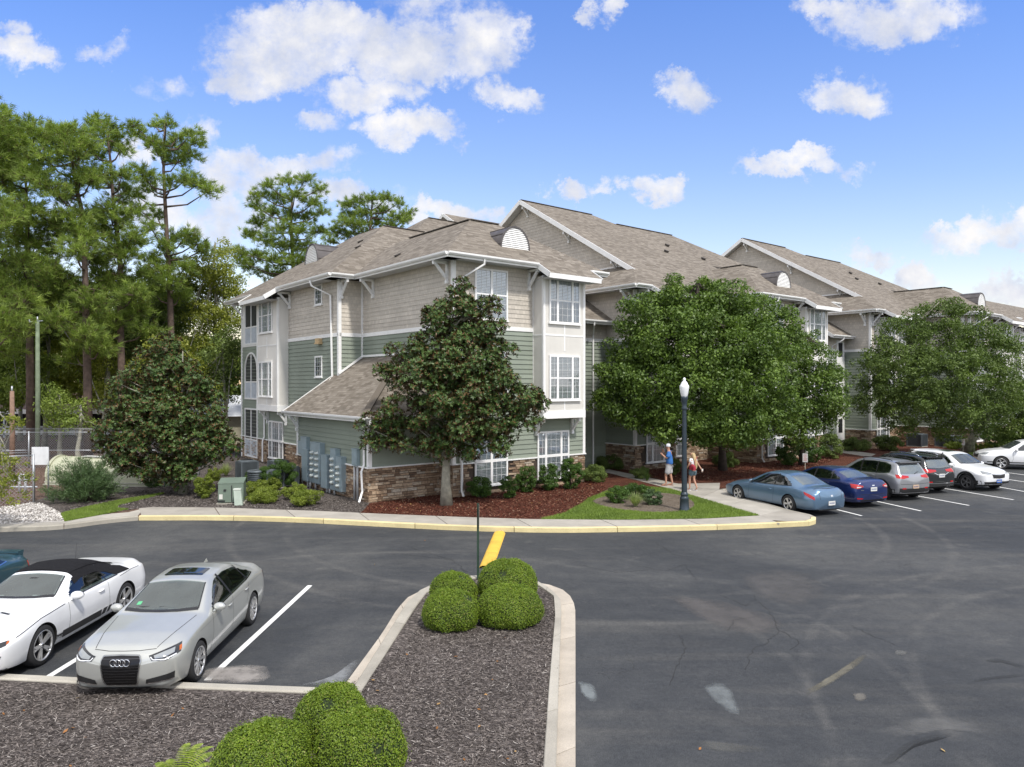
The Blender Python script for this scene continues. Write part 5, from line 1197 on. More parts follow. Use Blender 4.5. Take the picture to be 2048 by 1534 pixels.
# oaks in front of the building
d = 34.5
ob = [B(1300,640,d,1.5), B(1370,610,d,1.5), B(1440,620,d,1.6), B(1505,640,d+.3,1.5), B(1270,690,d,1.3), B(1345,690,d-1,1.8), B(1430,700,d-1.4,2.0), B(1510,710,d-1,1.7), B(1245,750,d,1.2), B(1310,760,d-1.2,1.7), B(1400,780,d-1.8,2.0), B(1490,780,d-1.4,1.9), B(1235,810,d,1.1,None,.8), B(1290,830,d-.8,1.4,None,.9), B(1370,845,d-1.4,1.7,None,1.0), B(1460,850,d-1.2,1.7,None,1.0), B(1535,820,d-.6,1.4,None,1.1), B(1330,600,d,.9), B(1560,650,d,.9), B(1420,585,d,.8), B(1215,780,d,.6), B(1480,872,d-1,1.0,None,.5), B(1400,868,d-1.2,.9,None,.45), B(1590,690,d,.5)]
bp = G(1447,941,.15)
tree('oak_tree', 'large dense oak shading the entrance path behind the lamp post', (bp[0], bp[1], .13), ob, F_oak, M_bark_dark, .19, .140, 60, (2.15,.28,.58), .55, 'oak tree', 'oak trees', jitter=.6, nl=30)
d = 37.5
ob = [B(1600,690,d,1.1), B(1640,730,d,1.1), B(1580,740,d,1.3), B(1625,780,d,1.4), B(1665,760,d,.8), B(1580,820,d,1.3), B(1640,830,d,1.2,None,.9), B(1600,860,d,1.2,None,.8), B(1655,800,d,.9), B(1560,690,d,.9)]
bp = G(1612,932,.15)
tree('oak_tree', 'smaller oak joined to the right side of the large entrance oak', (bp[0], bp[1]+.6, .13), ob, F_oak, M_bark_dark, .12, .140, 60, (2.1,.26,.50), .55, 'oak tree', 'oak trees', jitter=.6, nl=16)
d = 43.5
ob = [B(1900,615,d,.75), B(1860,640,d,1.1), B(1935,640,d,1.0), B(1800,670,d,1.2), B(1870,690,d,1.8), B(1945,690,d,1.5), B(1760,700,d,.8), B(1990,670,d,.8), B(1740,750,d,1.0), B(1800,745,d-1,1.7), B(1880,750,d-1.5,2.1), B(1960,745,d-1,1.7), B(2010,720,d,1.1), B(2020,780,d,1.3), B(1760,800,d,1.3,None,.9), B(1830,810,d-1.2,1.7,None,1.1), B(1905,810,d-1,1.8,None,1.1), B(1980,815,d,1.4,None,1.0), B(1730,725,d,.6), B(2030,690,d,.6), B(1800,850,d,.8,None,.5), B(1900,860,d,1.0,None,.6), B(1960,850,d,.9,None,.5), B(1715,800,d,.5)]
t = tree('oak_tree', 'olive green oak with a leaning pale trunk behind the white car', (29.9, 46.6, .13), ob, F_oak2, M_bark_grey, .10, .145, 54, (2.2,.28,.58), .45, 'oak tree', 'oak trees', jitter=.7, nl=30)
mb = MB(); q0 = Vector((-.9,0,0)); mb.tube([(0-.6,0,0),(-.2,-.5,1.3),(.25,-1.0,2.4),(.8,-1.8,3.6)], [.30,.24,.20,.12], 14); mb.build('trunk', M_bark_grey, t)
d = 46
tree('broadleaf_tree', 'dark evergreen mass at the right edge behind the trimmed hedge', (33.4, 47, .13), [B(2035,790,d,1.2), B(2060,820,d,1.4), B(2025,850,d,1.2,None,1.2), B(2060,870,d,1.5), B(2020,885,d,.8)], F_dk, M_bark_dark, .2, .14, 60, (2.4,.3,.5), .5, 'tree', nl=8)
# left edge yellow-green tree (branches reach into the frame)
d = 22
tree('crape_myrtle', 'yellow green small tree reaching in at the left frame edge', (-16.6, 22, 0), [B(-20,845,d,.42), B(20,850,d,.34,None,.2), B(40,838,d,.22,None,.14), B(5,945,d,.5), B(35,930,d,.33,None,.3), B(20,985,d,.42,None,.4), B(-10,1000,d,.5), B(40,960,d,.3,None,.2), B(8,915,d,.35,None,.2), B(-60,900,d,1.0), B(-60,960,d,1.0), B(-90,850,d,.9)], F_yel, M_bark_grey, .07, .10, 90, (3.0,.13,.24), .5, 'small tree', nl=30, shell=(.3,1.15))

# ---------------------------------------------------------------- shrubs
def shrub(name, label, base, blobs, mat, size=.05, per=330, sub=(3.0,.12,.22), aspect=.5, cat='shrub', group=None, stems=6, core=None, jitter=.6, shell=(.7,1.06), rz=0):
    t = thing(name, label, cat, (base[0], base[1], .13), rz, group)
    me, sb = crown_from(blobs, per, size, aspect, mat, (sub[0]*9,)+tuple(sub[1:]), shell=shell, jitter=jitter); link('foliage', me, t)
    mb = MB()
    for b in random.sample(sb, min(stems, len(sb))): mb.tube([(random.uniform(-.05,.05),random.uniform(-.05,.05),0), (b[0]*.5,b[1]*.5,b[2]*.55), (b[0],b[1],b[2])], [.018,.013,.006], 5, cap=False)
    mb.build('stem', M_bark_dark, t); return t
def px_shrub(label, x0, x1, y0, y1, mat, name='shrub', cat='shrub', group=None, **k):
    "shrub occupying a photo rectangle, standing on the bed"
    bx = (x0+x1)/2; base = G(bx, y1, .15); d = base[1]; rw = (x1-x0)/2/F*d; hh = (y1-y0)/F*d; d += rw*.6; base = ((bx-1024)/F*d, d)
    hh = max(.25, H - (y0-767)/F*d - .15)
    s_ = k.get('size', .05); k['sub'] = (5.8/rw**2/9, .17*rw, .33*rw); k['per'] = 2.9/s_**2
    blobs = k.pop('blobs', None) or [(0,0,hh*.50,rw*.92,rw*.9,hh*.46)]
    return shrub(name, label, base, blobs, mat, cat=cat, group=group, **k)
px_shrub('small dark loose shrub under the left ground floor window, nearest the downspout', 934,985,951,998, F_shrub, group='shrubs along the front wall', stems=10, sub=(3.2,.08,.16), per=300)
px_shrub('thin upright shrub between the left window and the bay bracket window', 999,1034,949,998, F_shrub, group='shrubs along the front wall', sub=(3.0,.08,.14), per=280)
px_shrub('round leafy shrub third along the front wall from the magnolia', 1032,1075,930,986, F_shrub, group='shrubs along the front wall')
px_shrub('round leafy shrub right below the ground floor three part window', 1077,1119,925,982, F_shrub, group='shrubs along the front wall')
px_shrub('tallest front wall shrub at the right side of the three part window', 1119,1166,914,980, F_shrub, group='shrubs along the front wall')
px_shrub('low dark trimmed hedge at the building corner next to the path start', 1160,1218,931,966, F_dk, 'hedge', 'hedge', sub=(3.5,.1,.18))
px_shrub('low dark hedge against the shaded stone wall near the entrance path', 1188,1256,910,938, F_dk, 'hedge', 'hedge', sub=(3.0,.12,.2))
px_shrub('small dark shrub behind the man on the path', 1262,1300,935,958, F_dk, sub=(3.5,.08,.14))
px_shrub('dark shrub beside the path just left of the lamp post', 1335,1362,915,950, F_dk, sub=(3.5,.1,.16))
px_shrub('dark low shrub right of the woman against the stone wall', 1425,1475,905,935, F_dk, sub=(3.0,.12,.2))
px_shrub('bright green leafy shrub left of the white sign behind the parked cars', 1552,1598,880,932, F_shrub, sub=(2.6,.15,.28), size=.08, per=150)
px_shrub('broad bright green shrub above the white sign', 1594,1645,876,926, F_shrub, sub=(2.6,.15,.28), size=.08, per=150)
px_shrub('dull green shrub right of the broad bright shrub', 1640,1682,866,918, F_dk, sub=(2.6,.15,.28), size=.08, per=150)
px_shrub('greyish low shrub beside the stone corner of the second building wing', 1684,1738,876,903, plain('x',(.1,.1,.1)) and F_dk, sub=(2.4,.15,.28), size=.07, per=130)
px_shrub('dark round shrub under the window at the second stone corner', 1752,1802,868,902, F_dk, sub=(2.4,.15,.28), size=.07, per=150)
px_shrub('tall trimmed bright hedge right of the far downspout', 1968,2018,848,898, F_shrub, 'hedge', 'hedge', sub=(2.4,.15,.3), size=.08, per=150)
for (a,b_,c,e,lab) in ((1890,1925,884,898,'low light green tuft left of the far white sign'),(1930,1955,884,900,'low light green tuft right of the far white sign'),(1958,1985,886,902,'low light green tuft below the trimmed far hedge')):
    px_shrub(lab, a,b_,c,e, F_lime, sub=(2.4,.12,.2), size=.06, per=130)
# ornamental bed on the lawn
px_shrub('bright green shrub at the left of the lawn bed', 1214,1258,972,1007, F_shrub, sub=(3.2,.1,.18), group='shrubs in the lawn bed')
px_shrub('green shrub at the back of the lawn bed', 1250,1300,968,1000, F_shrub, sub=(3.2,.1,.18), group='shrubs in the lawn bed')
px_shrub('grey green shrub at the right of the lawn bed', 1288,1325,978,1011, F_ole, sub=(3.2,.1,.18), group='shrubs in the lawn bed')
def grass_clump(label, base, n, h, spread, mat, w_=.008, name='grass_clump', cat='ornamental grass', group=None):
    t = thing(name, label, cat, (base[0], base[1], .14), 0, group); V = []; rr = []
    for _ in range(n):
        a = RNG.uniform(0, 2*PI); o = np.array([math.cos(a), math.sin(a), 0]); s = np.array([-o[1], o[0], 0])*w_; l = h*RNG.uniform(.6, 1.1); sp = spread*RNG.uniform(.15, 1.0); r = RNG.uniform(0,1); pts = []
        for k in range(5):
            u = k/4; pts.append((o*(.03+sp*u**1.5) + np.array([0,0,l*(u*1.35-.62*u*u*(sp/spread)*1.1)]), 1-u*.95))
        for (p, a0), (q, a1) in zip(pts, pts[1:]): V.append([p-s*a0, p+s*a0, q+s*a1, q-s*a1]); rr.append(r)
    link('blades', np_mesh('blades', np.array(V), 4, mat, rr), t)
    mb = MB(); mb.lathe([(.0,-.01),(.07,0),(.05,.06),(0,.07)], 8); mb.build('root_crown', M_bark_dark, t); return t
grass_clump('pale variegated grass clump at the front of the lawn bed', G(1271,1014,.15), 420, .50, .48, F_var, .009)
grass_clump('spiky pale grass clump beside the condenser units', G(452,952,.15), 300, .60, .55, F_var, .009)
grass_clump('small green grass clump near the man on the path', G(1294,962,.15), 160, .40, .35, F_shrub, .008)
# shrubs beside meters and transformer
px_shrub('large dark green trimmed round shrub in front of the condensers', 527,590,920,978, F_shrub, 'hedge', 'hedge', sub=(4.0,.08,.14), size=.035, per=600)
px_shrub('small dark trimmed shrub left of the large round one', 483,521,938,966, F_shrub, 'hedge', 'hedge', sub=(4.0,.08,.14), size=.035, per=500)
for (a,b_,c,e,lab) in ((496,558,978,1008,'front yellow green mound beside the white utility marker'),(488,534,960,992,'yellow green mound behind the front mound near the marker'),(522,562,957,982,'small green mound below the large dark shrub'),(566,614,966,1000,'yellow green mound left of the switch cabinet'),(581,643,979,1014,'front yellow green mound under the first meter bank'),(388,428,952,998,'yellow green shrub left of the green transformer box'),(412,446,935,962,'green shrub behind the transformer box')):
    px_shrub(lab, a,b_,c,e, F_lime, 'mound_shrub', 'shrub', 'yellow green mound shrubs', sub=(3.8,.08,.14), size=.045, per=420)
# feathery bush by the fence
bs = G(172,1002,.15); dd_ = bs[1]
t = thing('narrow_leaf_bush', 'feathery blue green bush in front of the chain link fence', 'bush', (bs[0], bs[1], .13), 0)
P, D = [], []; mb = MB()
for _ in range(110):
    a = RNG.uniform(0, 2*PI); el = RNG.uniform(.12, 1.5); ln = RNG.uniform(1.0, 1.75)*(.82 if el > 1.2 else 1)
    tip = Vector((math.cos(a)*math.cos(el)*ln*.95-.12, math.sin(a)*math.cos(el)*ln*.8, math.sin(el)*ln*1.0+.12)); mb.tube([(0,0,0), tip*.5-Vector((0,0,.05)), tip], [.014,.01,.004], 4, cap=False)
    for k in range(34):
        u = RNG.uniform(.40, 1.04); P.append(np.array(tip*u) + RNG.normal(0, .06, 3)); D.append(np.array(tip.normalized())+np.array([0,0,.1]))
link('foliage', needle_tufts(np.array(P), np.array(D), 6, .13, .010, F_ole, 'foliage'), t); mb.build('stem', M_bark_dark, t)
px_shrub('small bare twiggy shrub under the left magnolia', 292,322,955,975, F_shrub, sub=(2,.06,.1), per=60, stems=14)

# clipped boxwood balls
def boxwood(label, x, y, r, h, seed, group, rz=0, holes=1):
    t = thing('boxwood_ball', label, 'boxwood ball', (x, y, .11), rz, group)
    n = 30; mb = MB(); vs = []; ph = random.uniform(0, 6)
    prof = []
    def sup(u, th):       # radius and height of a squashed, slightly lumpy dome with a tucked-in base
        e = -.42*PI/2 + (u*(1+.42))*PI/2
        lump = 1 + .034*math.sin(2*th+ph+1.5*u) + .028*math.sin(5*th-ph*2+5*u) + .018*math.sin(9*th+ph*3+9*u)
        ce = abs(math.cos(e))**.82; return r*ce*lump, h*.36 + h*.64*(math.sin(e) if e > 0 else math.sin(e)*.85)*lump
    def surf(u, th): q, z = sup(u, th); return np.array([q*math.cos(th), q*math.sin(th), max(z, 0)])
    for i in range(15):
        for k in range(n): p = surf(i/14, 2*PI*k/n); vs.append(p*np.array([.955,.955,.965]))
    mb.add(vs, [(i*n+k, i*n+(k+1)%n, (i+1)*n+(k+1)%n, (i+1)*n+k) for i in range(14) for k in range(n)], smooth=True)
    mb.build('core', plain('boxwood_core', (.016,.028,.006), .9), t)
    N_ = int(26000*(r/.55)**2); us = RNG.uniform(0, 1, N_)**.8; th = RNG.uniform(0, 2*PI, N_); hol = [(RNG.uniform(.35,.85), RNG.uniform(-2.6,-.5), RNG.uniform(.05,.095)) for _ in range(holes+1)]
    P = np.array([surf(u, a) for u, a in zip(us, th)]); P2 = np.array([surf(min(1, u+.01), a) for u, a in zip(us, th)]); P3_ = np.array([surf(u, a+.02) for u, a in zip(us, th)])
    nn = nrm(np.cross(P3_-P, P2-P)); k = nn @ np.array([0,0,1.]) ; c = P - np.array([0,0,h*.3]); nn[(nn*c).sum(1) < 0] *= -1
    keep = np.ones(N_, bool)
    for (hu, ha, hr) in hol:
        hp = surf(hu, ha); dist = np.linalg.norm(P-hp, axis=1); keep &= ~((dist < hr) & (RNG.uniform(0,1,N_) < .85))
    P = P[keep]; nn = nn[keep]; P = P + nn*(RNG.uniform(-.022, .018, (len(P),1)) + (RNG.uniform(0,1,(len(P),1)) < .05)*RNG.uniform(0,.05,(len(P),1)))
    Q = nrm(nn + np.array([0,0,.25])); lum = noiseish(P)
    link('foliage', leaves('foliage', P, Q, .023, .62, F_box, .5, np.clip(RNG.uniform(.05,.75,len(P))+lum, 0, 1)), t)
    return t
def noiseish(P):
    return .12*np.sin(P[:,0]*13+1)*np.sin(P[:,1]*11+2)*np.sin(P[:,2]*12) + .10*np.sin(P[:,0]*31)*np.sin(P[:,1]*27+P[:,2]*29)
gA = 'clipped boxwood balls at the head of the island'; gB = 'clipped boxwood balls in the foreground'
boxwood('clipped boxwood ball at the far tip of the island, nearest the yellow bar', -.10, 15.0, .60, .80, 1, gA)
boxwood('smallest boxwood ball, far left of the island head group', -1.20, 14.75, .48, .60, 2, gA, .8, 0)
boxwood('near left boxwood ball of the island head group', -1.13, 13.35, .51, .64, 3, gA, 2.0, 0)
boxwood('near right boxwood ball, largest of the island head group', -.03, 13.55, .585, .68, 4, gA, 3.1)
boxwood('back boxwood ball of the foreground three', -2.30, 9.15, .455, .62, 5, gB, .4, 0)
boxwood('right boxwood ball of the foreground three, with a brown hollow on top', -1.73, 8.25, .49, .72, 6, gB, 1.2, 2)
boxwood('left boxwood ball of the foreground three, cut by the bottom edge', -2.75, 7.95, .53, .71, 7, gB, 2.2, 2)
# fern at the bottom edge
t = thing('fern', 'yellow green sword fern at the bottom edge of the mulch bed', 'fern', (-3.72, 7.95, .09)); V = []; rr = []
for k in range(15):
    a = [-2.75,-2.3,-1.9,2.6,2.2,1.7,1.35,1.0,.6,.2,-.25,-.6,-1.1,1.5,-1.5][k]; ln = RNG.uniform(.36, .56); o = np.array([math.cos(a), math.sin(a), 0]); s = np.array([-o[1], o[0], 0])
    for j in range(26):
        u = (j+1)/27; p = o*ln*u*.85 + np.array([0,0,.60*ln*math.sin(min(u*2.0, 2.3))]); wl = .075*math.sin(PI*min(1, u*.85+.12)); f = o*.012
        for sg in (-1, 1): q = p + s*sg*wl + o*.02 + np.array([0,0,-.01]); V.append([p-f, p+f, q+f*.4, q-f*.4]); rr.append(RNG.uniform(0,1))
link('fronds', np_mesh('fronds', np.array(V), 4, F_fern, rr), t)
mb = MB(); mb.lathe([(0,-.02),(.05,0),(.04,.05),(0,.06)], 8); mb.build('root_crown', M_bark_dark, t)
# ---------------------------------------------------------------- cars
def car_glass(name, tint, refl, haze, hz):
    "tinted see-through glass with a diffuse haze colour standing in for cloud reflections"
    m = bpy.data.materials.new(name); nt, b, out = nodes(m)
    t = nt.nodes.new('ShaderNodeBsdfTransparent'); t.inputs[0].default_value = rgb(tint); g = nt.nodes.new('ShaderNodeBsdfGlossy'); g.inputs['Roughness'].default_value = .03
    d = nt.nodes.new('ShaderNodeBsdfDiffuse'); L(nt, ramp(nt, noise(nt, texco(nt), 2.5, 4), [(.3, tuple(x*.8 for x in haze)), (.7, tuple(x*1.15 for x in haze))]).outputs[0], d.inputs[0])  # flat grey haze painted into the glass in place of reflected cloud
    m1 = nt.nodes.new('ShaderNodeMixShader'); m1.inputs[0].default_value = hz; L(nt, t.outputs[0], m1.inputs[1]); L(nt, d.outputs[0], m1.inputs[2])
    fr = nt.nodes.new('ShaderNodeFresnel'); fr.inputs[0].default_value = 1.5
    m2 = nt.nodes.new('ShaderNodeMixShader'); L(nt, mathn(nt, 'MINIMUM', mathn(nt, 'ADD', fr.outputs[0], refl), .95), m2.inputs[0]); L(nt, m1.outputs[0], m2.inputs[1]); L(nt, g.outputs[0], m2.inputs[2]); L(nt, m2.outputs[0], out.inputs[0])
    return m
def paint(name, col, metal=.0, rough=.32):
    m = bpy.data.materials.new(name); nt, b, out = nodes(m); tc = texco(nt)
    n = noise(nt, tc, 1.5, 4); c = ramp(nt, n, [(.3, tuple(x*.93 for x in col)), (.7, tuple(min(1, x*1.05) for x in col))]).outputs[0]
    sxx = nt.nodes.new('ShaderNodeSeparateXYZ'); L(nt, tc, sxx.inputs[0])
    dirt = mathn(nt, 'MULTIPLY', ramp(nt, sxx.outputs[2], [(.20, (1,)*3), (.62, (0,)*3)]).outputs[0], mathn(nt, 'MULTIPLY', noise(nt, tc, 6, 6), .55))
    c = mix(nt, dirt, c, (.12,.11,.10)); gb = nt.nodes.new('ShaderNodeNewGeometry'); c = mix(nt, gb.outputs['Backfacing'], c, (.03,.03,.03)); L(nt, c, b.inputs['Base Color'])
    b.inputs['Metallic'].default_value = metal; b.inputs['Roughness'].default_value = rough; b.inputs['Coat Weight'].default_value = .8; b.inputs['Coat Roughness'].default_value = .06
    return m
def gloss(name, col, rough=.05, metal=0, spec=.5):
    if name in MATS: return MATS[name]
    m = bpy.data.materials.new(name); nt, b, out = nodes(m)
    L(nt, ramp(nt, noise(nt, texco(nt), 3, 2), [(.3, tuple(x*.85 for x in col)), (.7, tuple(min(1, x*1.1) for x in col))]).outputs[0], b.inputs['Base Color'])
    b.inputs['Roughness'].default_value = rough; b.inputs['Metallic'].default_value = metal; b.inputs['Specular IOR Level'].default_value = spec
    MATS[name] = m; return m
M_wind = car_glass('windshield_glass', (.60,.70,.68), .07, (.13,.16,.158), .38); M_side = car_glass('tinted_glass', (.40,.46,.44), .10, (.02,.03,.03), .1); M_rearg = car_glass('rear_glass', (.5,.58,.56), .14, (.26,.31,.30), .35); M_side0 = gloss('dark_glass', (.014,.020,.018), .03, 0, .8)
M_tyre = plain('tyre_rubber', (.018,.018,.019), .85, 0, .2, 8); M_rim = plain('alloy_rim', (.62,.62,.62), .28, .75, .1, 8); M_rimd = plain('black_alloy_rim', (.035,.035,.038), .35, .5)
M_blk = plain('black_trim', (.016,.016,.017), .45, 0, .2, 5); M_well = plain('wheel_well', (.010,.010,.010), .9); M_chrome = gloss('chrome', (.75,.76,.78), .10, 1.0)
M_lens = gloss('headlight_lens', (.33,.35,.36), .06, .35, .8); M_red = gloss('red_lamp_lens', (.42,.012,.012), .10, 0, .7); M_amber = gloss('amber_lens', (.42,.10,.02), .12); M_platew = plain('number_plate', (.62,.62,.60), .5); M_platet = plain('plate_marks', (.06,.09,.22), .5)
M_gap = plain('panel_gap', (.02,.02,.02), .9); M_lensdk = gloss('dark_lamp_bezel', (.03,.032,.035), .12)
def interp(tab, x):
    xs = [p[0] for p in tab]; ys = [p[1] for p in tab]
    if xs[0] > xs[-1]: xs = xs[::-1]; ys = ys[::-1]
    return float(np.interp(x, xs, ys))
def sm(tab, x, k=.09):
    s = 0; w_ = 0
    for i in range(-3, 4): g = math.exp(-(i/1.6)**2); s += g*interp(tab, x+i*k/3); w_ += g
    return s/w_
def chaikin(P, it=2):
    for _ in range(it):
        Q = [P[0]]
        for a, b in zip(P, P[1:]): Q += [(a[0]*.75+b[0]*.25, a[1]*.75+b[1]*.25), (a[0]*.25+b[0]*.75, a[1]*.25+b[1]*.75)]
        Q.append(P[-1]); P = Q
    return P
def section(S, x):
    xf, xr = S['nose'], S['tail']; e = min(xf-x, x-xr); front = (xf-x) < (x-xr)
    Rr, k = (S.get('rf', .50), S.get('kf', .26)) if front else (S.get('rr', .42), S.get('kr', .22))
    f = 1.0
    if e < Rr: t = 1-max(e, 0)/Rr; f = 1-k*(1-math.sqrt(max(0, 1-t*t)))
    zt = sm(S['top'], x, .06); zb = sm(S['belt'], x); wb = sm(S['wb'], x)*f; wr = sm(S['wr'], x, .06)*f; wm = S['wm']*f; ws = S.get('ws', S['wm']-.05)*f
    wm = max(wm*min(1, sm(S['wmf'], x)) if 'wmf' in S else wm, .1); zs = S['sill'] + (.05*(1-e/Rr)**2 if 0 <= e < Rr else .05 if e < 0 else 0)
    c = sm(S['crown'], x); zte = zt-c; zb = min(zb, zte-.012); zm = S.get('zm', .60)
    if zm > zb-.08: zm = zb-.08
    P = [(0,zt),(wr*.45,zt-c*.12),(wr*.8,zt-c*.5),(wr,zte),(wr*.35+wb*.65+.012, zte*.35+zb*.65),(wb,zb),(wb*.4+wm*.6,zb-.035),(wm,zm+.05),(wm,zm-.06),(wm-.012,(zm+zs)/2),(ws,zs+.06),(ws-.03,zs),(ws*.5,zs),(0,zs)]
    return chaikin(P, 2)
def xs_of(S):
    xf, xr = S['nose'], S['tail']; X = []
    for (a, sg) in ((xr, 1), (xf, -1)):
        X += [a+sg*d for d in (0, .006, .02, .045, .08, .125, .18, .25, .33)]
    x = xr+.38
    while x < xf-.36: X.append(x); x += .05
    return sorted(X)
def car_body(S, mat, arch_r, soft=None):
    X = xs_of(S); rows = []
    for x in X:
        h = section(S, x); full = [(y, z) for y, z in h] + [(-y, z) for y, z in h[-2:0:-1]]; rows.append([(x, y, z) for y, z in full])
    n = len(rows[0]); vs = [v for r in rows for v in r]; fs = []
    for i in range(len(rows)-1):
        for k in range(n): fs.append((i*n+k, i*n+(k+1)%n, (i+1)*n+(k+1)%n, (i+1)*n+k))
    for (ri, sg) in ((0, -1), (len(rows)-1, 1)):
        base = ri*n; zc = sum(v[2] for v in rows[ri])/n; bul = S.get('bf', .07) if sg > 0 else S.get('br', .05); prev = [base+k for k in range(n)]
        for s in (.96, .86, .66, .4, .18):
            cur = [len(vs)+k for k in range(n)]
            for (x, y, z) in rows[ri]: vs.append((x+sg*bul*(1-s*s), y*s, zc+(z-zc)*s))
            for k in range(n): f = (prev[k], prev[(k+1)%n], cur[(k+1)%n], cur[k]); fs.append(f if sg > 0 else f[::-1])
            prev = cur
        vs.append((rows[ri][0][0]+sg*bul, 0, zc)); c = len(vs)-1
        for k in range(n): f = (prev[k], prev[(k+1)%n], c); fs.append(f if sg > 0 else f[::-1])
    me = bpy.data.meshes.new('body'); me.from_pydata(vs, [], fs); me.materials.append(mat); me.materials.append(M_well)
    bm = bmesh.new(); bm.from_mesh(me); bmesh.ops.recalc_face_normals(bm, faces=bm.faces); bm.to_mesh(me); bm.free()
    bvh = BVHTree.FromPolygons([Vector(v) for v in vs], fs)
    o = link('body', me)
    cb = MB()
    for ax in S['axles']:
        for sg in (-1, 1):
            k = len(cb.v); m_ = 40; y0, y1 = sg*.52, sg*1.3
            for y in (y0, y1):
                for j in range(m_): t = 2*PI*j/m_; cb.v.append((ax+arch_r*math.cos(t), y, S['wr_z']+arch_r*math.sin(t)))
            for j in range(m_): cb.f.append([k+j, k+(j+1)%m_, k+m_+(j+1)%m_, k+m_+j])
            cb.f.append([k+j for j in range(m_)]); cb.f.append([k+m_+j for j in range(m_)][::-1])
    cm = bpy.data.meshes.new('cut'); cm.from_pydata(cb.v, [], cb.f); cm.materials.append(M_well)
    bm = bmesh.new(); bm.from_mesh(cm); bmesh.ops.recalc_face_normals(bm, faces=bm.faces); bm.to_mesh(cm); bm.free()
    co = link('cut', cm); md = o.modifiers.new('b', 'BOOLEAN'); md.object = co; md.operation = 'DIFFERENCE'; md.solver = 'EXACT'
    try: md.material_mode = 'TRANSFER'
    except Exception: pass
    dg = bpy.context.evaluated_depsgraph_get(); nm = bpy.data.meshes.new_from_object(o.evaluated_get(dg)); nm.name = 'body'
    o.modifiers.clear(); o.data = nm; bpy.data.objects.remove(co)
    nm.polygons.foreach_set('use_smooth', [True]*len(nm.polygons)); nm.set_sharp_from_angle(angle=R(38))
    for f in nm.polygons:     # anything inside the arches stays dark
        c = f.center
        if any(abs((Vector((c.x-ax, c.z-S['wr_z']))).length - arch_r) < .004 for ax in S['axles']) and abs(f.normal.y) < .5: f.material_index = 1
    return o, bvh
def polyl(P, n):
    P = [Vector(p) for p in P]; l = [0]
    for a, b in zip(P, P[1:]): l.append(l[-1]+(b-a).length)
    out = []
    for i in range(n+1):
        s = l[-1]*i/n
        for j in range(len(l)-1):
            if s <= l[j+1]+1e-9 or j == len(l)-2: out.append(P[j].lerp(P[j+1], (s-l[j])/max(l[j+1]-l[j], 1e-9))); break
    return out
def decal(bvh, name, mat, top, bot, dr, parent, off=.004, nu=16, nv=6, thick=0.0, mirror=False):
    dr = Vector(dr).normalized()
    def make(sy):
        T = polyl(top, nu); Bm = polyl(bot, nu); vs = []; d2 = Vector((dr.x, dr.y*sy, dr.z))
        for j in range(nv+1):
            for i in range(nu+1):
                p = T[i].lerp(Bm[i], j/nv); p = Vector((math.copysign(2.15, p.x) if abs(p.x) > 2.9 else p.x, p.y*sy, p.z)); h = bvh.ray_cast(p-d2*2.5, d2)
                if h[0] is None: h = bvh.find_nearest(p)
                nrm_ = h[1] if h[1].dot(d2) < 0 else -h[1]; vs.append(h[0]+nrm_*off)
        fs = []
        for j in range(nv):
            for i in range(nu):
                q = (j*(nu+1)+i, j*(nu+1)+i+1, (j+1)*(nu+1)+i+1, (j+1)*(nu+1)+i); fs.append(q)
        me = bpy.data.meshes.new(name); me.from_pydata(vs, [], fs); me.materials.append(mat); me.polygons.foreach_set('use_smooth', [True]*len(fs)); me.update()
        f = me.polygons[len(fs)//2]
        if f.normal.dot(d2) > 0: me.flip_normals()
        a = me.attributes.new('rnd', 'FLOAT', 'FACE'); a.data.foreach_set('value', [.5]*len(fs))
        return link(name, me, parent)
    o = make(1)
    if mirror: return o, make(-1)
    return o
def line(bvh, pts, dr, w_, name, mat, parent, off=.003, mirror=False, n=24):
    P = polyl(pts, n); dr = Vector(dr).normalized(); T, Bt = [], []
    for i, p in enumerate(P):
        t = (P[min(i+1, n)]-P[max(i-1, 0)]).normalized(); s = t.cross(dr).normalized()*w_/2; T.append(p+s); Bt.append(p-s)
    return decal(bvh, name, mat, T, Bt, dr, parent, off, n, 1, mirror=mirror)
def ellipsoid(mb, c, r, n=14, m=8, mi=0, M=None):
    vs = []; c = Vector(c)
    for i in range(m+1):
        a = -PI/2+PI*i/m
        for k in range(n): t = 2*PI*k/n; v = Vector((r[0]*math.cos(a)*math.cos(t), r[1]*math.cos(a)*math.sin(t), r[2]*math.sin(a))); vs.append(c+(M @ v if M is not None else v))
    mb.add(vs, [(i*n+k, i*n+(k+1)%n, (i+1)*n+(k+1)%n, (i+1)*n+k) for i in range(m) for k in range(n)], mi, None, True)
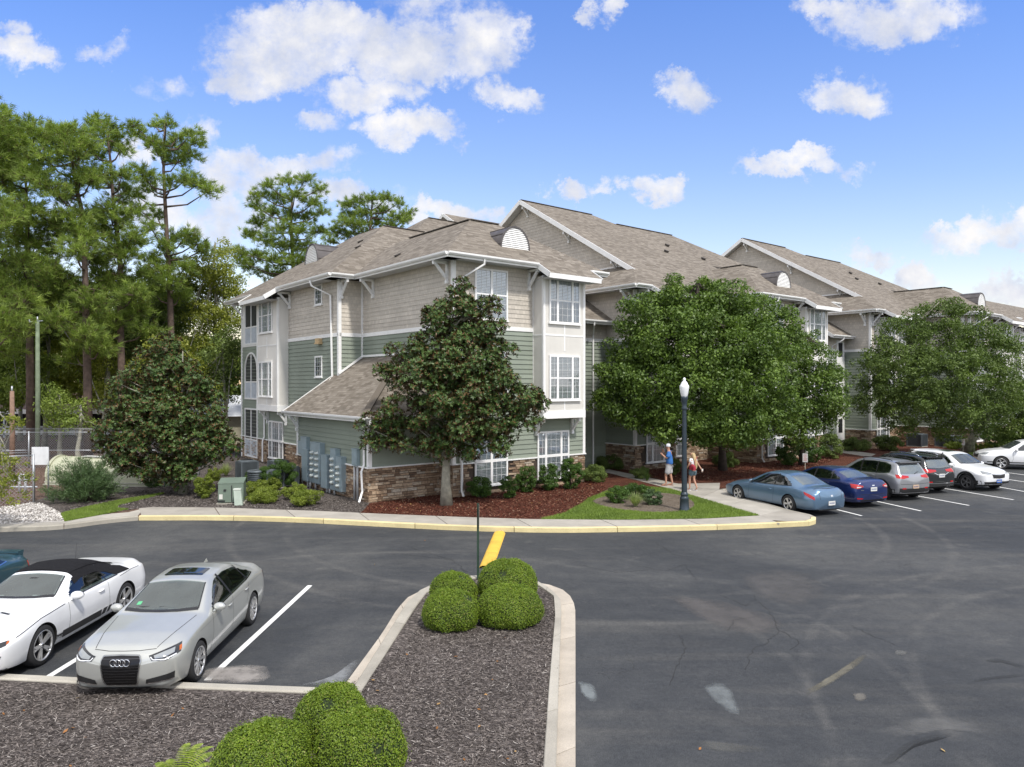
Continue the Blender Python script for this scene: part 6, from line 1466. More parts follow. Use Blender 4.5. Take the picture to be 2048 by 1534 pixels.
def make_wheel(parent, x, y, r, spokes=10, rim=None, double=True, rr=.70):
    s = 1 if y > 0 else -1; w_ = .215
    t = MB(); pr = [(r*rr,-w_/2),(r*.90,-w_/2),(r*.985,-w_*.40),(r,-w_*.25),(r,w_*.25),(r*.985,w_*.40),(r*.90,w_/2),(r*rr,w_/2)]
    t.lathe(pr, 40, (0,0,0), 'y')
    wh = t.build('wheel', M_tyre, parent); wh.location = (x, y, r)
    m = MB(); R0 = r*rr
    m.lathe([(R0*1.0,-s*.09),(R0*1.01,s*.095),(R0*.965,s*.105),(R0*.95,s*.06),(R0*.93,-s*.05),(0,-s*.06)], 40, (0,0,0), 'y')
    o = m.build('rim_barrel', M_blk, wh)
    m = MB(); m.lathe([(R0*1.02,s*.092),(R0*1.015,s*.108),(R0*.95,s*.108),(R0*.94,s*.08)], 40, (0,0,0), 'y')
    for k in range(spokes):
        offs = (-.085, .085) if double else (0,)
        for of in offs:
            a = 2*PI*k/spokes + of*(5/spokes)*1.6; ww = (.024 if double else .034)*(5/spokes)**.4*1.35
            p = Vector((math.cos(a)*R0*.97, s*.088, math.sin(a)*R0*.97)); q = Vector((math.cos(a-of*.4)*R0*.13, s*.070, math.sin(a-of*.4)*R0*.13))
            m.beam(q, p, ww*1.15, .03, up=(0,1,0))
    m.lathe([(0,s*.098),(R0*.10,s*.098),(R0*.17,s*.085),(R0*.19,s*.05)], 20, (0,0,0), 'y')
    m.build('rim', rim or M_rim, wh)
    q = MB(); q.lathe([(0,s*.103),(R0*.09,s*.102)], 12, (0,0,0), 'y'); q.build('hub_cap', M_blk, wh)
    return wh
def mirror_(parent, x, y, z, mat, s=1):
    for sg in (-1, 1):
        m = MB(); ellipsoid(m, (x, sg*(y+.11), z+.04), (.075*s, .115*s, .075*s)); m.box((x-.02, min(sg*(y-.06), sg*(y+.05)), z-.03),(x+.05, max(sg*(y-.06), sg*(y+.05)), z+.01)); o = m.build('wing_mirror', mat, parent)
        g = MB(); ellipsoid(g, (x-.055, sg*(y+.11), z+.04), (.024, .10*s, .06*s)); g.build('mirror_glass', M_side, o)
def plate(bvh, parent, x_face, z, mat, rear=True, y=0):
    sg = -1 if rear else 1; m = MB(); X = x_face
    m.box((X-.008, y-.155, z-.075),(X+.008, y+.155, z+.075)); o = m.build('number_plate', mat, parent)
    k = MB()
    for i in range(6):
        yy = y-.105+i*.042; k.box((X+sg*.009-.001, yy-.011, z-.03),(X+sg*.009+.001, yy+.011, z+.028)); 
    k.build('plate_marks', M_platet, o)
def face_x(bvh, y, z, rear): 
    h = bvh.ray_cast(Vector((-4 if rear else 4, y, z)), Vector((1 if rear else -1, 0, 0))); return h[0].x if h[0] else 0

SEDAN = dict(nose=2.24, tail=-2.38, axles=(1.405,-1.405), wr_z=.325, sill=.20, wm=.905, ws=.86, zm=.62, kf=.25, rf=.52, kr=.18, bf=.10, br=.06,
    top=[(2.35,.73),(2.24,.77),(2.1,.84),(1.7,.93),(1.05,1.01),(.95,1.03),(.20,1.37),(-.05,1.41),(-.5,1.43),(-.95,1.395),(-1.25,1.32),(-1.72,1.14),(-1.85,1.11),(-2.25,1.09),(-2.38,1.02)],
    belt=[(2.3,.69),(2.0,.80),(1.4,.88),(.9,.93),(-.6,.96),(-1.6,1.01),(-2.2,.97),(-2.4,.90)], wb=[(2.3,.79),(1.8,.85),(1.0,.865),(-1.2,.865),(-1.9,.83),(-2.4,.78)],
    wr=[(2.3,.66),(1.8,.70),(1.0,.74),(.85,.73),(.2,.575),(-.5,.56),(-1.1,.56),(-1.75,.64),(-2.3,.66)], crown=[(2.3,.03),(1.0,.035),(.2,.045),(-1.2,.045),(-2.3,.03)])
def pt_in(px, pz, poly):
    c = False; n = len(poly)
    for i in range(n):
        (x1, z1), (x2, z2) = poly[i], poly[(i+1) % n]
        if (z1 > pz) != (z2 > pz) and px < (x2-x1)*(pz-z1)/(z2-z1)+x1: c = not c
    return c
def open_windows(body, ws, side, rear=None, soft=False):
    "cut the window openings out of the shell, with a black painted margin round each"
    a, b, wa, wb_ = ws; bm = bmesh.new(); bm.from_mesh(body.data); body.data.materials.append(M_blk); bi = len(body.data.materials)-1; kill = []
    def inwin(c, m):
        f = (c.x-(b))/(a-b) if a != b else 0; w_ = wb_+(wa-wb_)*f; lim = a-.06+.10*(1-min(1, abs(c.y)/max(wa, .1)))
        return b+m < c.x < lim-m and abs(c.y) < w_-m and c.z > .9
    poly = [tuple(p) for p in side[0]] + [tuple(p) for p in side[1]][::-1]; zc = sum(p[1] for p in poly)/len(poly); xc = sum(p[0] for p in poly)/len(poly)
    def shr(m): return [(x+(m if x < xc else -m)*(1 if abs(x-xc) > .5 else 0), z+(m if z < zc else -m)) for x, z in poly]
    p1 = shr(.055); p0 = shr(.024)
    for f in bm.faces:
        c = f.calc_center_median()
        if f.normal.z > .15 and inwin(c, .022):
            f.material_index = bi
            if inwin(c, .06): kill.append(f)
        elif rear and f.normal.z > .15 and rear[1]+.05 < c.x < rear[0]-.03 and abs(c.y) < rear[2]-.05 and c.z > .9: kill.append(f)
        elif abs(f.normal.y) > .35 and abs(c.y) > .35 and pt_in(c.x, c.z, p0):
            f.material_index = bi
            if pt_in(c.x, c.z, p1): kill.append(f)
    bmesh.ops.delete(bm, geom=kill, context='FACES'); bm.to_mesh(body.data); bm.free()
M_seat = None
def cabin(t, S, suv=False, hz=0.0, seatc=(.10,.10,.095), rear=True, dx=0.0):
    ms = plain('seat_%03d' % int(seatc[0]*1000), seatc, .75, 0, .15, 6); m = MB(); m.box((-1.55,-.72,.40+hz),(.95,.72,.48+hz)); m.build('cabin_floor', plain('cabin_dark', (.02,.02,.021), .9), t)
    m = MB(); m.box((.52+dx,-.70,.62+hz),(1.02,.70,.86+hz)); ellipsoid(m, (.66+dx,0,.86+hz), (.22,.66,.06)); m.build('dashboard', plain('dashboard', (.045,.047,.05), .6), t)
    m = MB(); c = Vector((.44+dx,.36,.86+hz)); P = [c+Vector((math.sin(a)*.07,math.cos(a)*.17,math.sin(a)*.15)) for a in [2*PI*i/24 for i in range(25)]]; m.tube(P, .014, 6, cap=False); m.beam(c+Vector((0,-.16,0)), c+Vector((0,.16,0)), .04, .02); m.build('steering_wheel', plain('wheel_black', (.02,.02,.02), .5), t)
    for (x, ys) in ((-.12+dx, (.36,-.36)),) + (((-.98, (.36,-.36)),) if rear else ()):
        for y in ys:
            m = MB(); ellipsoid(m, (x+.22,y,.60+hz), (.28,.25,.12)); ellipsoid(m, (x-.06,y,.84+hz), (.10,.23,.30)); ellipsoid(m, (x-.10,y,1.17+hz), (.055,.13,.09)); m.build('seat', ms, t)
    m = MB(); ellipsoid(m, (.36+dx,0,1.21+hz*1.6), (.02,.11,.032)); m.build('rear_view_mirror', M_blk, t)
def std_glass(S, bvh, t, ws=(.93,.24,.66,.53), rs=(-1.28,-1.70,.52,.585), side=None, pillars=(), wmat=None, smat=None, rmat=None, frame=M_blk, rs_cut=None):
    a, b, wa, wb_ = ws
    for ch in t.children:
        if ch.name.startswith('body'): open_windows(ch, ws, side, rs_cut)
    line(bvh, [(a-.06,wa,0),(a+.02,wa*.5,0),(a+.045,0,0),(a+.02,-wa*.5,0),(a-.06,-wa,0)], (0,0,-1), .07, 'windshield_seal', M_blk, t, .009)
    for sg in (1,-1): line(bvh, [(a-.06,sg*wa,0),(b,sg*wb_,0)], (0,0,-1), .022, 'windshield_seal', M_blk, t, .009)
    decal(bvh, 'windshield', wmat or M_wind, [(b,wb_,0),(b-.02,0,0),(b,-wb_,0)], [(a-.06,wa,0),(a+.02,wa*.5,0),(a+.04,0,0),(a+.02,-wa*.5,0),(a-.06,-wa,0)], (0,0,-1), t, .006, 24, 12)
    c, d, wc, wd_ = rs
    decal(bvh, 'rear_window', rmat or M_rearg, [(c,wc,0),(c+.02,0,0),(c,-wc,0)], [(d,wd_,0),(d-.05,wd_*.5,0),(d-.06,0,0),(d-.05,-wd_*.5,0),(d,-wd_,0)], (0,0,-1), t, .005, 20, 8)
    if side:
        decal(bvh, 'side_window', smat or M_side, [(x, 1, z) for x, z in side[0]], [(x, 1, z) for x, z in side[1]], (0,-1,0), t, .005, 26, 6, mirror=True)
    for (x0, z0, x1, z1, w_) in pillars:
        line(bvh, [(x0,1,z0),(x1,1,z1)], (0,-1,0), w_, 'window_pillar', frame, t, .008, mirror=True, n=6)
    line(bvh, [(side[1][0][0],1,side[1][0][1]-.012)]+[(x,1,z-.012) for x, z in side[1][1:]], (0,-1,0), .018, 'belt_moulding', M_chrome if frame is M_blk and S.get('chrome', True) else M_blk, t, .008, mirror=True)
def door_lines(bvh, t, xs, S, low=.30):
    for (x0, x1) in xs:
        zt = sm(S['belt'], x0)-.01; line(bvh, [(x0,1,zt),(x0,1,.6),(x1,1,low)], (0,-1,0), .008, 'door_gap', M_gap, t, .0025, mirror=True)
def handles(bvh, t, pts, mat):
    for (x, z) in pts:
        for sg in (1, -1):
            h = bvh.ray_cast(Vector((x, 3*sg, z)), Vector((0,-sg,0)))
            if h[0] is None: continue
            y = h[0].y; m = MB(); m.tube([(x+.09,y,z-.004),(x+.07,y+sg*.028,z),(x-.07,y+sg*.028,z+.004),(x-.10,y,z+.002)], [.011,.014,.014,.011], 8); m.build('door_handle', mat, t)
def car_root(label, cat, name, x, y, heading, scale=.93, group=None): return thing(name, label, cat, (x, y, 0), heading, group, scale)

# silver sedan (near)
t = car_root('silver four door sedan with four ring badge and glass sunroof, front to the mulch bed', 'car', 'parked_car', -5.72, 12.44, R(-87.8), .925)
t.scale = (.925, .875, .925); t.location.x = -5.684
M_silver = paint('silver_paint', (.47,.48,.455), .4, .34); S = dict(SEDAN)
o, bv = car_body(S, M_silver, .365); o.parent = t
std_glass(S, bv, t, side=([(.66,.97),(.28,1.20),(.02,1.315),(-.45,1.345),(-.95,1.30),(-1.42,1.11)], [(.74,.945),(.2,.965),(-.5,.99),(-1.1,1.02),(-1.55,1.06)]), pillars=((-.22,.96,-.16,1.36,.07),(-1.14,1.0,-1.04,1.31,.045)))
cabin(t, S)
door_lines(bv, t, ((.78,.86),(-.22,-.22)), S); line(bv, [(-1.12,1,.96),(-1.12,1,.78),(-1.0,1,.62)], (0,-1,0), .008, 'door_gap', M_gap, t, .0025, mirror=True)
handles(bv, t, ((-.05,.83),(-.98,.86)), M_silver); mirror_(t, .62, .84, .95, M_silver)
for sg in (1, -1): line(bv, [(2.12,sg*.50,0),(1.7,sg*.60,0),(1.05,sg*.70,0)], (0,0,-1), .010, 'bonnet_gap', M_gap, t, .002)
line(bv, [(2.14,.50,0),(2.19,.25,0),(2.20,0,0),(2.19,-.25,0),(2.14,-.50,0)], (0,0,-1), .010, 'bonnet_gap', M_gap, t, .002)
line(bv, [(1.35,1,.80),(.5,1,.84),(-.5,1,.86),(-1.5,1,.90),(-2.1,1,.90)], (0,-1,0), .006, 'shoulder_crease_shade', paint('silver_shade', (.30,.31,.30), .5), t, .001, mirror=True)  # crease shade painted on as a thin line of darker silver
decal(bv, 'sunroof', gloss('sunroof_glass', (.012,.014,.015), .03, 0, .9), [(-.02,.37,0),(0,.34,0),(.01,0,0),(0,-.34,0),(-.02,-.37,0)], [(-.40,.37,0),(-.42,.34,0),(-.42,0,0),(-.42,-.34,0),(-.40,-.37,0)], (0,0,-1), t, .006, 20, 8)
g_ = decal(bv, 'grille', gloss('grille_black', (.008,.008,.009), .25, .2), [(3,.315,.675),(3,.285,.735),(3,0,.745),(3,-.285,.735),(3,-.315,.675)], [(3,.26,.34),(3,.235,.30),(3,0,.30),(3,-.235,.30),(3,-.26,.34)], (-1,0,0), t, .010, 24, 14)
line(bv, [(3,.322,.675),(3,.29,.742),(3,0,.752),(3,-.29,.742),(3,-.322,.675),(3,-.268,.335),(3,-.24,.292),(3,.24,.292),(3,.268,.335),(3,.322,.675)], (-1,0,0), .018, 'grille_frame', gloss('grille_frame', (.35,.36,.36), .15, .8), t, .014, n=70)
for z in (.36,.405,.45,.495,.54,.585,.70): line(bv, [(3,.25+.05*(z>.5),z),(3,0,z),(3,-.25-.05*(z>.5),z)], (-1,0,0), .007, 'grille_bar', gloss('grille_bar', (.10,.10,.105), .2, .7), t, .016)
for k in range(4):
    m = MB(); y = -.105+k*.07; X = face_x(bv, y, .66, False)+.024; P = [(X, y+.052*math.cos(a), .655+.052*math.sin(a)) for a in [2*PI*i/28 for i in range(29)]]
    m.tube(P, .0085, 8, cap=False); m.build('ring_badge', M_chrome, t)
decal(bv, 'headlight', M_lensdk, [(3,.90,.825),(3,.66,.79),(3,.39,.735)], [(3,.89,.72),(3,.66,.655),(3,.44,.66)], (-1,-.35,0), t, .006, 18, 6, mirror=True)
decal(bv, 'headlight_reflector', M_lens, [(3,.80,.79),(3,.64,.765),(3,.47,.73)], [(3,.79,.735),(3,.64,.70),(3,.49,.69)], (-1,-.35,0), t, .009, 12, 4, mirror=True)
line(bv, [(3,.42,.715),(3,.46,.675),(3,.64,.668),(3,.82,.71)], (-1,-.35,0), .014, 'running_light', gloss('led_white', (.8,.82,.85), .1), t, .011, mirror=True)
decal(bv, 'headlight_marker', M_amber, [(3,.93,.80),(3,.885,.79)], [(3,.92,.745),(3,.875,.735)], (-1,-.5,0), t, .011, 5, 4, mirror=True)
decal(bv, 'lower_intake', M_blk, [(3,.80,.46),(3,.58,.42),(3,.37,.385)], [(3,.79,.35),(3,.58,.325),(3,.36,.315)], (-1,-.25,0), t, .008, 14, 4, mirror=True)
line(bv, [(3,.79,.355),(3,.58,.335),(3,.40,.325)], (-1,-.2,0), .012, 'intake_blade', M_chrome, t, .014, mirror=True)
line(bv, [(3,.84,.29),(3,.6,.265),(3,.35,.24),(3,0,.245)], (-1,-.2,0), .03, 'front_splitter', M_silver, t, .03, mirror=True)
decal(bv, 'tail_light', M_red, [(-3,.82,.90),(-3,.45,.88)], [(-3,.82,.74),(-3,.45,.76)], (1,-.4,0), t, .006, 12, 4, mirror=True)
decal(bv, 'inspection_sticker', plain('green_sticker', (.10,.42,.20), .5), [(.72,-.50,0),(.72,-.42,0)], [(.80,-.50,0),(.80,-.42,0)], (0,0,-1), t, .009, 3, 2)
m = MB(); m.tube([(.80,.48,1.085),(.84,.2,1.075),(.87,-.05,1.07)], .007, 5); m.tube([(.82,-.05,1.075),(.86,-.35,1.075),(.82,-.55,1.06)], .007, 5); m.build('wiper', M_blk, t)
m = MB(); m.add([(-1.0,-.005,1.385),(-1.17,-.02,1.36),(-1.17,.02,1.36),(-1.13,0,1.44)], [(0,2,3),(0,3,1),(1,3,2)]); m.build('shark_fin_antenna', M_silver, t)
for ax in S['axles']:
    for sg in (1, -1): make_wheel(t, ax, sg*.80, .325, 10, double=False, rr=.72)

# white convertible with black stripe
t = car_root('white convertible with black fabric roof and black side stripe', 'car', 'parked_car', -8.52, 13.02, R(-90), .925)
M_whitep = paint('white_paint', (.78,.79,.80), 0, .3)
S = dict(nose=2.30, tail=-2.40, axles=(1.36,-1.36), wr_z=.345, sill=.20, wm=.945, ws=.90, zm=.62, rf=.5, kf=.17,
    top=[(2.4,.69),(2.30,.73),(2.1,.83),(1.7,.91),(.85,.98),(.70,1.0),(.05,1.29),(-.15,1.335),(-.6,1.36),(-1.0,1.30),(-1.45,1.12),(-1.75,1.05),(-2.3,1.03),(-2.4,.98)],
    belt=[(2.4,.60),(2.0,.74),(1.4,.86),(.7,.92),(-.6,.92),(-1.3,.97),(-2.2,.94),(-2.4,.88)], wb=[(2.4,.80),(1.9,.88),(1.2,.90),(.4,.86),(-.6,.86),(-1.4,.90),(-2.0,.86),(-2.4,.78)],
    wr=[(2.3,.55),(1.7,.66),(.8,.72),(.70,.70),(.05,.55),(-.6,.52),(-1.1,.54),(-1.55,.62),(-2.3,.66)], crown=[(2.3,.03),(.8,.03),(.05,.05),(-1.2,.05),(-1.7,.02),(-2.3,.02)], chrome=False)
o, bv = car_body(S, M_whitep, .395); o.parent = t
M_soft = plain('black_fabric_roof', (.016,.016,.018), 1.0, 0, .2, 20, .3, 200, spec=.1)
o.data.materials.append(M_soft); k_ = len(o.data.materials)-1
for f in o.data.polygons:
    c = f.center
    if -1.50-.16*(1-min(1, abs(c.y)/.6)) < c.x < -.03 and c.z > max(.985, 1.0+.10*(c.x < -1.2)) and not (c.x < -1.3 and abs(c.y) > .70): f.material_index = k_
decal(bv, 'fabric_roof', M_soft, [(-.03,.535,0),(-.05,0,0),(-.03,-.535,0)], [(-1.50,.57,0),(-1.62,.45,0),(-1.66,0,0),(-1.62,-.45,0),(-1.50,-.57,0)], (0,0,-1), t, .012, 28, 26)
decal(bv, 'fabric_roof_side', M_soft, [(.06,1,1.27),(-.15,1,1.33),(-.6,1,1.345),(-1.0,1,1.28),(-1.50,1,1.11)], [(.10,1,1.15),(-.15,1,1.215),(-.6,1,1.21),(-.86,1,1.13),(-1.06,1,.985),(-1.55,1,.975)], (0,-1,-.25), t, .010, 26, 6, mirror=True)
std_glass(S, bv, t, ws=(.68,.08,.66,.52), rs=(-1.30,-1.46,.42,.46), side=([(.44,.95),(.12,1.14),(-.15,1.22),(-.6,1.215),(-.85,1.14),(-1.08,.98)], [(.50,.925),(0,.935),(-.5,.94),(-.9,.955),(-1.10,.965)]), pillars=((-.72,.93,-.76,1.24,.022),), rmat=M_side0)
cabin(t, S, rear=False, dx=-.16)
door_lines(bv, t, ((.60,.62),(-.72,-.76)), S); handles(bv, t, ((-.45,.80),), M_whitep); mirror_(t, .46, .88, .93, M_whitep, 1.05)
line(bv, [(2.0,1,.74),(1.4,1,.86),(.7,1,.91)], (0,-1,-.3), .014, 'bonnet_gap', M_gap, t, .003, mirror=True)
line(bv, [(-1.15,1,.93),(-1.6,1,.965),(-1.95,1,.955)], (0,-1,-.3), .010, 'boot_gap', M_gap, t, .003, mirror=True)
decal(bv, 'side_stripe', M_blk, [(.80,1,.42),(-.46,1,.42)], [(.80,1,.29),(-.46,1,.29)], (0,-1,0), t, .004, 20, 2, mirror=True)
for (a, b) in ((-.50,-.64),(-.69,-.79),(-.85,-.90)): decal(bv, 'side_stripe', M_blk, [(a-.03,1,.42),(b-.03,1,.42)], [(a+.04,1,.30),(b+.04,1,.30)], (0,-1,0), t, .004, 3, 2, mirror=True)
# small galloping emblem ahead of the stripe
hs = [((.99,.385),(.965,.40),(.93,.385),(.88,.39),(.83,.385),(.80,.395)), ((.985,.365),(.96,.37),(.935,.35),(.88,.35),(.84,.345),(.80,.36))]
decal(bv, 'horse_emblem', M_blk, [(a,1,b) for a, b in hs[0]], [(a,1,b) for a, b in hs[1]], (0,-1,0), t, .004, 16, 2, mirror=True)
for P in (((.94,.36),(.97,.325),(.955,.315)), ((.925,.355),(.915,.315),(.94,.305)), ((.84,.35),(.815,.32),(.84,.30)), ((.855,.35),(.87,.315),(.855,.30))): line(bv, [(a,1,b) for a, b in P], (0,-1,0), .010, 'horse_emblem', M_blk, t, .004, mirror=True, n=6)
decal(bv, 'headlight', M_lensdk, [(3,.86,.70),(3,.70,.68),(3,.45,.63)], [(3,.84,.64),(3,.68,.60),(3,.47,.575)], (-1,-.45,0), t, .006, 16, 5, mirror=True)
decal(bv, 'headlight_reflector', M_lens, [(3,.72,.665),(3,.50,.62)], [(3,.70,.62),(3,.52,.59)], (-1,-.45,0), t, .009, 8, 3, mirror=True)
decal(bv, 'headlight_marker', M_amber, [(3,.89,.695),(3,.84,.685)], [(3,.87,.66),(3,.83,.65)], (-1,-.6,0), t, .009, 5, 3, mirror=True)
decal(bv, 'grille', M_blk, [(3,.42,.60),(3,0,.62),(3,-.42,.60)], [(3,.34,.42),(3,0,.41),(3,-.34,.42)], (-1,0,0), t, .008, 16, 5)
decal(bv, 'lower_intake', M_blk, [(3,.80,.50),(3,.56,.46)], [(3,.72,.32),(3,.60,.44)], (-1,-.3,0), t, .008, 8, 4, mirror=True)
line(bv, [(3,.84,.25),(3,.5,.20),(3,0,.20)], (-1,-.2,0), .05, 'front_splitter', M_blk, t, .02, mirror=True)
decal(bv, 'tail_light', M_red, [(-3,.76,.88),(-3,.5,.88)], [(-3,.76,.74),(-3,.5,.74)], (1,-.3,0), t, .006, 6, 4, mirror=True)
for (y_) in (.30,-.30): line(bv, [(1.45,y_+.10,0),(1.38,y_-.10,0)], (0,0,-1), .05, 'bonnet_vent', M_blk, t, .003, n=4)
m = MB(); m.tube([(-1.85,-.45,1.04),(-1.92,-.46,1.42)], .004, 5); m.build('rod_antenna', M_blk, t)
for ax in S['axles']:
    for sg in (1, -1): make_wheel(t, ax, sg*.83, .350, 5, rr=.74)

# teal car, only its tail in view
t = car_root('dark teal car with a rear spoiler, cut by the left frame edge', 'car', 'parked_car', -11.05, 13.25, R(-90), .925)
M_teal = paint('teal_paint', (.035,.095,.125), .5, .4); S = dict(SEDAN); S['tail'] = -2.35
o, bv = car_body(S, M_teal, .365); o.parent = t
std_glass(S, bv, t, side=([(.66,.97),(.28,1.20),(.02,1.315),(-.45,1.345),(-.95,1.30),(-1.42,1.11)], [(.74,.945),(.2,.965),(-.5,.99),(-1.1,1.02),(-1.55,1.06)]), pillars=((-.22,.96,-.16,1.36,.07),), rmat=M_side)
cabin(t, S)
m = MB(); P = [(-2.22,y,1.105+.015*math.cos(y*1.6)) for y in (-.66,-.45,0,.45,.66)]
for a, b in zip(P, P[1:]): m.beam(a, b, .20, .045, up=(0,0,1))
for y in (-.62,.62): m.box((-2.30,y-.04,1.0),(-2.16,y+.04,1.10))
m.build('spoiler', M_teal, t)
decal(bv, 'tail_light', M_red, [(-3,.84,.92),(-3,.5,.90)], [(-3,.82,.76),(-3,.5,.78)], (1,-.5,0), t, .006, 12, 4, mirror=True)
door_lines(bv, t, ((.78,.86),(-.22,-.22)), S)
for ax in S['axles']:
    for sg in (1, -1): make_wheel(t, ax, sg*.80, .325, 5)

HD = R(110)
# light blue coupe
t = car_root('light metallic blue two door coupe beside the side path', 'car', 'parked_car', 10.12, 27.2, R(113), .97)
M_lb = paint('light_blue_paint', (.125,.215,.33), .55, .32)
S = dict(nose=2.36, tail=-2.45, axles=(1.36,-1.36), wr_z=.325, sill=.20, wm=.90, ws=.85, zm=.60, kf=.34, rf=.7, kr=.26, rr=.5, br=.09,
    top=[(2.4,.60),(2.2,.70),(1.8,.82),(1.1,.93),(.95,.96),(.15,1.33),(-.1,1.385),(-.5,1.41),(-.9,1.385),(-1.2,1.31),(-1.80,1.06),(-1.95,1.03),(-2.35,1.0),(-2.45,.92)],
    belt=[(2.3,.58),(1.8,.74),(1.0,.86),(-.6,.90),(-1.6,.95),(-2.2,.90),(-2.5,.80)], wb=[(2.3,.66),(1.8,.78),(1.0,.83),(-1.2,.84),(-1.9,.78),(-2.5,.70)],
    wr=[(2.3,.5),(1.8,.58),(1.0,.68),(.9,.68),(.15,.55),(-.5,.54),(-1.1,.54),(-1.8,.58),(-2.4,.58)], crown=[(2.3,.04),(1.0,.04),(.2,.045),(-1.2,.045),(-2.3,.035)], chrome=False)
o, bv = car_body(S, M_lb, .365); o.parent = t
std_glass(S, bv, t, ws=(.90,.20,.65,.52), rs=(-1.12,-1.74,.51,.56), side=([(.60,.93),(.22,1.17),(-.05,1.29),(-.5,1.325),(-.95,1.26),(-1.30,1.06)], [(.68,.90),(0,.92),(-.6,.95),(-1.0,.97),(-1.42,1.0)]), pillars=((-.58,.93,-.62,1.33,.06),))
cabin(t, S)
door_lines(bv, t, ((.72,.80),(-.60,-.55)), S); handles(bv, t, ((-.40,.76),), M_lb); mirror_(t, .55, .82, .90, M_lb)
decal(bv, 'tail_light', M_red, [(-3,.90,.86),(-3,.74,.80),(-3,.55,.70)], [(-3,.88,.76),(-3,.72,.66),(-3,.55,.60)], (1,-.55,0), t, .006, 14, 5, mirror=True)
line(bv, [(-2.25,.58,0),(-2.36,.3,0),(-2.38,0,0),(-2.36,-.3,0),(-2.25,-.58,0)], (0,0,-1), .022, 'boot_lip_shadow', M_gap, t, .003)
for sg in (1,-1): line(bv, [(-3,sg*.52,.82),(-3,sg*.50,.62)], (1,0,0), .010, 'boot_gap', M_gap, t, .003)
X = face_x(bv, 0, .47, True)-.012; plate(bv, t, X, .47, M_platew); decal(bv, 'badge', M_chrome, [(-3,.05,.76),(-3,-.05,.76)], [(-3,.05,.70),(-3,-.05,.70)], (1,0,0), t, .008, 4, 3)
decal(bv, 'headlight', M_lens, [(3,.80,.70),(3,.55,.66)], [(3,.78,.58),(3,.55,.56)], (-1,-.5,0), t, .006, 10, 4, mirror=True)
m = MB(); m.box((-2.42,-.5,.20),(-2.25,.5,.27)); m.build('rear_valance', M_blk, t)
for ax in S['axles']:
    for sg in (1, -1): make_wheel(t, ax, sg*.80, .325, 5, rr=.66)

# dark blue sedan
t = car_root('dark blue four door sedan between the light blue coupe and the silver SUV', 'car', 'parked_car', 12.55, 28.75, R(110), .95)
M_db = paint('dark_blue_paint', (.010,.026,.125), .45, .3); S = dict(SEDAN); S['br'] = .07; S['chrome'] = False
o, bv = car_body(S, M_db, .365); o.parent = t
std_glass(S, bv, t, rs=(-1.2,-1.74,.52,.585), side=([(.66,.97),(.28,1.20),(.02,1.315),(-.45,1.345),(-.95,1.30),(-1.42,1.11)], [(.74,.945),(.2,.965),(-.5,.99),(-1.1,1.02),(-1.55,1.06)]), pillars=((-.22,.96,-.16,1.36,.07),(-1.14,1.0,-1.04,1.31,.045)))
cabin(t, S)
door_lines(bv, t, ((.78,.86),(-.22,-.22)), S); handles(bv, t, ((-.05,.83),(-.98,.86)), M_db); mirror_(t, .62, .84, .95, M_db)
decal(bv, 'tail_light', M_red, [(-3,.86,.95),(-3,.60,.93),(-3,.36,.88)], [(-3,.84,.80),(-3,.60,.77),(-3,.38,.83)], (1,-.45,0), t, .006, 14, 5, mirror=True)
decal(bv, 'tail_light_lens', gloss('white_lens', (.65,.62,.62), .1), [(-3,.66,.85),(-3,.46,.85)], [(-3,.66,.80),(-3,.46,.82)], (1,-.45,0), t, .010, 8, 2, mirror=True)
X = face_x(bv, 0, .74, True)-.012; plate(bv, t, X, .74, M_platew); decal(bv, 'badge', M_chrome, [(-3,.06,.90),(-3,-.06,.90)], [(-3,.06,.865),(-3,-.06,.865)], (1,0,0), t, .008, 4, 3)
decal(bv, 'rear_reflector', M_red, [(-3,.70,.42),(-3,.42,.40)], [(-3,.68,.37),(-3,.44,.36)], (1,-.3,0), t, .008, 8, 2, mirror=True)
decal(bv, 'name_badge', M_chrome, [(-3,.60,.72),(-3,.46,.72)], [(-3,.60,.695),(-3,.46,.695)], (1,0,0), t, .008, 3, 1)
line(bv, [(-3,.62,.55),(-3,0,.53),(-3,-.62,.55)], (1,0,0), .012, 'bumper_gap', M_gap, t, .004)
decal(bv, 'rear_valance', M_blk, [(-3,.6,.33),(-3,0,.33),(-3,-.6,.33)], [(-3,.6,.24),(-3,0,.24),(-3,-.6,.24)], (1,0,0), t, .008, 10, 2)
for ax in S['axles']:
    for sg in (1, -1): make_wheel(t, ax, sg*.80, .325, 5)

# SUVs
SUV = dict(nose=2.15, tail=-2.18, axles=(1.33,-1.35), wr_z=.36, sill=.28, wm=.915, ws=.87, zm=.72, rr=.30, kr=.17, br=.05, rf=.5, kf=.28,
    top=[(2.2,.86),(2.05,.95),(1.7,1.04),(1.05,1.12),(.92,1.15),(.25,1.55),(0,1.61),(-.6,1.65),(-1.4,1.63),(-1.78,1.57),(-1.86,1.53),(-2.08,1.12),(-2.14,1.06),(-2.2,.98)],
    belt=[(2.2,.78),(1.7,.90),(1.0,1.0),(-.8,1.04),(-1.6,1.10),(-2.0,1.04),(-2.2,.95)], wb=[(2.2,.74),(1.7,.82),(1.0,.85),(-1.4,.85),(-1.9,.82),(-2.2,.80)],
    wr=[(2.2,.58),(1.7,.64),(1.0,.70),(.9,.70),(.25,.60),(-.6,.60),(-1.5,.59),(-1.85,.60),(-2.05,.72),(-2.2,.74)], crown=[(2.2,.03),(1.0,.04),(.2,.05),(-1.7,.045),(-1.9,.03),(-2.2,.02)])
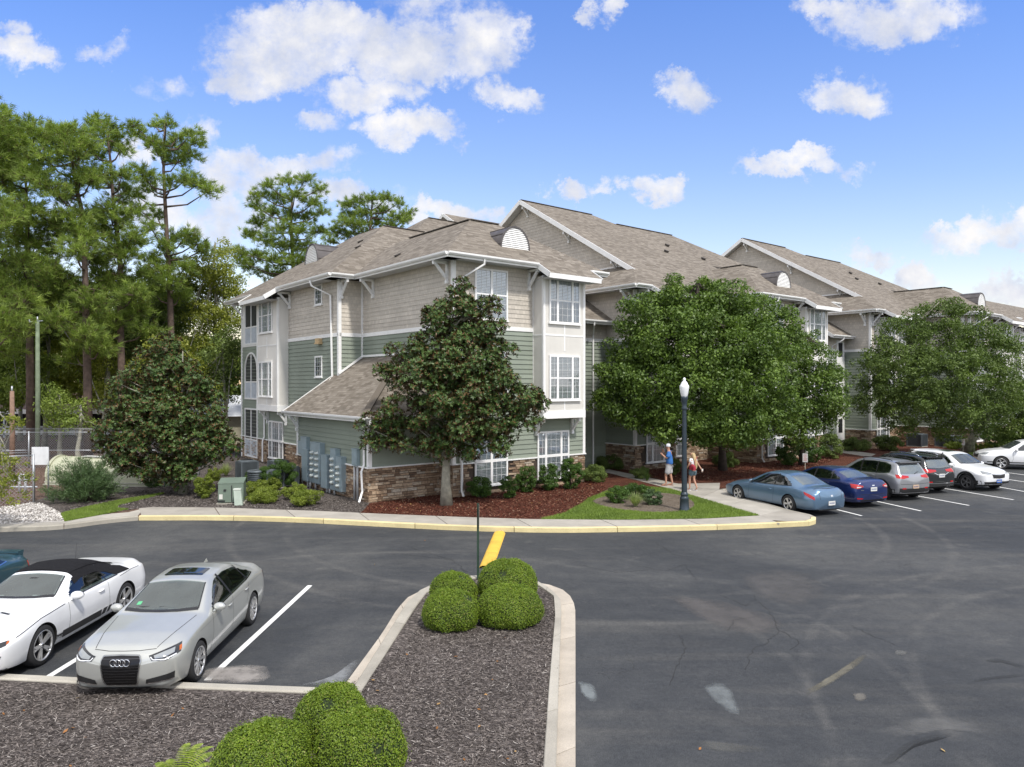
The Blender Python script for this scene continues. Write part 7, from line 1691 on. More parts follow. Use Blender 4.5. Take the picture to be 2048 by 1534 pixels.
def suv(t, mat, S, wheel_rim, clad=True, rails=None, sunroof=False, tail='bar', rs=(-1.86,-2.07,.55,.66), spokes=5, side=None, lampw=.3):
    o, bv = car_body(S, mat, .41); o.parent = t
    side = side or ([(.62,1.07),(.25,1.36),(-.02,1.50),(-.7,1.545),(-1.3,1.53),(-1.62,1.46),(-1.70,1.30)], [(.72,1.035),(.1,1.05),(-.6,1.075),(-1.2,1.10),(-1.5,1.13),(-1.68,1.16)])
    std_glass(S, bv, t, ws=(.90,.29,.66,.56), rs=(-1.60,-1.62,.1,.1), side=side, pillars=((-.18,1.04,-.12,1.56,.07),(-1.02,1.06,-.96,1.55,.05)))
    cabin(t, S, True, .17)
    decal(bv, 'tailgate_window', M_rearg, [(-3,.54,1.47),(-3,0,1.485),(-3,-.54,1.47)], [(-3,.62,1.13),(-3,0,1.10),(-3,-.62,1.13)], (1,0,0), t, .006, 16, 6)
    m = MB(); m.beam((-1.84,-.56,1.565),(-1.84,.56,1.565),.24,.035); m.build('roof_spoiler', mat, t)
    m = MB(); m.beam((-1.955,-.54,1.545),(-1.955,.54,1.545),.02,.03); m.build('spoiler_shadow', M_blk, t)
    for x in [z for z in list(t.children) if z.name.startswith('rear_window')]: bpy.data.objects.remove(x)
    door_lines(bv, t, ((.76,.84),(-.18,-.18)), S, .38); line(bv, [(-1.06,1,1.05),(-1.04,1,.85),(-.95,1,.66)], (0,-1,0), .008, 'door_gap', M_gap, t, .0025, mirror=True)
    handles(bv, t, ((-.02,.93),(-.88,.96)), mat); mirror_(t, .62, .85, 1.04, mat, 1.1)
    line(bv, [(2.0,1,.42),(1.0,1,.40),(-1,1,.40),(-2.0,1,.42)], (0,-1,0), .16 if clad else .05, 'sill_cladding', M_blk, t, .006, mirror=True)
    if clad:
        for ax in S['axles']:
            P = [(ax+.46*math.cos(a), 1, S['wr_z']+.46*math.sin(a)) for a in [PI*(i/14) for i in range(-1, 16)]]
            line(bv, P, (0,-1,0), .085, 'arch_cladding', M_blk, t, .010, mirror=True, n=36)
        decal(bv, 'rear_bumper_cladding', M_blk, [(-3,.80,.55),(-3,0,.52),(-3,-.80,.55)], [(-3,.78,.32),(-3,0,.32),(-3,-.78,.32)], (1,0,0), t, .010, 16, 4)
        decal(bv, 'front_bumper_cladding', M_blk, [(3,.76,.46),(3,0,.46),(3,-.76,.46)], [(3,.72,.32),(3,0,.32),(3,-.72,.32)], (-1,0,0), t, .010, 16, 4)
    if rails is not None:
        for sg in (-1, 1): m = MB(); m.tube([(.0,sg*.54,1.58),(-.12,sg*.55,1.66),(-.8,sg*.55,1.685),(-1.45,sg*.55,1.655),(-1.58,sg*.54,1.60)], [.012,.018,.018,.018,.012], 8); m.build('roof_rail', rails, t)
    if sunroof: decal(bv, 'sunroof', M_side, [(-.05,.36,0),(-.04,0,0),(-.05,-.36,0)], [(-.62,.36,0),(-.63,0,0),(-.62,-.36,0)], (0,0,-1), t, .006, 14, 8)
    decal(bv, 'tail_light', M_red, [(-3,.90,1.10),(-3,.62,1.07),(-3,.62-lampw,1.04)], [(-3,.90,.96),(-3,.62,.93),(-3,.62-lampw,.97)], (1,-.5,0), t, .008, 14, 4, mirror=True)
    decal(bv, 'headlight', M_lens, [(3,.86,.92),(3,.62,.90),(3,.40,.84)], [(3,.84,.80),(3,.62,.78),(3,.42,.80)], (-1,-.5,0), t, .008, 14, 4, mirror=True)
    decal(bv, 'rear_fog_lamp', M_red, [(-3,.66,.56),(-3,.48,.56)], [(-3,.66,.51),(-3,.48,.51)], (1,-.3,0), t, .014, 6, 2, mirror=True)
    decal(bv, 'grille', M_blk, [(3,.40,.80),(3,0,.80),(3,-.40,.80)], [(3,.34,.62),(3,0,.60),(3,-.34,.62)], (-1,0,0), t, .008, 14, 5)
    line(bv, [(3,.42,.81),(3,.12,.78),(3,0,.77),(3,-.12,.78),(3,-.42,.81)], (-1,0,0), .035, 'grille_bar', M_chrome, t, .014)
    m = MB(); m.box((1.9,-.6,.22),(-1.95,.6,.32)) if False else m.box((-1.95,-.6,.22),(1.9,.6,.32)); m.build('underbody', M_well, t)
    for ax in S['axles']:
        for sg in (1, -1): make_wheel(t, ax, sg*.81, .36, spokes, wheel_rim, rr=.66)
    return bv
t = car_root('silver grey SUV with black wheels, third car from the side path', 'car', 'parked_car', 15.1, 30.15, R(109), .95)
M_sg = paint('silver_grey_paint', (.33,.34,.36), .55, .34); bv = suv(t, M_sg, dict(SUV), M_rimd, True, M_blk)
plate(bv, t, face_x(bv, -.05, .66, True)-.012, .60, plain('plate_peach', (.55,.40,.28), .5)); line(bv, [(-3,.75,.72),(-3,0,.70),(-3,-.75,.72)], (1,0,0), .012, 'tailgate_gap', M_gap, t, .004)
m = MB(); m.tube([(-2.10,-.05,1.10),(-2.06,-.30,1.20)], .012, 6); m.build('rear_wiper', M_blk, t)
t = car_root('black SUV with bright roof rails, between the silver grey and white SUVs', 'car', 'parked_car', 17.15, 31.95, R(109), .97)
M_bk = paint('black_paint', (.022,.026,.028), .3, .25); bv = suv(t, M_bk, dict(SUV), M_rim, False, M_chrome, lampw=.36)
plate(bv, t, face_x(bv, 0, .80, True)-.012, .80, M_platew); line(bv, [(-3,.85,.50),(-3,.6,.48),(-3,0,.46),(-3,-.6,.48),(-3,-.85,.50)], (1,0,0), .035, 'chrome_bumper_strip', M_chrome, t, .010)
line(bv, [(-3,.40,.92),(-3,.22,.84),(-3,-.22,.84),(-3,-.40,.92)], (1,0,0), .02, 'chrome_plate_strip', M_chrome, t, .010)
t = car_root('white SUV backed into its bay with its front and blue plate towards the lane', 'car', 'parked_car', 20.0, 32.55, R(-71), .95)
bv = suv(t, M_whitep, dict(SUV), plain('two_tone_rim', (.16,.16,.165), .35, .5), True, None, True)
plate(bv, t, face_x(bv, 0, .48, False)+.014, .48, plain('blue_front_plate', (.02,.09,.36), .4), False)
k = MB(); X = face_x(bv, 0, .48, False)+.026
for i in range(5): k.box((X-.002, -.11+i*.05-.014, .455),(X+.001, -.11+i*.05+.014, .50))
k.build('plate_marks', M_platew, t)
t = car_root('white car at the right frame edge, side on, beyond the other parked cars', 'car', 'parked_car', 27.65, 38.95, R(163), .97)
S2 = dict(SUV); S2['nose'] = 2.25; bv = suv(t, M_whitep, S2, M_rim, False, None, False)
# ---------------------------------------------------------------- lamp post
M_lampm = plain('dark_blue_green_post', (.030,.045,.060), .38, .3, .2, 4, spec=.6); M_globe = plain('frosted_globe', (.80,.82,.84), .18, 0, .04, 3, spec=.8)
x, y = G(1368.7, 1021, .15); t = thing('street_lamp', 'dark fluted lamp post with a white acorn globe on the lawn', 'street lamp', (x, y, .14))
m = MB(); m.lathe([(0,0),(.185,0),(.185,.05),(.165,.08),(.150,.42),(.160,.45),(.125,.50),(.115,.52),(.135,.55),(.135,.60),(.105,.64),(.095,.66)], 24, flute=.0); m.build('base', M_lampm, t)
m = MB(); m.lathe([(.098,.63),(.088,2.0),(.072,3.55)], 24, flute=.12); m.build('pole', M_lampm, t)
m = MB(); m.lathe([(.072,3.52),(.095,3.56),(.095,3.60),(.075,3.64),(.085,3.75),(.105,3.86),(.120,3.95),(.120,4.0),(.08,4.02),(0,4.02)], 24); m.build('collar', M_lampm, t)
m = MB(); m.lathe([(.10,4.0),(.12,4.04),(.155,4.22),(.170,4.33),(.168,4.38),(.135,4.42),(.115,4.47),(.095,4.51),(.05,4.55),(.045,4.58),(.055,4.61),(.03,4.66),(0,4.67)], 20, flute=.04); m.build('globe', M_globe, t)
# thin sign post on the island, sign seen edge on
x, y = G(956, 1156, .13); t = thing('sign_post', 'thin green metal post with a small sign seen edge on', 'sign post', (x, y, .10), R(4))
gp = plain('green_post_paint', (.025,.055,.035), .5); m = MB(); m.box((-.025,-.003,0),(.025,.003,1.75)); m.box((-.025,-.003,0),(-.019,.022,1.75)); m.box((.019,-.003,0),(.025,.022,1.75)); m.build('post', gp, t)
m = MB(); m.box((-.012,-.20,1.22),(-.006,.10,1.74)); o = m.build('sign_plate', plain('sign_back', (.35,.33,.30), .4, .6), t); o.location = (.03,0,0)
# small white warning signs
def yard_sign(label, px, py, d, w_, h, lean=0):
    x = (px-1024)/F*d; t = thing('yard_sign', label, 'sign', (x, d, .14), R(-28))
    zc = H-(py-767)/F*d; m = MB(); m.box((-.02,-.01,0),(.02,.01,zc)); m.build('stake', M_kerb, t)
    m = MB(); m.box((-w_/2,-.025,zc-h/2),(w_/2,-.012,zc+h/2)); o = m.build('panel', plain('sign_white', (.72,.72,.70), .5), t); k = MB()
    for i, (a, b) in enumerate(((-.3,.3),(-.38,.38),(-.2,.2),(-.35,.35),(-.3,.3),(-.36,.3))): k.box((w_*a,-.028,zc+h*(.34-.13*i)-.008),(w_*b,-.0255,zc+h*(.34-.13*i)+.008))
    k.build('lettering', plain('sign_red', (.5,.06,.05), .5), o); return t
yard_sign('small white sign with red lettering behind the dark blue sedan', 1610.5, 921, 36.5, .24, .44); yard_sign('small white leaning sign with red lettering at the far right wall', 1926.5, 888, 46, .17, .45)

# ---------------------------------------------------------------- transformer, marker
M_trg = plain('transformer_green', (.145,.19,.15), .55, 0, .12, 2, spec=.3); x, y = G(455, 1008, .15)
t = thing('transformer_box', 'large green pad mounted transformer box with sloped cover', 'transformer box', (x, y+.45, .13), R(14))
m = MB(); m.box((-.50,-.5,0),(.50,.5,.05)); m.build('pad', M_kerb, t)
m = MB(); w_ = .44; m.add([(-w_,-.42,.08),(w_,-.42,.08),(w_,.42,.08),(-w_,.42,.08),(-w_,-.37,.76),(w_,-.37,.76),(w_,.42,.86),(-w_,.42,.86)], [(0,1,5,4),(1,2,6,5),(2,3,7,6),(3,0,4,7)]); m.build('cabinet', M_trg, t)
m = MB(); m.add([(-w_-.012,-.38,.75),(w_+.012,-.38,.75),(w_+.012,.435,.85),(-w_-.012,.435,.85),(-w_-.012,-.38,.79),(w_+.012,-.38,.79),(w_+.012,.435,.89),(-w_-.012,.435,.89)], [(4,5,6,7),(0,1,5,4),(1,2,6,5),(2,3,7,6),(3,0,4,7)]); m.build('cover', M_trg, t)
m = MB(); m.box((.02,-.425,.10),(.045,-.405,.70)); m.box((-.25,-.43,.50),(-.16,-.41,.56)); m.build('latch', M_blk, t)
m = MB(); m.box((-.40,-.432,.20),(-.28,-.418,.38)); m.build('warning_label', plain('label_pale', (.6,.6,.55), .5), t)
m = MB(); m.box((.25,-.40,.745),(.30,.40,.82)) if False else m.box((-.46,-.428,.10),(-.2,-.418,.16)); m.build('vent', M_blk, t)
x, y = G(478, 1010, .15); t = thing('utility_marker', 'slim pale green pedestal leaning beside the green transformer box', 'utility pedestal', (x, y, .13), R(10))
m = MB(); m.add([(-.14,-.09,0),(.14,-.09,0),(.14,.09,0),(-.14,.09,0),(-.17,-.10,.60),(.07,-.10,.64),(.07,.08,.64),(-.17,.08,.60)], [(0,1,5,4),(1,2,6,5),(2,3,7,6),(3,0,4,7),(4,5,6,7)]); m.build('post', plain('pale_mint', (.46,.54,.46), .5), t)
m = MB(); m.box((-.18,-.115,.58),(.08,.09,.63)); m.build('cap', plain('pale_mint_cap', (.54,.58,.52), .5), t)

# ---------------------------------------------------------------- condenser units
M_ac = plain('condenser_grey', (.105,.125,.14), .5, .2, .15, 4); M_acd = plain('condenser_coil', (.025,.030,.034), .7)
def condenser(label, px, py, d, w_, h, round_=False, rz=TH, group='condenser units by the left wall'):
    x = (px-1024)/F*d; t = thing('condenser_unit', label, 'condenser unit', (x, d, .13), rz, group); r = w_/2
    m = MB(); m.box((-r-.05,-r-.05,0),(r+.05,r+.05,.06)); m.build('pad', M_kerb, t)
    m = MB()
    if round_: m.lathe([(r*.93,.06),(r*.93,h-.05)], 20)
    else: m.box((-r*.94,-r*.94,.06),(r*.94,r*.94,h-.05))
    m.build('coil', M_acd, t); m = MB()
    n = 9 if round_ else 0
    for i in range(n):
        z = .09+(h-.15)*i/(n-1); m.lathe([(r*.94,z-.022),(r,z-.015),(r,z+.012),(r*.94,z+.02)], 22)
    if not round_:
        for i in range(14):
            for (ax, sg) in ((0,1),(0,-1),(1,1),(1,-1)):
                a = -r+2*r*(i+.5)/14
                if ax == 0: m.box((a-.012, sg*r-.012,.06),(a+.012, sg*r+.012,h-.05))
                else: m.box((sg*r-.012,a-.012,.06),(sg*r+.012,a+.012,h-.05))
        for sx_ in (-1,1):
            for sy_ in (-1,1): m.box((sx_*r-.04,sy_*r-.04,.06),(sx_*r+.04,sy_*r+.04,h-.04))
    m.build('louvre_guard', M_ac, t); m = MB()
    if round_: m.lathe([(r*1.02,h-.06),(r*1.02,h-.02),(r*.9,h+.01),(r*.72,h+.02),(r*.70,h-.02)], 24)
    else:
        m.box((-r*1.02,-r*1.02,h-.06),(r*1.02,r*1.02,h-.005)); m.lathe([(r*.9,h-.004),(r*.82,h+.03),(r*.75,h+.03)], 20)
    m.build('top_cover', M_ac, t); m = MB(); m.lathe([(0,h+.002),(r*.74,h+.002)], 20); m.build('fan_opening', M_acd, t); return t
condenser('tall square ribbed condenser unit, leftmost by the porch', 494, 915, 32.6, .72, .98); condenser('dark round ribbed condenser unit in front of the tall one', 512, 935, 30.6, .72, .78, True)
condenser('grey condenser unit behind the large trimmed shrub', 545, 925, 30.8, .70, .80); condenser('condenser unit with a flat lid under the bay window', 556, 908, 33.4, .68, .92); condenser('condenser unit against the annex wall, rightmost of the left group', 577, 915, 31.6, .66, .86)
condenser('dark square condenser unit, leftmost below the right hand building', 1834, 870, 51, .95, .92, False, TH, 'condenser units under the right hand oak'); condenser('small dark condenser unit half hidden behind the leaning oak trunk', 1882, 878, 51, .55, .75, False, TH, 'condenser units under the right hand oak'); condenser('grey round cornered condenser unit right of the leaning oak trunk', 1908, 880, 50, .95, .85, True, TH, 'condenser units under the right hand oak')

# ---------------------------------------------------------------- fence, yard, poles, far houses
M_galv = plain('galvanised_pipe', (.40,.42,.44), .4, .6, .15, 5); M_cream = plain('cream_shell', (.44,.45,.32), .55, 0, .12, 1.2); M_wood = plain('weathered_wood', (.22,.14,.10), .9, 0, .3, 6, .5, 30); M_woodg = plain('green_treated_pole', (.16,.20,.13), .9, 0, .25, 4, .4, 30)
def chain_fence(label, pts, h=1.8, barb=True):
    q0 = pts[0]; t = thing('chain_link_fence', label, 'fence', (q0[0], q0[1], .13)); W_ = MB(); P = [Vector((x-q0[0], y-q0[1], 0)) for x, y in pts]
    for p in P:
        m = MB(); m.tube([p, p+Vector((0,0,h+.05))], .035, 8); m.build('post', M_galv, t)
    for a, b in zip(P, P[1:]):
        for z, r_ in ((h, .022), (h*.5, .022)) + (((h+.12, .008), (h+.2, .008)) if barb else ()):
            m = MB(); m.tube([a+Vector((0,0,z)), b+Vector((0,0,z))], r_, 6); m.build('rail', M_galv, t)
    for a, b in zip(P, P[1:]):
        ln = (b-a).length; d_ = (b-a).normalized(); sp = .13; k = int((ln+h)/sp)
        for i in range(k):
            for sg in (1,-1):
                s0 = i*sp-h if sg > 0 else i*sp; u0, z0, u1, z1 = (s0, 0, s0+h, h) if sg > 0 else (s0, 0, s0-h, h)
                def cl(u, z, uu, zz_):
                    if u < 0: f = (0-u)/(uu-u) if uu != u else 0; u, z = 0, z+(zz_-z)*f
                    if u > ln: f = (ln-u)/(uu-u) if uu != u else 0; u, z = ln, z+(zz_-z)*f
                    return u, z
                if max(u0, u1) <= 0 or min(u0, u1) >= ln: continue
                A_ = cl(u0, z0, u1, z1); B_ = cl(u1, z1, u0, z0); W_.beam(a+d_*A_[0]+Vector((0,0,A_[1])), a+d_*B_[0]+Vector((0,0,B_[1])), .006, .006)
    W_.build('wire_mesh', M_galv, t); return t
chain_fence('galvanised chain link fence round the tank yard, left of the feathery bush', [G(-120,1028,.15), G(-20,1013,.15), G(67,1006,.15)])
chain_fence('tall chain link fence behind the cream shelter', [(-30,38),(-25.5,38),(-21.5,38),(-17.5,38)], 1.9)
chain_fence('low end section of chain link fence right of the left magnolia', [G(330,975,.15), G(362,962,.15), G(399,950,.15)], 1.05, False)
# cream barrel shelter
dsh = 32.5; x0 = (122-1024)/F*dsh; x1 = (262-1024)/F*dsh
t = thing('barrel_shelter', 'cream half round storage shelter inside the fenced yard', 'storage shelter', (x0, dsh, .13), R(-8)); ln = 5.2; r = .80
m = MB(); n = 18
def arc(k, rr=r): a = PI*k/n; return (math.cos(a)*rr, .35+math.sin(a)*rr*1.05)
for k in range(n):
    (a, b), (c_, d_) = arc(k), arc(k+1); m.quad((0,a,b),(ln,a,b),(ln,c_,d_),(0,c_,d_))
m.quad((0,-r,.0),(ln,-r,.0),(ln,-r,.35),(0,-r,.35)); m.quad((0,r,.0),(0,r,.35),(ln,r,.35),(ln,r,.0)); m.quad((ln,-r,0),(ln,r,0),(ln,r,.35),(ln,-r,.35)); m.add([(ln,)+arc(k) for k in range(n+1)], [tuple(range(n+1))])
m.build('shell', M_cream, t); m = MB()
for k in range(n): (a, b), (c_, d_) = arc(k, r*1.02), arc(k+1, r*1.02); m.beam((-.02,a,b),(-.02,c_,d_),.12,.09)
m.beam((-.02,-r,0),(-.02,-r,.4),.09,.09); m.beam((-.02,r,0),(-.02,r,.4),.09,.09); m.build('end_rim', M_cream, t)
m = MB(); m.add([(.10,)+arc(k, r*.97) for k in range(n+1)]+[(.10,-r*.97,.05),(.10,r*.97,.05)], [tuple(range(n+1))+(n+1,n+2)]); m.build('end_panel', plain('dull_blue_panel', (.20,.25,.27), .5), t)
m = MB(); m.box((-.1,-r-.05,.12),(ln+.1,-r+.0,.18)); m.box((-.15,-r-.08,-.02),(ln+.15,r+.08,.06)); m.build('base_rail', plain('shelter_base', (.42,.42,.34), .6), t)
m = MB(); m.box((1.2,-.25,1.20),(1.7,.12,1.23)); m.box((1.75,-.28,1.19),(2.35,.05,1.22)); m.build('faded_label', plain('faded_grey', (.45,.45,.42), .7), t)
# white board sign on posts, pipes
x, y = G(80, 1000, .15); t = thing('board_sign', 'blank white board fixed high on the chain link fence', 'sign board', (x+.1, y-.12, .13), R(3))
m = MB(); zc = H-(911-767)/F*y-.13; m.box((-.31,-.03,zc-.34),(.31,0,zc+.34)); m.build('board', plain('board_white', (.66,.67,.68), .5), t); m = MB(); m.tube([(-.25,.03,0),(-.25,.03,zc+.2)], .03, 8); m.tube([(.27,.03,0),(.27,.03,zc+.1)], .03, 8); m.build('post', M_galv, t)
x, y = G(45, 985, .15); t = thing('backflow_pipe', 'white double pipe loop rising from the gravel yard', 'water pipe', (x, y, .13)); m = MB()
for dx in (-.12,.12): m.tube([(dx,0,0),(dx,0,.55),(dx*.8,0,.72),(dx*.3,0,.75)], .045, 8)
m.build('riser', plain('pipe_white', (.6,.63,.66), .5), t); m = MB(); m.tube([(-.5,0,.25),(.6,0,.25)], .03, 8); m.build('cross_pipe', plain('pipe_white2', (.5,.55,.6), .5), t)
# poles
def pole(label, px, ytop, ybase, d, r, mat, arm):
    x = (px-1024)/F*d; t = thing('utility_pole', label, 'utility pole', (x, d, 0)); z = H-(ytop-767)/F*d; m = MB(); m.tube([(0,0,0),(.02,0,z*.5),(0,0,z)], [r,r*.9,r*.72], 12); m.build('pole', mat, t)
    m = MB(); m.tube([(0,0,z-.1),(0,0,z+.25)], .04, 8); 
    if arm: m.beam((-.45,0,z-.05),(.30,0,z+.02), .05, .05); m.tube([(-.45,0,z-.05),(-.45,0,z+.08)], .03, 6)
    m.build('insulator', M_galv, t)
pole('tall slender greenish utility pole behind the fence', 75, 642, 895, 40, .13, M_woodg, True); pole('shorter reddish brown utility pole at the far left', 24, 782, 900, 36, .13, M_wood, False)
# long low house
t = thing('low_house', 'long low house with brown roof, white fascia and a dark open porch', 'house', (-44.5, 60, 0)); M_broof = plain('brown_roof', (.12,.075,.06), .9, 0, .2, 2); M_dkw = plain('dark_porch_wall', (.02,.017,.015), .9)
m = MB(); m.box((0,2.2,0),(17,7,2.3)); m.build('wall', M_dkw, t)
m = MB(); m.add([(-.4,-.6,2.42),(17.4,-.6,2.42),(17.4,4,3.75),(-.4,4,3.75)], [(0,1,2,3)]); m.add([(-.4,4,3.75),(17.4,4,3.75),(17.4,8.5,2.42),(-.4,8.5,2.42)], [(0,1,2,3)]); m.build('roof', M_broof, t)
m = MB(); m.box((-.45,-.66,2.10),(17.45,-.58,2.46)); m.build('fascia', M_trim, t)
m = MB(); m.box((0,-.5,.35),(17,-.4,.75)); m.box((0,-.5,.95),(17,-.35,1.08)); m.build('porch_rail', plain('rail_grey', (.42,.43,.42), .6), t)
for i in range(8): m = MB(); m.box((.1+i*2.35,-.5,0),(.22+i*2.35,-.38,2.2)); m.build('porch_post', M_rail, t)
t = thing('cream_outbuilding', 'cream outbuilding with a white roof seen left of the porches', 'outbuilding', (-23.2, 52, 0), R(20))
m = MB(); m.box((0,0,0),(5,6,2.2)); m.build('wall', plain('cream_wall', (.42,.40,.30), .7), t); m = MB(); m.add([(-.5,-.6,2.2),(5.5,-.6,2.2),(5.5,3,3.7),(-.5,3,3.7)], [(0,1,2,3)]); m.add([(-.5,3,3.7),(5.5,3,3.7),(5.5,6.6,2.2),(-.5,6.6,2.2)], [(0,1,2,3)]); m.build('roof', plain('white_roof', (.62,.64,.66), .5), t)
m = MB(); m.add([(0,0,2.2),(0,6,2.2),(0,3,3.5)], [(0,1,2)]); m.build('gable', plain('brown_gable', (.16,.11,.08), .8), t); m = MB(); m.box((1.6,-.05,0),(1.72,.0,2.2)); m.build('corner_board', M_trim, t)

# ---------------------------------------------------------------- people
def skin_obj(name, J, E, mat, parent, sub=2):
    "J: name -> (x,y,z,r) ; E: pairs ; first joint is the root"
    keys = list(J); me = bpy.data.meshes.new(name); me.from_pydata([J[k][:3] for k in keys], [(keys.index(a), keys.index(b)) for a, b in E], []); o = link(name, me)
    sk = o.modifiers.new('s', 'SKIN'); sl = me.skin_vertices[0].data if me.skin_vertices else None
    if sl is None:
        bm = bmesh.new(); bm.from_mesh(me); bm.verts.layers.skin.verify(); bm.to_mesh(me); bm.free(); sl = me.skin_vertices[0].data
    for i, k in enumerate(keys):
        r = J[k][3]; r2 = J[k][4] if len(J[k]) > 4 else r; sl[i].radius = (r, r2); sl[i].use_root = (i == 0)
    ss = o.modifiers.new('u', 'SUBSURF'); ss.levels = sub; ss.render_levels = sub
    dg = bpy.context.evaluated_depsgraph_get(); nm = bpy.data.meshes.new_from_object(o.evaluated_get(dg)); nm.name = name; bpy.data.objects.remove(o)
    nm.materials.clear(); nm.materials.append(mat); nm.polygons.foreach_set('use_smooth', [True]*len(nm.polygons))
    return link(name, nm, parent)
def hand(J, E, pre, wr, d, s=1.0, curl=.5):
    "palm and five separate fingers, rooted at wrist joint name wr"
    w_ = Vector(J[wr][:3]); d = Vector(d).normalized(); side = d.cross(Vector((0,1,0))); side = side.normalized() if side.length > .1 else Vector((1,0,0)); nn = side.cross(d)
    p = w_+d*.055*s; J[pre+'palm'] = (*p, .030*s, .016*s); E.append((wr, pre+'palm'))
    for i, (o_, l) in enumerate(((-.030,.062),(-.011,.074),(.010,.070),(.029,.055))):
        a = p+side*o_*s+d*.03*s; b = a+d*l*.5*s+nn*curl*.018*s; c = b+d*l*.4*s+nn*curl*.035*s
        J[pre+'f%da' % i] = (*a, .0095*s); J[pre+'f%db' % i] = (*b, .0085*s); J[pre+'f%dc' % i] = (*c, .0075*s); E += [(pre+'palm', pre+'f%da' % i), (pre+'f%da' % i, pre+'f%db' % i), (pre+'f%db' % i, pre+'f%dc' % i)]
    a = w_+d*.03*s-side*.035*s; b = a+(d*.03-side*.018)*s; J[pre+'ta'] = (*a, .011*s); J[pre+'tb'] = (*b, .009*s); E += [(wr, pre+'ta'), (pre+'ta', pre+'tb')]
M_skin = plain('skin', (.46,.25,.17), .55, 0, .06, 6); M_blue = plain('blue_shirt', (.035,.145,.42), .8, 0, .12, 5, .2, 40); M_short = plain('grey_shorts', (.42,.42,.43), .85, 0, .1, 5, .2, 40); M_shoe = plain('sandal', (.25,.09,.05), .7)
M_hairb = plain('blond_hair', (.45,.33,.17), .6, 0, .25, 14, .4, 60); M_wtee = plain('white_tee', (.70,.70,.72), .85, 0, .08, 5, .2, 40); M_denim = plain('denim_shorts', (.09,.14,.17), .85, 0, .15, 8, .2, 50); M_bag = plain('red_bag', (.33,.02,.04), .5, 0, .15, 8); M_cap = plain('cap_white', (.65,.67,.70), .7); M_capb = plain('cap_dark', (.03,.07,.12), .7); M_eye = plain('eye', (.02,.015,.012), .3)
def head_bits(t, body, hx, hz, s=1.0):
    m = MB()
    for sg in (-1,1): ellipsoid(m, (hx+.090*s, sg*.032*s, hz+.012), (.008,.012,.007), 8, 5)
    m.build('eyes', M_eye, body); m = MB(); ellipsoid(m, (hx+.105*s, 0, hz-.018), (.022,.014,.024), 8, 6); 
    for sg in (-1,1): ellipsoid(m, (hx-.005, sg*.083*s, hz-.01), (.020,.012,.030), 8, 6)
    m.build('nose_and_ears', M_skin, body); m = MB(); ellipsoid(m, (hx+.094*s, 0, hz-.058), (.010,.024,.007), 8, 5); m.build('mouth', plain('lips', (.36,.12,.10), .5), body)
# man: walking left, hand raised to his mouth
x, y = G(1339, 971, .15); t = thing('person', 'person in blue shirt, light grey shorts and pale cap walking on the path', 'person', (x, y, .15), R(163), None, 1.0)
J = dict(pelvis=(0,0,.96,.13,.11), waist=(0,0,1.12,.14,.115), chest=(.01,0,1.34,.16,.12), neck=(.03,0,1.52,.055), head0=(.055,0,1.60,.072), head1=(.065,0,1.68,.092), head2=(.055,0,1.755,.075),
    shl=(0,.19,1.43,.062), ell=(.10,.24,1.20,.048), wrl=(.27,.14,1.33,.033), shr=(0,-.19,1.43,.062), elr=(.16,-.23,1.24,.048), wrr=(.27,-.08,1.47,.033),
    hipl=(.0,.10,.90,.095), knl=(.12,.10,.52,.062), anl=(-.10,.09,.12,.040), fol=(.02,.10,.045,.036), tol=(.10,.10,.03,.026), hipr=(.0,-.10,.90,.095), knr=(-.03,-.09,.50,.062), anr=(-.12,-.08,.10,.040), forr=(-.02,-.09,.045,.036), tor=(.07,-.09,.03,.026))
J['anl'] = (.14,.10,.10,.040); J['knl'] = (.15,.10,.52,.062); J['fol'] = (.22,.10,.045,.036); J['tol'] = (.31,.10,.03,.026)
E = [('pelvis','waist'),('waist','chest'),('chest','neck'),('neck','head0'),('head0','head1'),('head1','head2'),('chest','shl'),('shl','ell'),('ell','wrl'),('chest','shr'),('shr','elr'),('elr','wrr'),('pelvis','hipl'),('hipl','knl'),('knl','anl'),('anl','fol'),('fol','tol'),('pelvis','hipr'),('hipr','knr'),('knr','anr'),('anr','forr'),('forr','tor')]
hand(J, E, 'l', 'wrl', (.5,-.4,.5)); hand(J, E, 'r', 'wrr', (.1,.4,.8), curl=.9)
body = skin_obj('body', J, E, M_skin, t); head_bits(t, body, .065, 1.68)
skin_obj('shirt', dict(w=(-.01,0,.86,.215,.175), m=(0,0,1.10,.200,.165), c=(.01,0,1.36,.195,.145), n=(.02,0,1.49,.085), sl=(0,.20,1.43,.100), el=(.065,.235,1.22,.105), sr=(0,-.20,1.43,.100), er=(.12,-.235,1.27,.105)), [('w','m'),('m','c'),('c','n'),('c','sl'),('sl','el'),('c','sr'),('sr','er')], M_blue, t)
skin_obj('shorts', dict(p=(-.005,0,1.03,.175,.15), a=(.02,.105,.80,.135), b=(.11,.11,.48,.125), c=(0,-.105,.80,.135), d=(-.02,-.10,.48,.125)), [('p','a'),('a','b'),('p','c'),('c','d')], M_short, t)
m = MB(); m.lathe([(.102,1.70),(.105,1.735),(.092,1.79),(.05,1.825),(0,1.83)], 18, (.055,0,0)); cp = m.build('cap', M_cap, t)
m = MB(); m.add([(.14,-.07,1.715),(.14,.07,1.715),(.25,.045,1.70),(.25,-.045,1.70),(.14,-.07,1.728),(.14,.07,1.728),(.25,.045,1.712),(.25,-.045,1.712)], [(0,1,2,3),(4,7,6,5),(3,2,6,7),(1,5,6,2),(0,3,7,4)]); m.build('peak', M_capb, cp)
m = MB(); m.box((.10,.06,.0),(.36,.15,.025)); m.box((-.16,-.135,.0),(.12,-.045,.025)); m.build('sandals', M_shoe, t)
x2, y2 = x, y
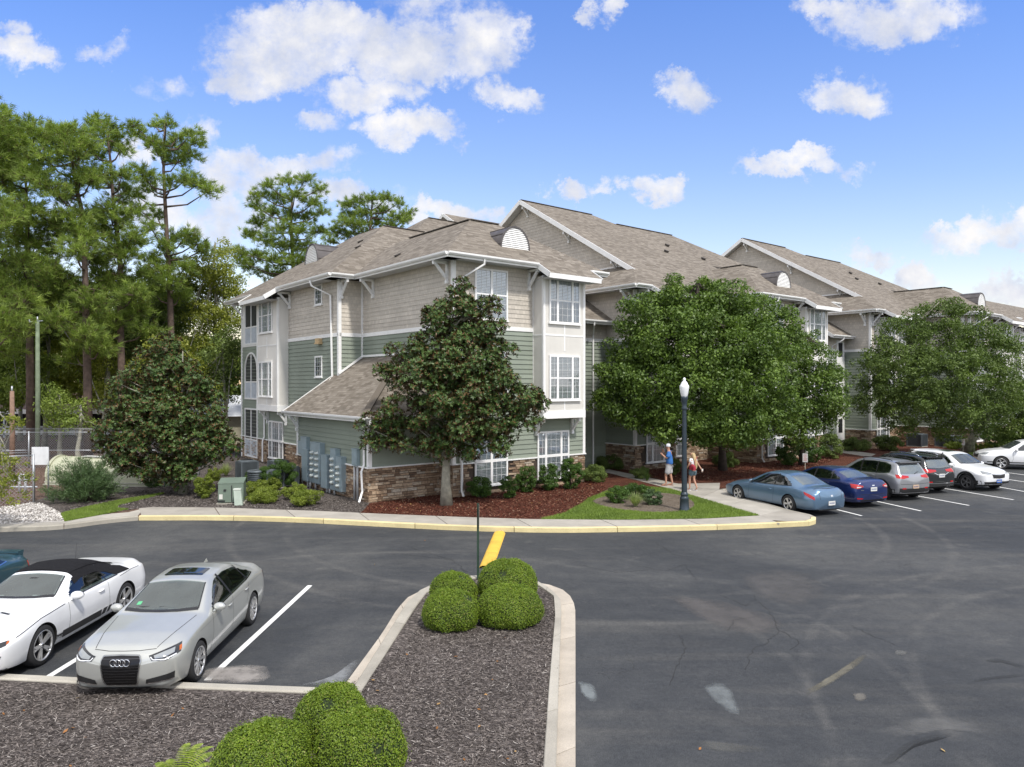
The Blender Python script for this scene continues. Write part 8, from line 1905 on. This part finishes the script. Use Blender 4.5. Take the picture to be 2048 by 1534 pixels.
# woman: walking away behind him
x, y = G(1386, 981, .15); t = thing('person', 'person with long blond hair, white top, denim shorts and red shoulder bag', 'person', (x, y, .15), R(128), None, .93)
J = dict(pelvis=(0,0,.95,.12,.10), waist=(0,0,1.10,.105,.09), chest=(.0,0,1.30,.125,.10), neck=(.02,0,1.47,.045), head0=(.04,0,1.55,.066), head1=(.05,0,1.62,.086), head2=(.045,0,1.69,.070),
    shl=(0,.155,1.39,.050), ell=(.06,.22,1.14,.038), wrl=(.20,.20,.98,.027), shr=(0,-.155,1.39,.050), elr=(-.10,-.24,1.16,.038), wrr=(-.22,-.30,.96,.027),
    hipl=(.0,.09,.90,.090), knl=(.13,.08,.52,.056), anl=(.12,.08,.10,.034), fol=(.19,.08,.04,.030), tol=(.27,.08,.028,.022), hipr=(.0,-.09,.90,.090), knr=(.02,-.08,.50,.056), anr=(-.16,-.08,.13,.034), forr=(-.09,-.08,.055,.030), tor=(-.02,-.08,.028,.022))
E = [('pelvis','waist'),('waist','chest'),('chest','neck'),('neck','head0'),('head0','head1'),('head1','head2'),('chest','shl'),('shl','ell'),('ell','wrl'),('chest','shr'),('shr','elr'),('elr','wrr'),('pelvis','hipl'),('hipl','knl'),('knl','anl'),('anl','fol'),('fol','tol'),('pelvis','hipr'),('hipr','knr'),('knr','anr'),('anr','forr'),('forr','tor')]
hand(J, E, 'l', 'wrl', (.4,0,-.7), .9); hand(J, E, 'r', 'wrr', (-.3,-.2,-.7), .9, .9)
body = skin_obj('body', J, E, M_skin, t); head_bits(t, body, .05, 1.62, .93)
skin_obj('top', dict(w=(0,0,.88,.155,.13), m=(0,0,1.08,.140,.118), c=(0,0,1.32,.145,.115), n=(.01,0,1.43,.075), sl=(0,.16,1.39,.078), el=(.03,.19,1.25,.078), sr=(0,-.16,1.39,.078), er=(-.05,-.20,1.27,.078)), [('w','m'),('m','c'),('c','n'),('c','sl'),('sl','el'),('c','sr'),('sr','er')], M_wtee, t)
skin_obj('shorts', dict(p=(0,0,1.0,.150,.13), a=(.02,.09,.82,.120), b=(.07,.09,.64,.108), c=(.0,-.09,.82,.120), d=(.0,-.09,.64,.108)), [('p','a'),('a','b'),('p','c'),('c','d')], M_denim, t)
skin_obj('hair', dict(a=(.03,0,1.68,.098), b=(-.03,0,1.58,.105), c=(-.10,-.01,1.42,.100,.06), d=(-.15,-.02,1.24,.095,.05), e=(-.15,-.03,1.06,.070,.04), f=(-.14,-.03,.96,.03,.02)), [('a','b'),('b','c'),('c','d'),('d','e'),('e','f')], M_hairb, t)
m = MB(); m.box((.07,.04,.0),(.30,.12,.022)); m.box((-.16,-.12,.01),(.06,-.04,.03)); m.build('shoes', M_wtee, t)
cs, sn = math.cos(R(128)), math.sin(R(128))
tb = thing('shoulder_bag', 'red shoulder bag hanging at the side of the blond person', 'bag', (x+(-.12*cs-.185*sn)*.93, y+(-.12*sn+.185*cs)*.93, .15+.93*.95), R(128-20))
m = MB(); ellipsoid(m, (0,0,.10), (.17,.075,.135), 16, 8); m.box((-.16,-.055,.0),(.16,.055,.16)); m.build('bag_body', M_bag, tb)
m = MB(); m.tube([(-.12,0,.2),(-.05,-.10,.40),(.05,-.26,.52)], .010, 6); m.tube([(.13,0,.2),(.12,-.12,.40),(.10,-.26,.52)], .010, 6); m.build('strap', M_bag, tb)
tc_ = thing('cup', 'pale drink cup in the trailing hand of the blond person', 'cup', (x+(-.25*cs+.33*sn)*.93, y+(-.25*sn-.33*cs)*.93, .15+.93*.82), 0)
m = MB(); m.lathe([(0,0),(.032,0),(.042,.12),(0,.12)], 14); m.build('cup_body', plain('cup_pale', (.6,.55,.5), .4), tc_); m = MB(); m.lathe([(.044,.118),(.044,.13),(0,.135)], 14); m.build('lid', M_platew, tc_)
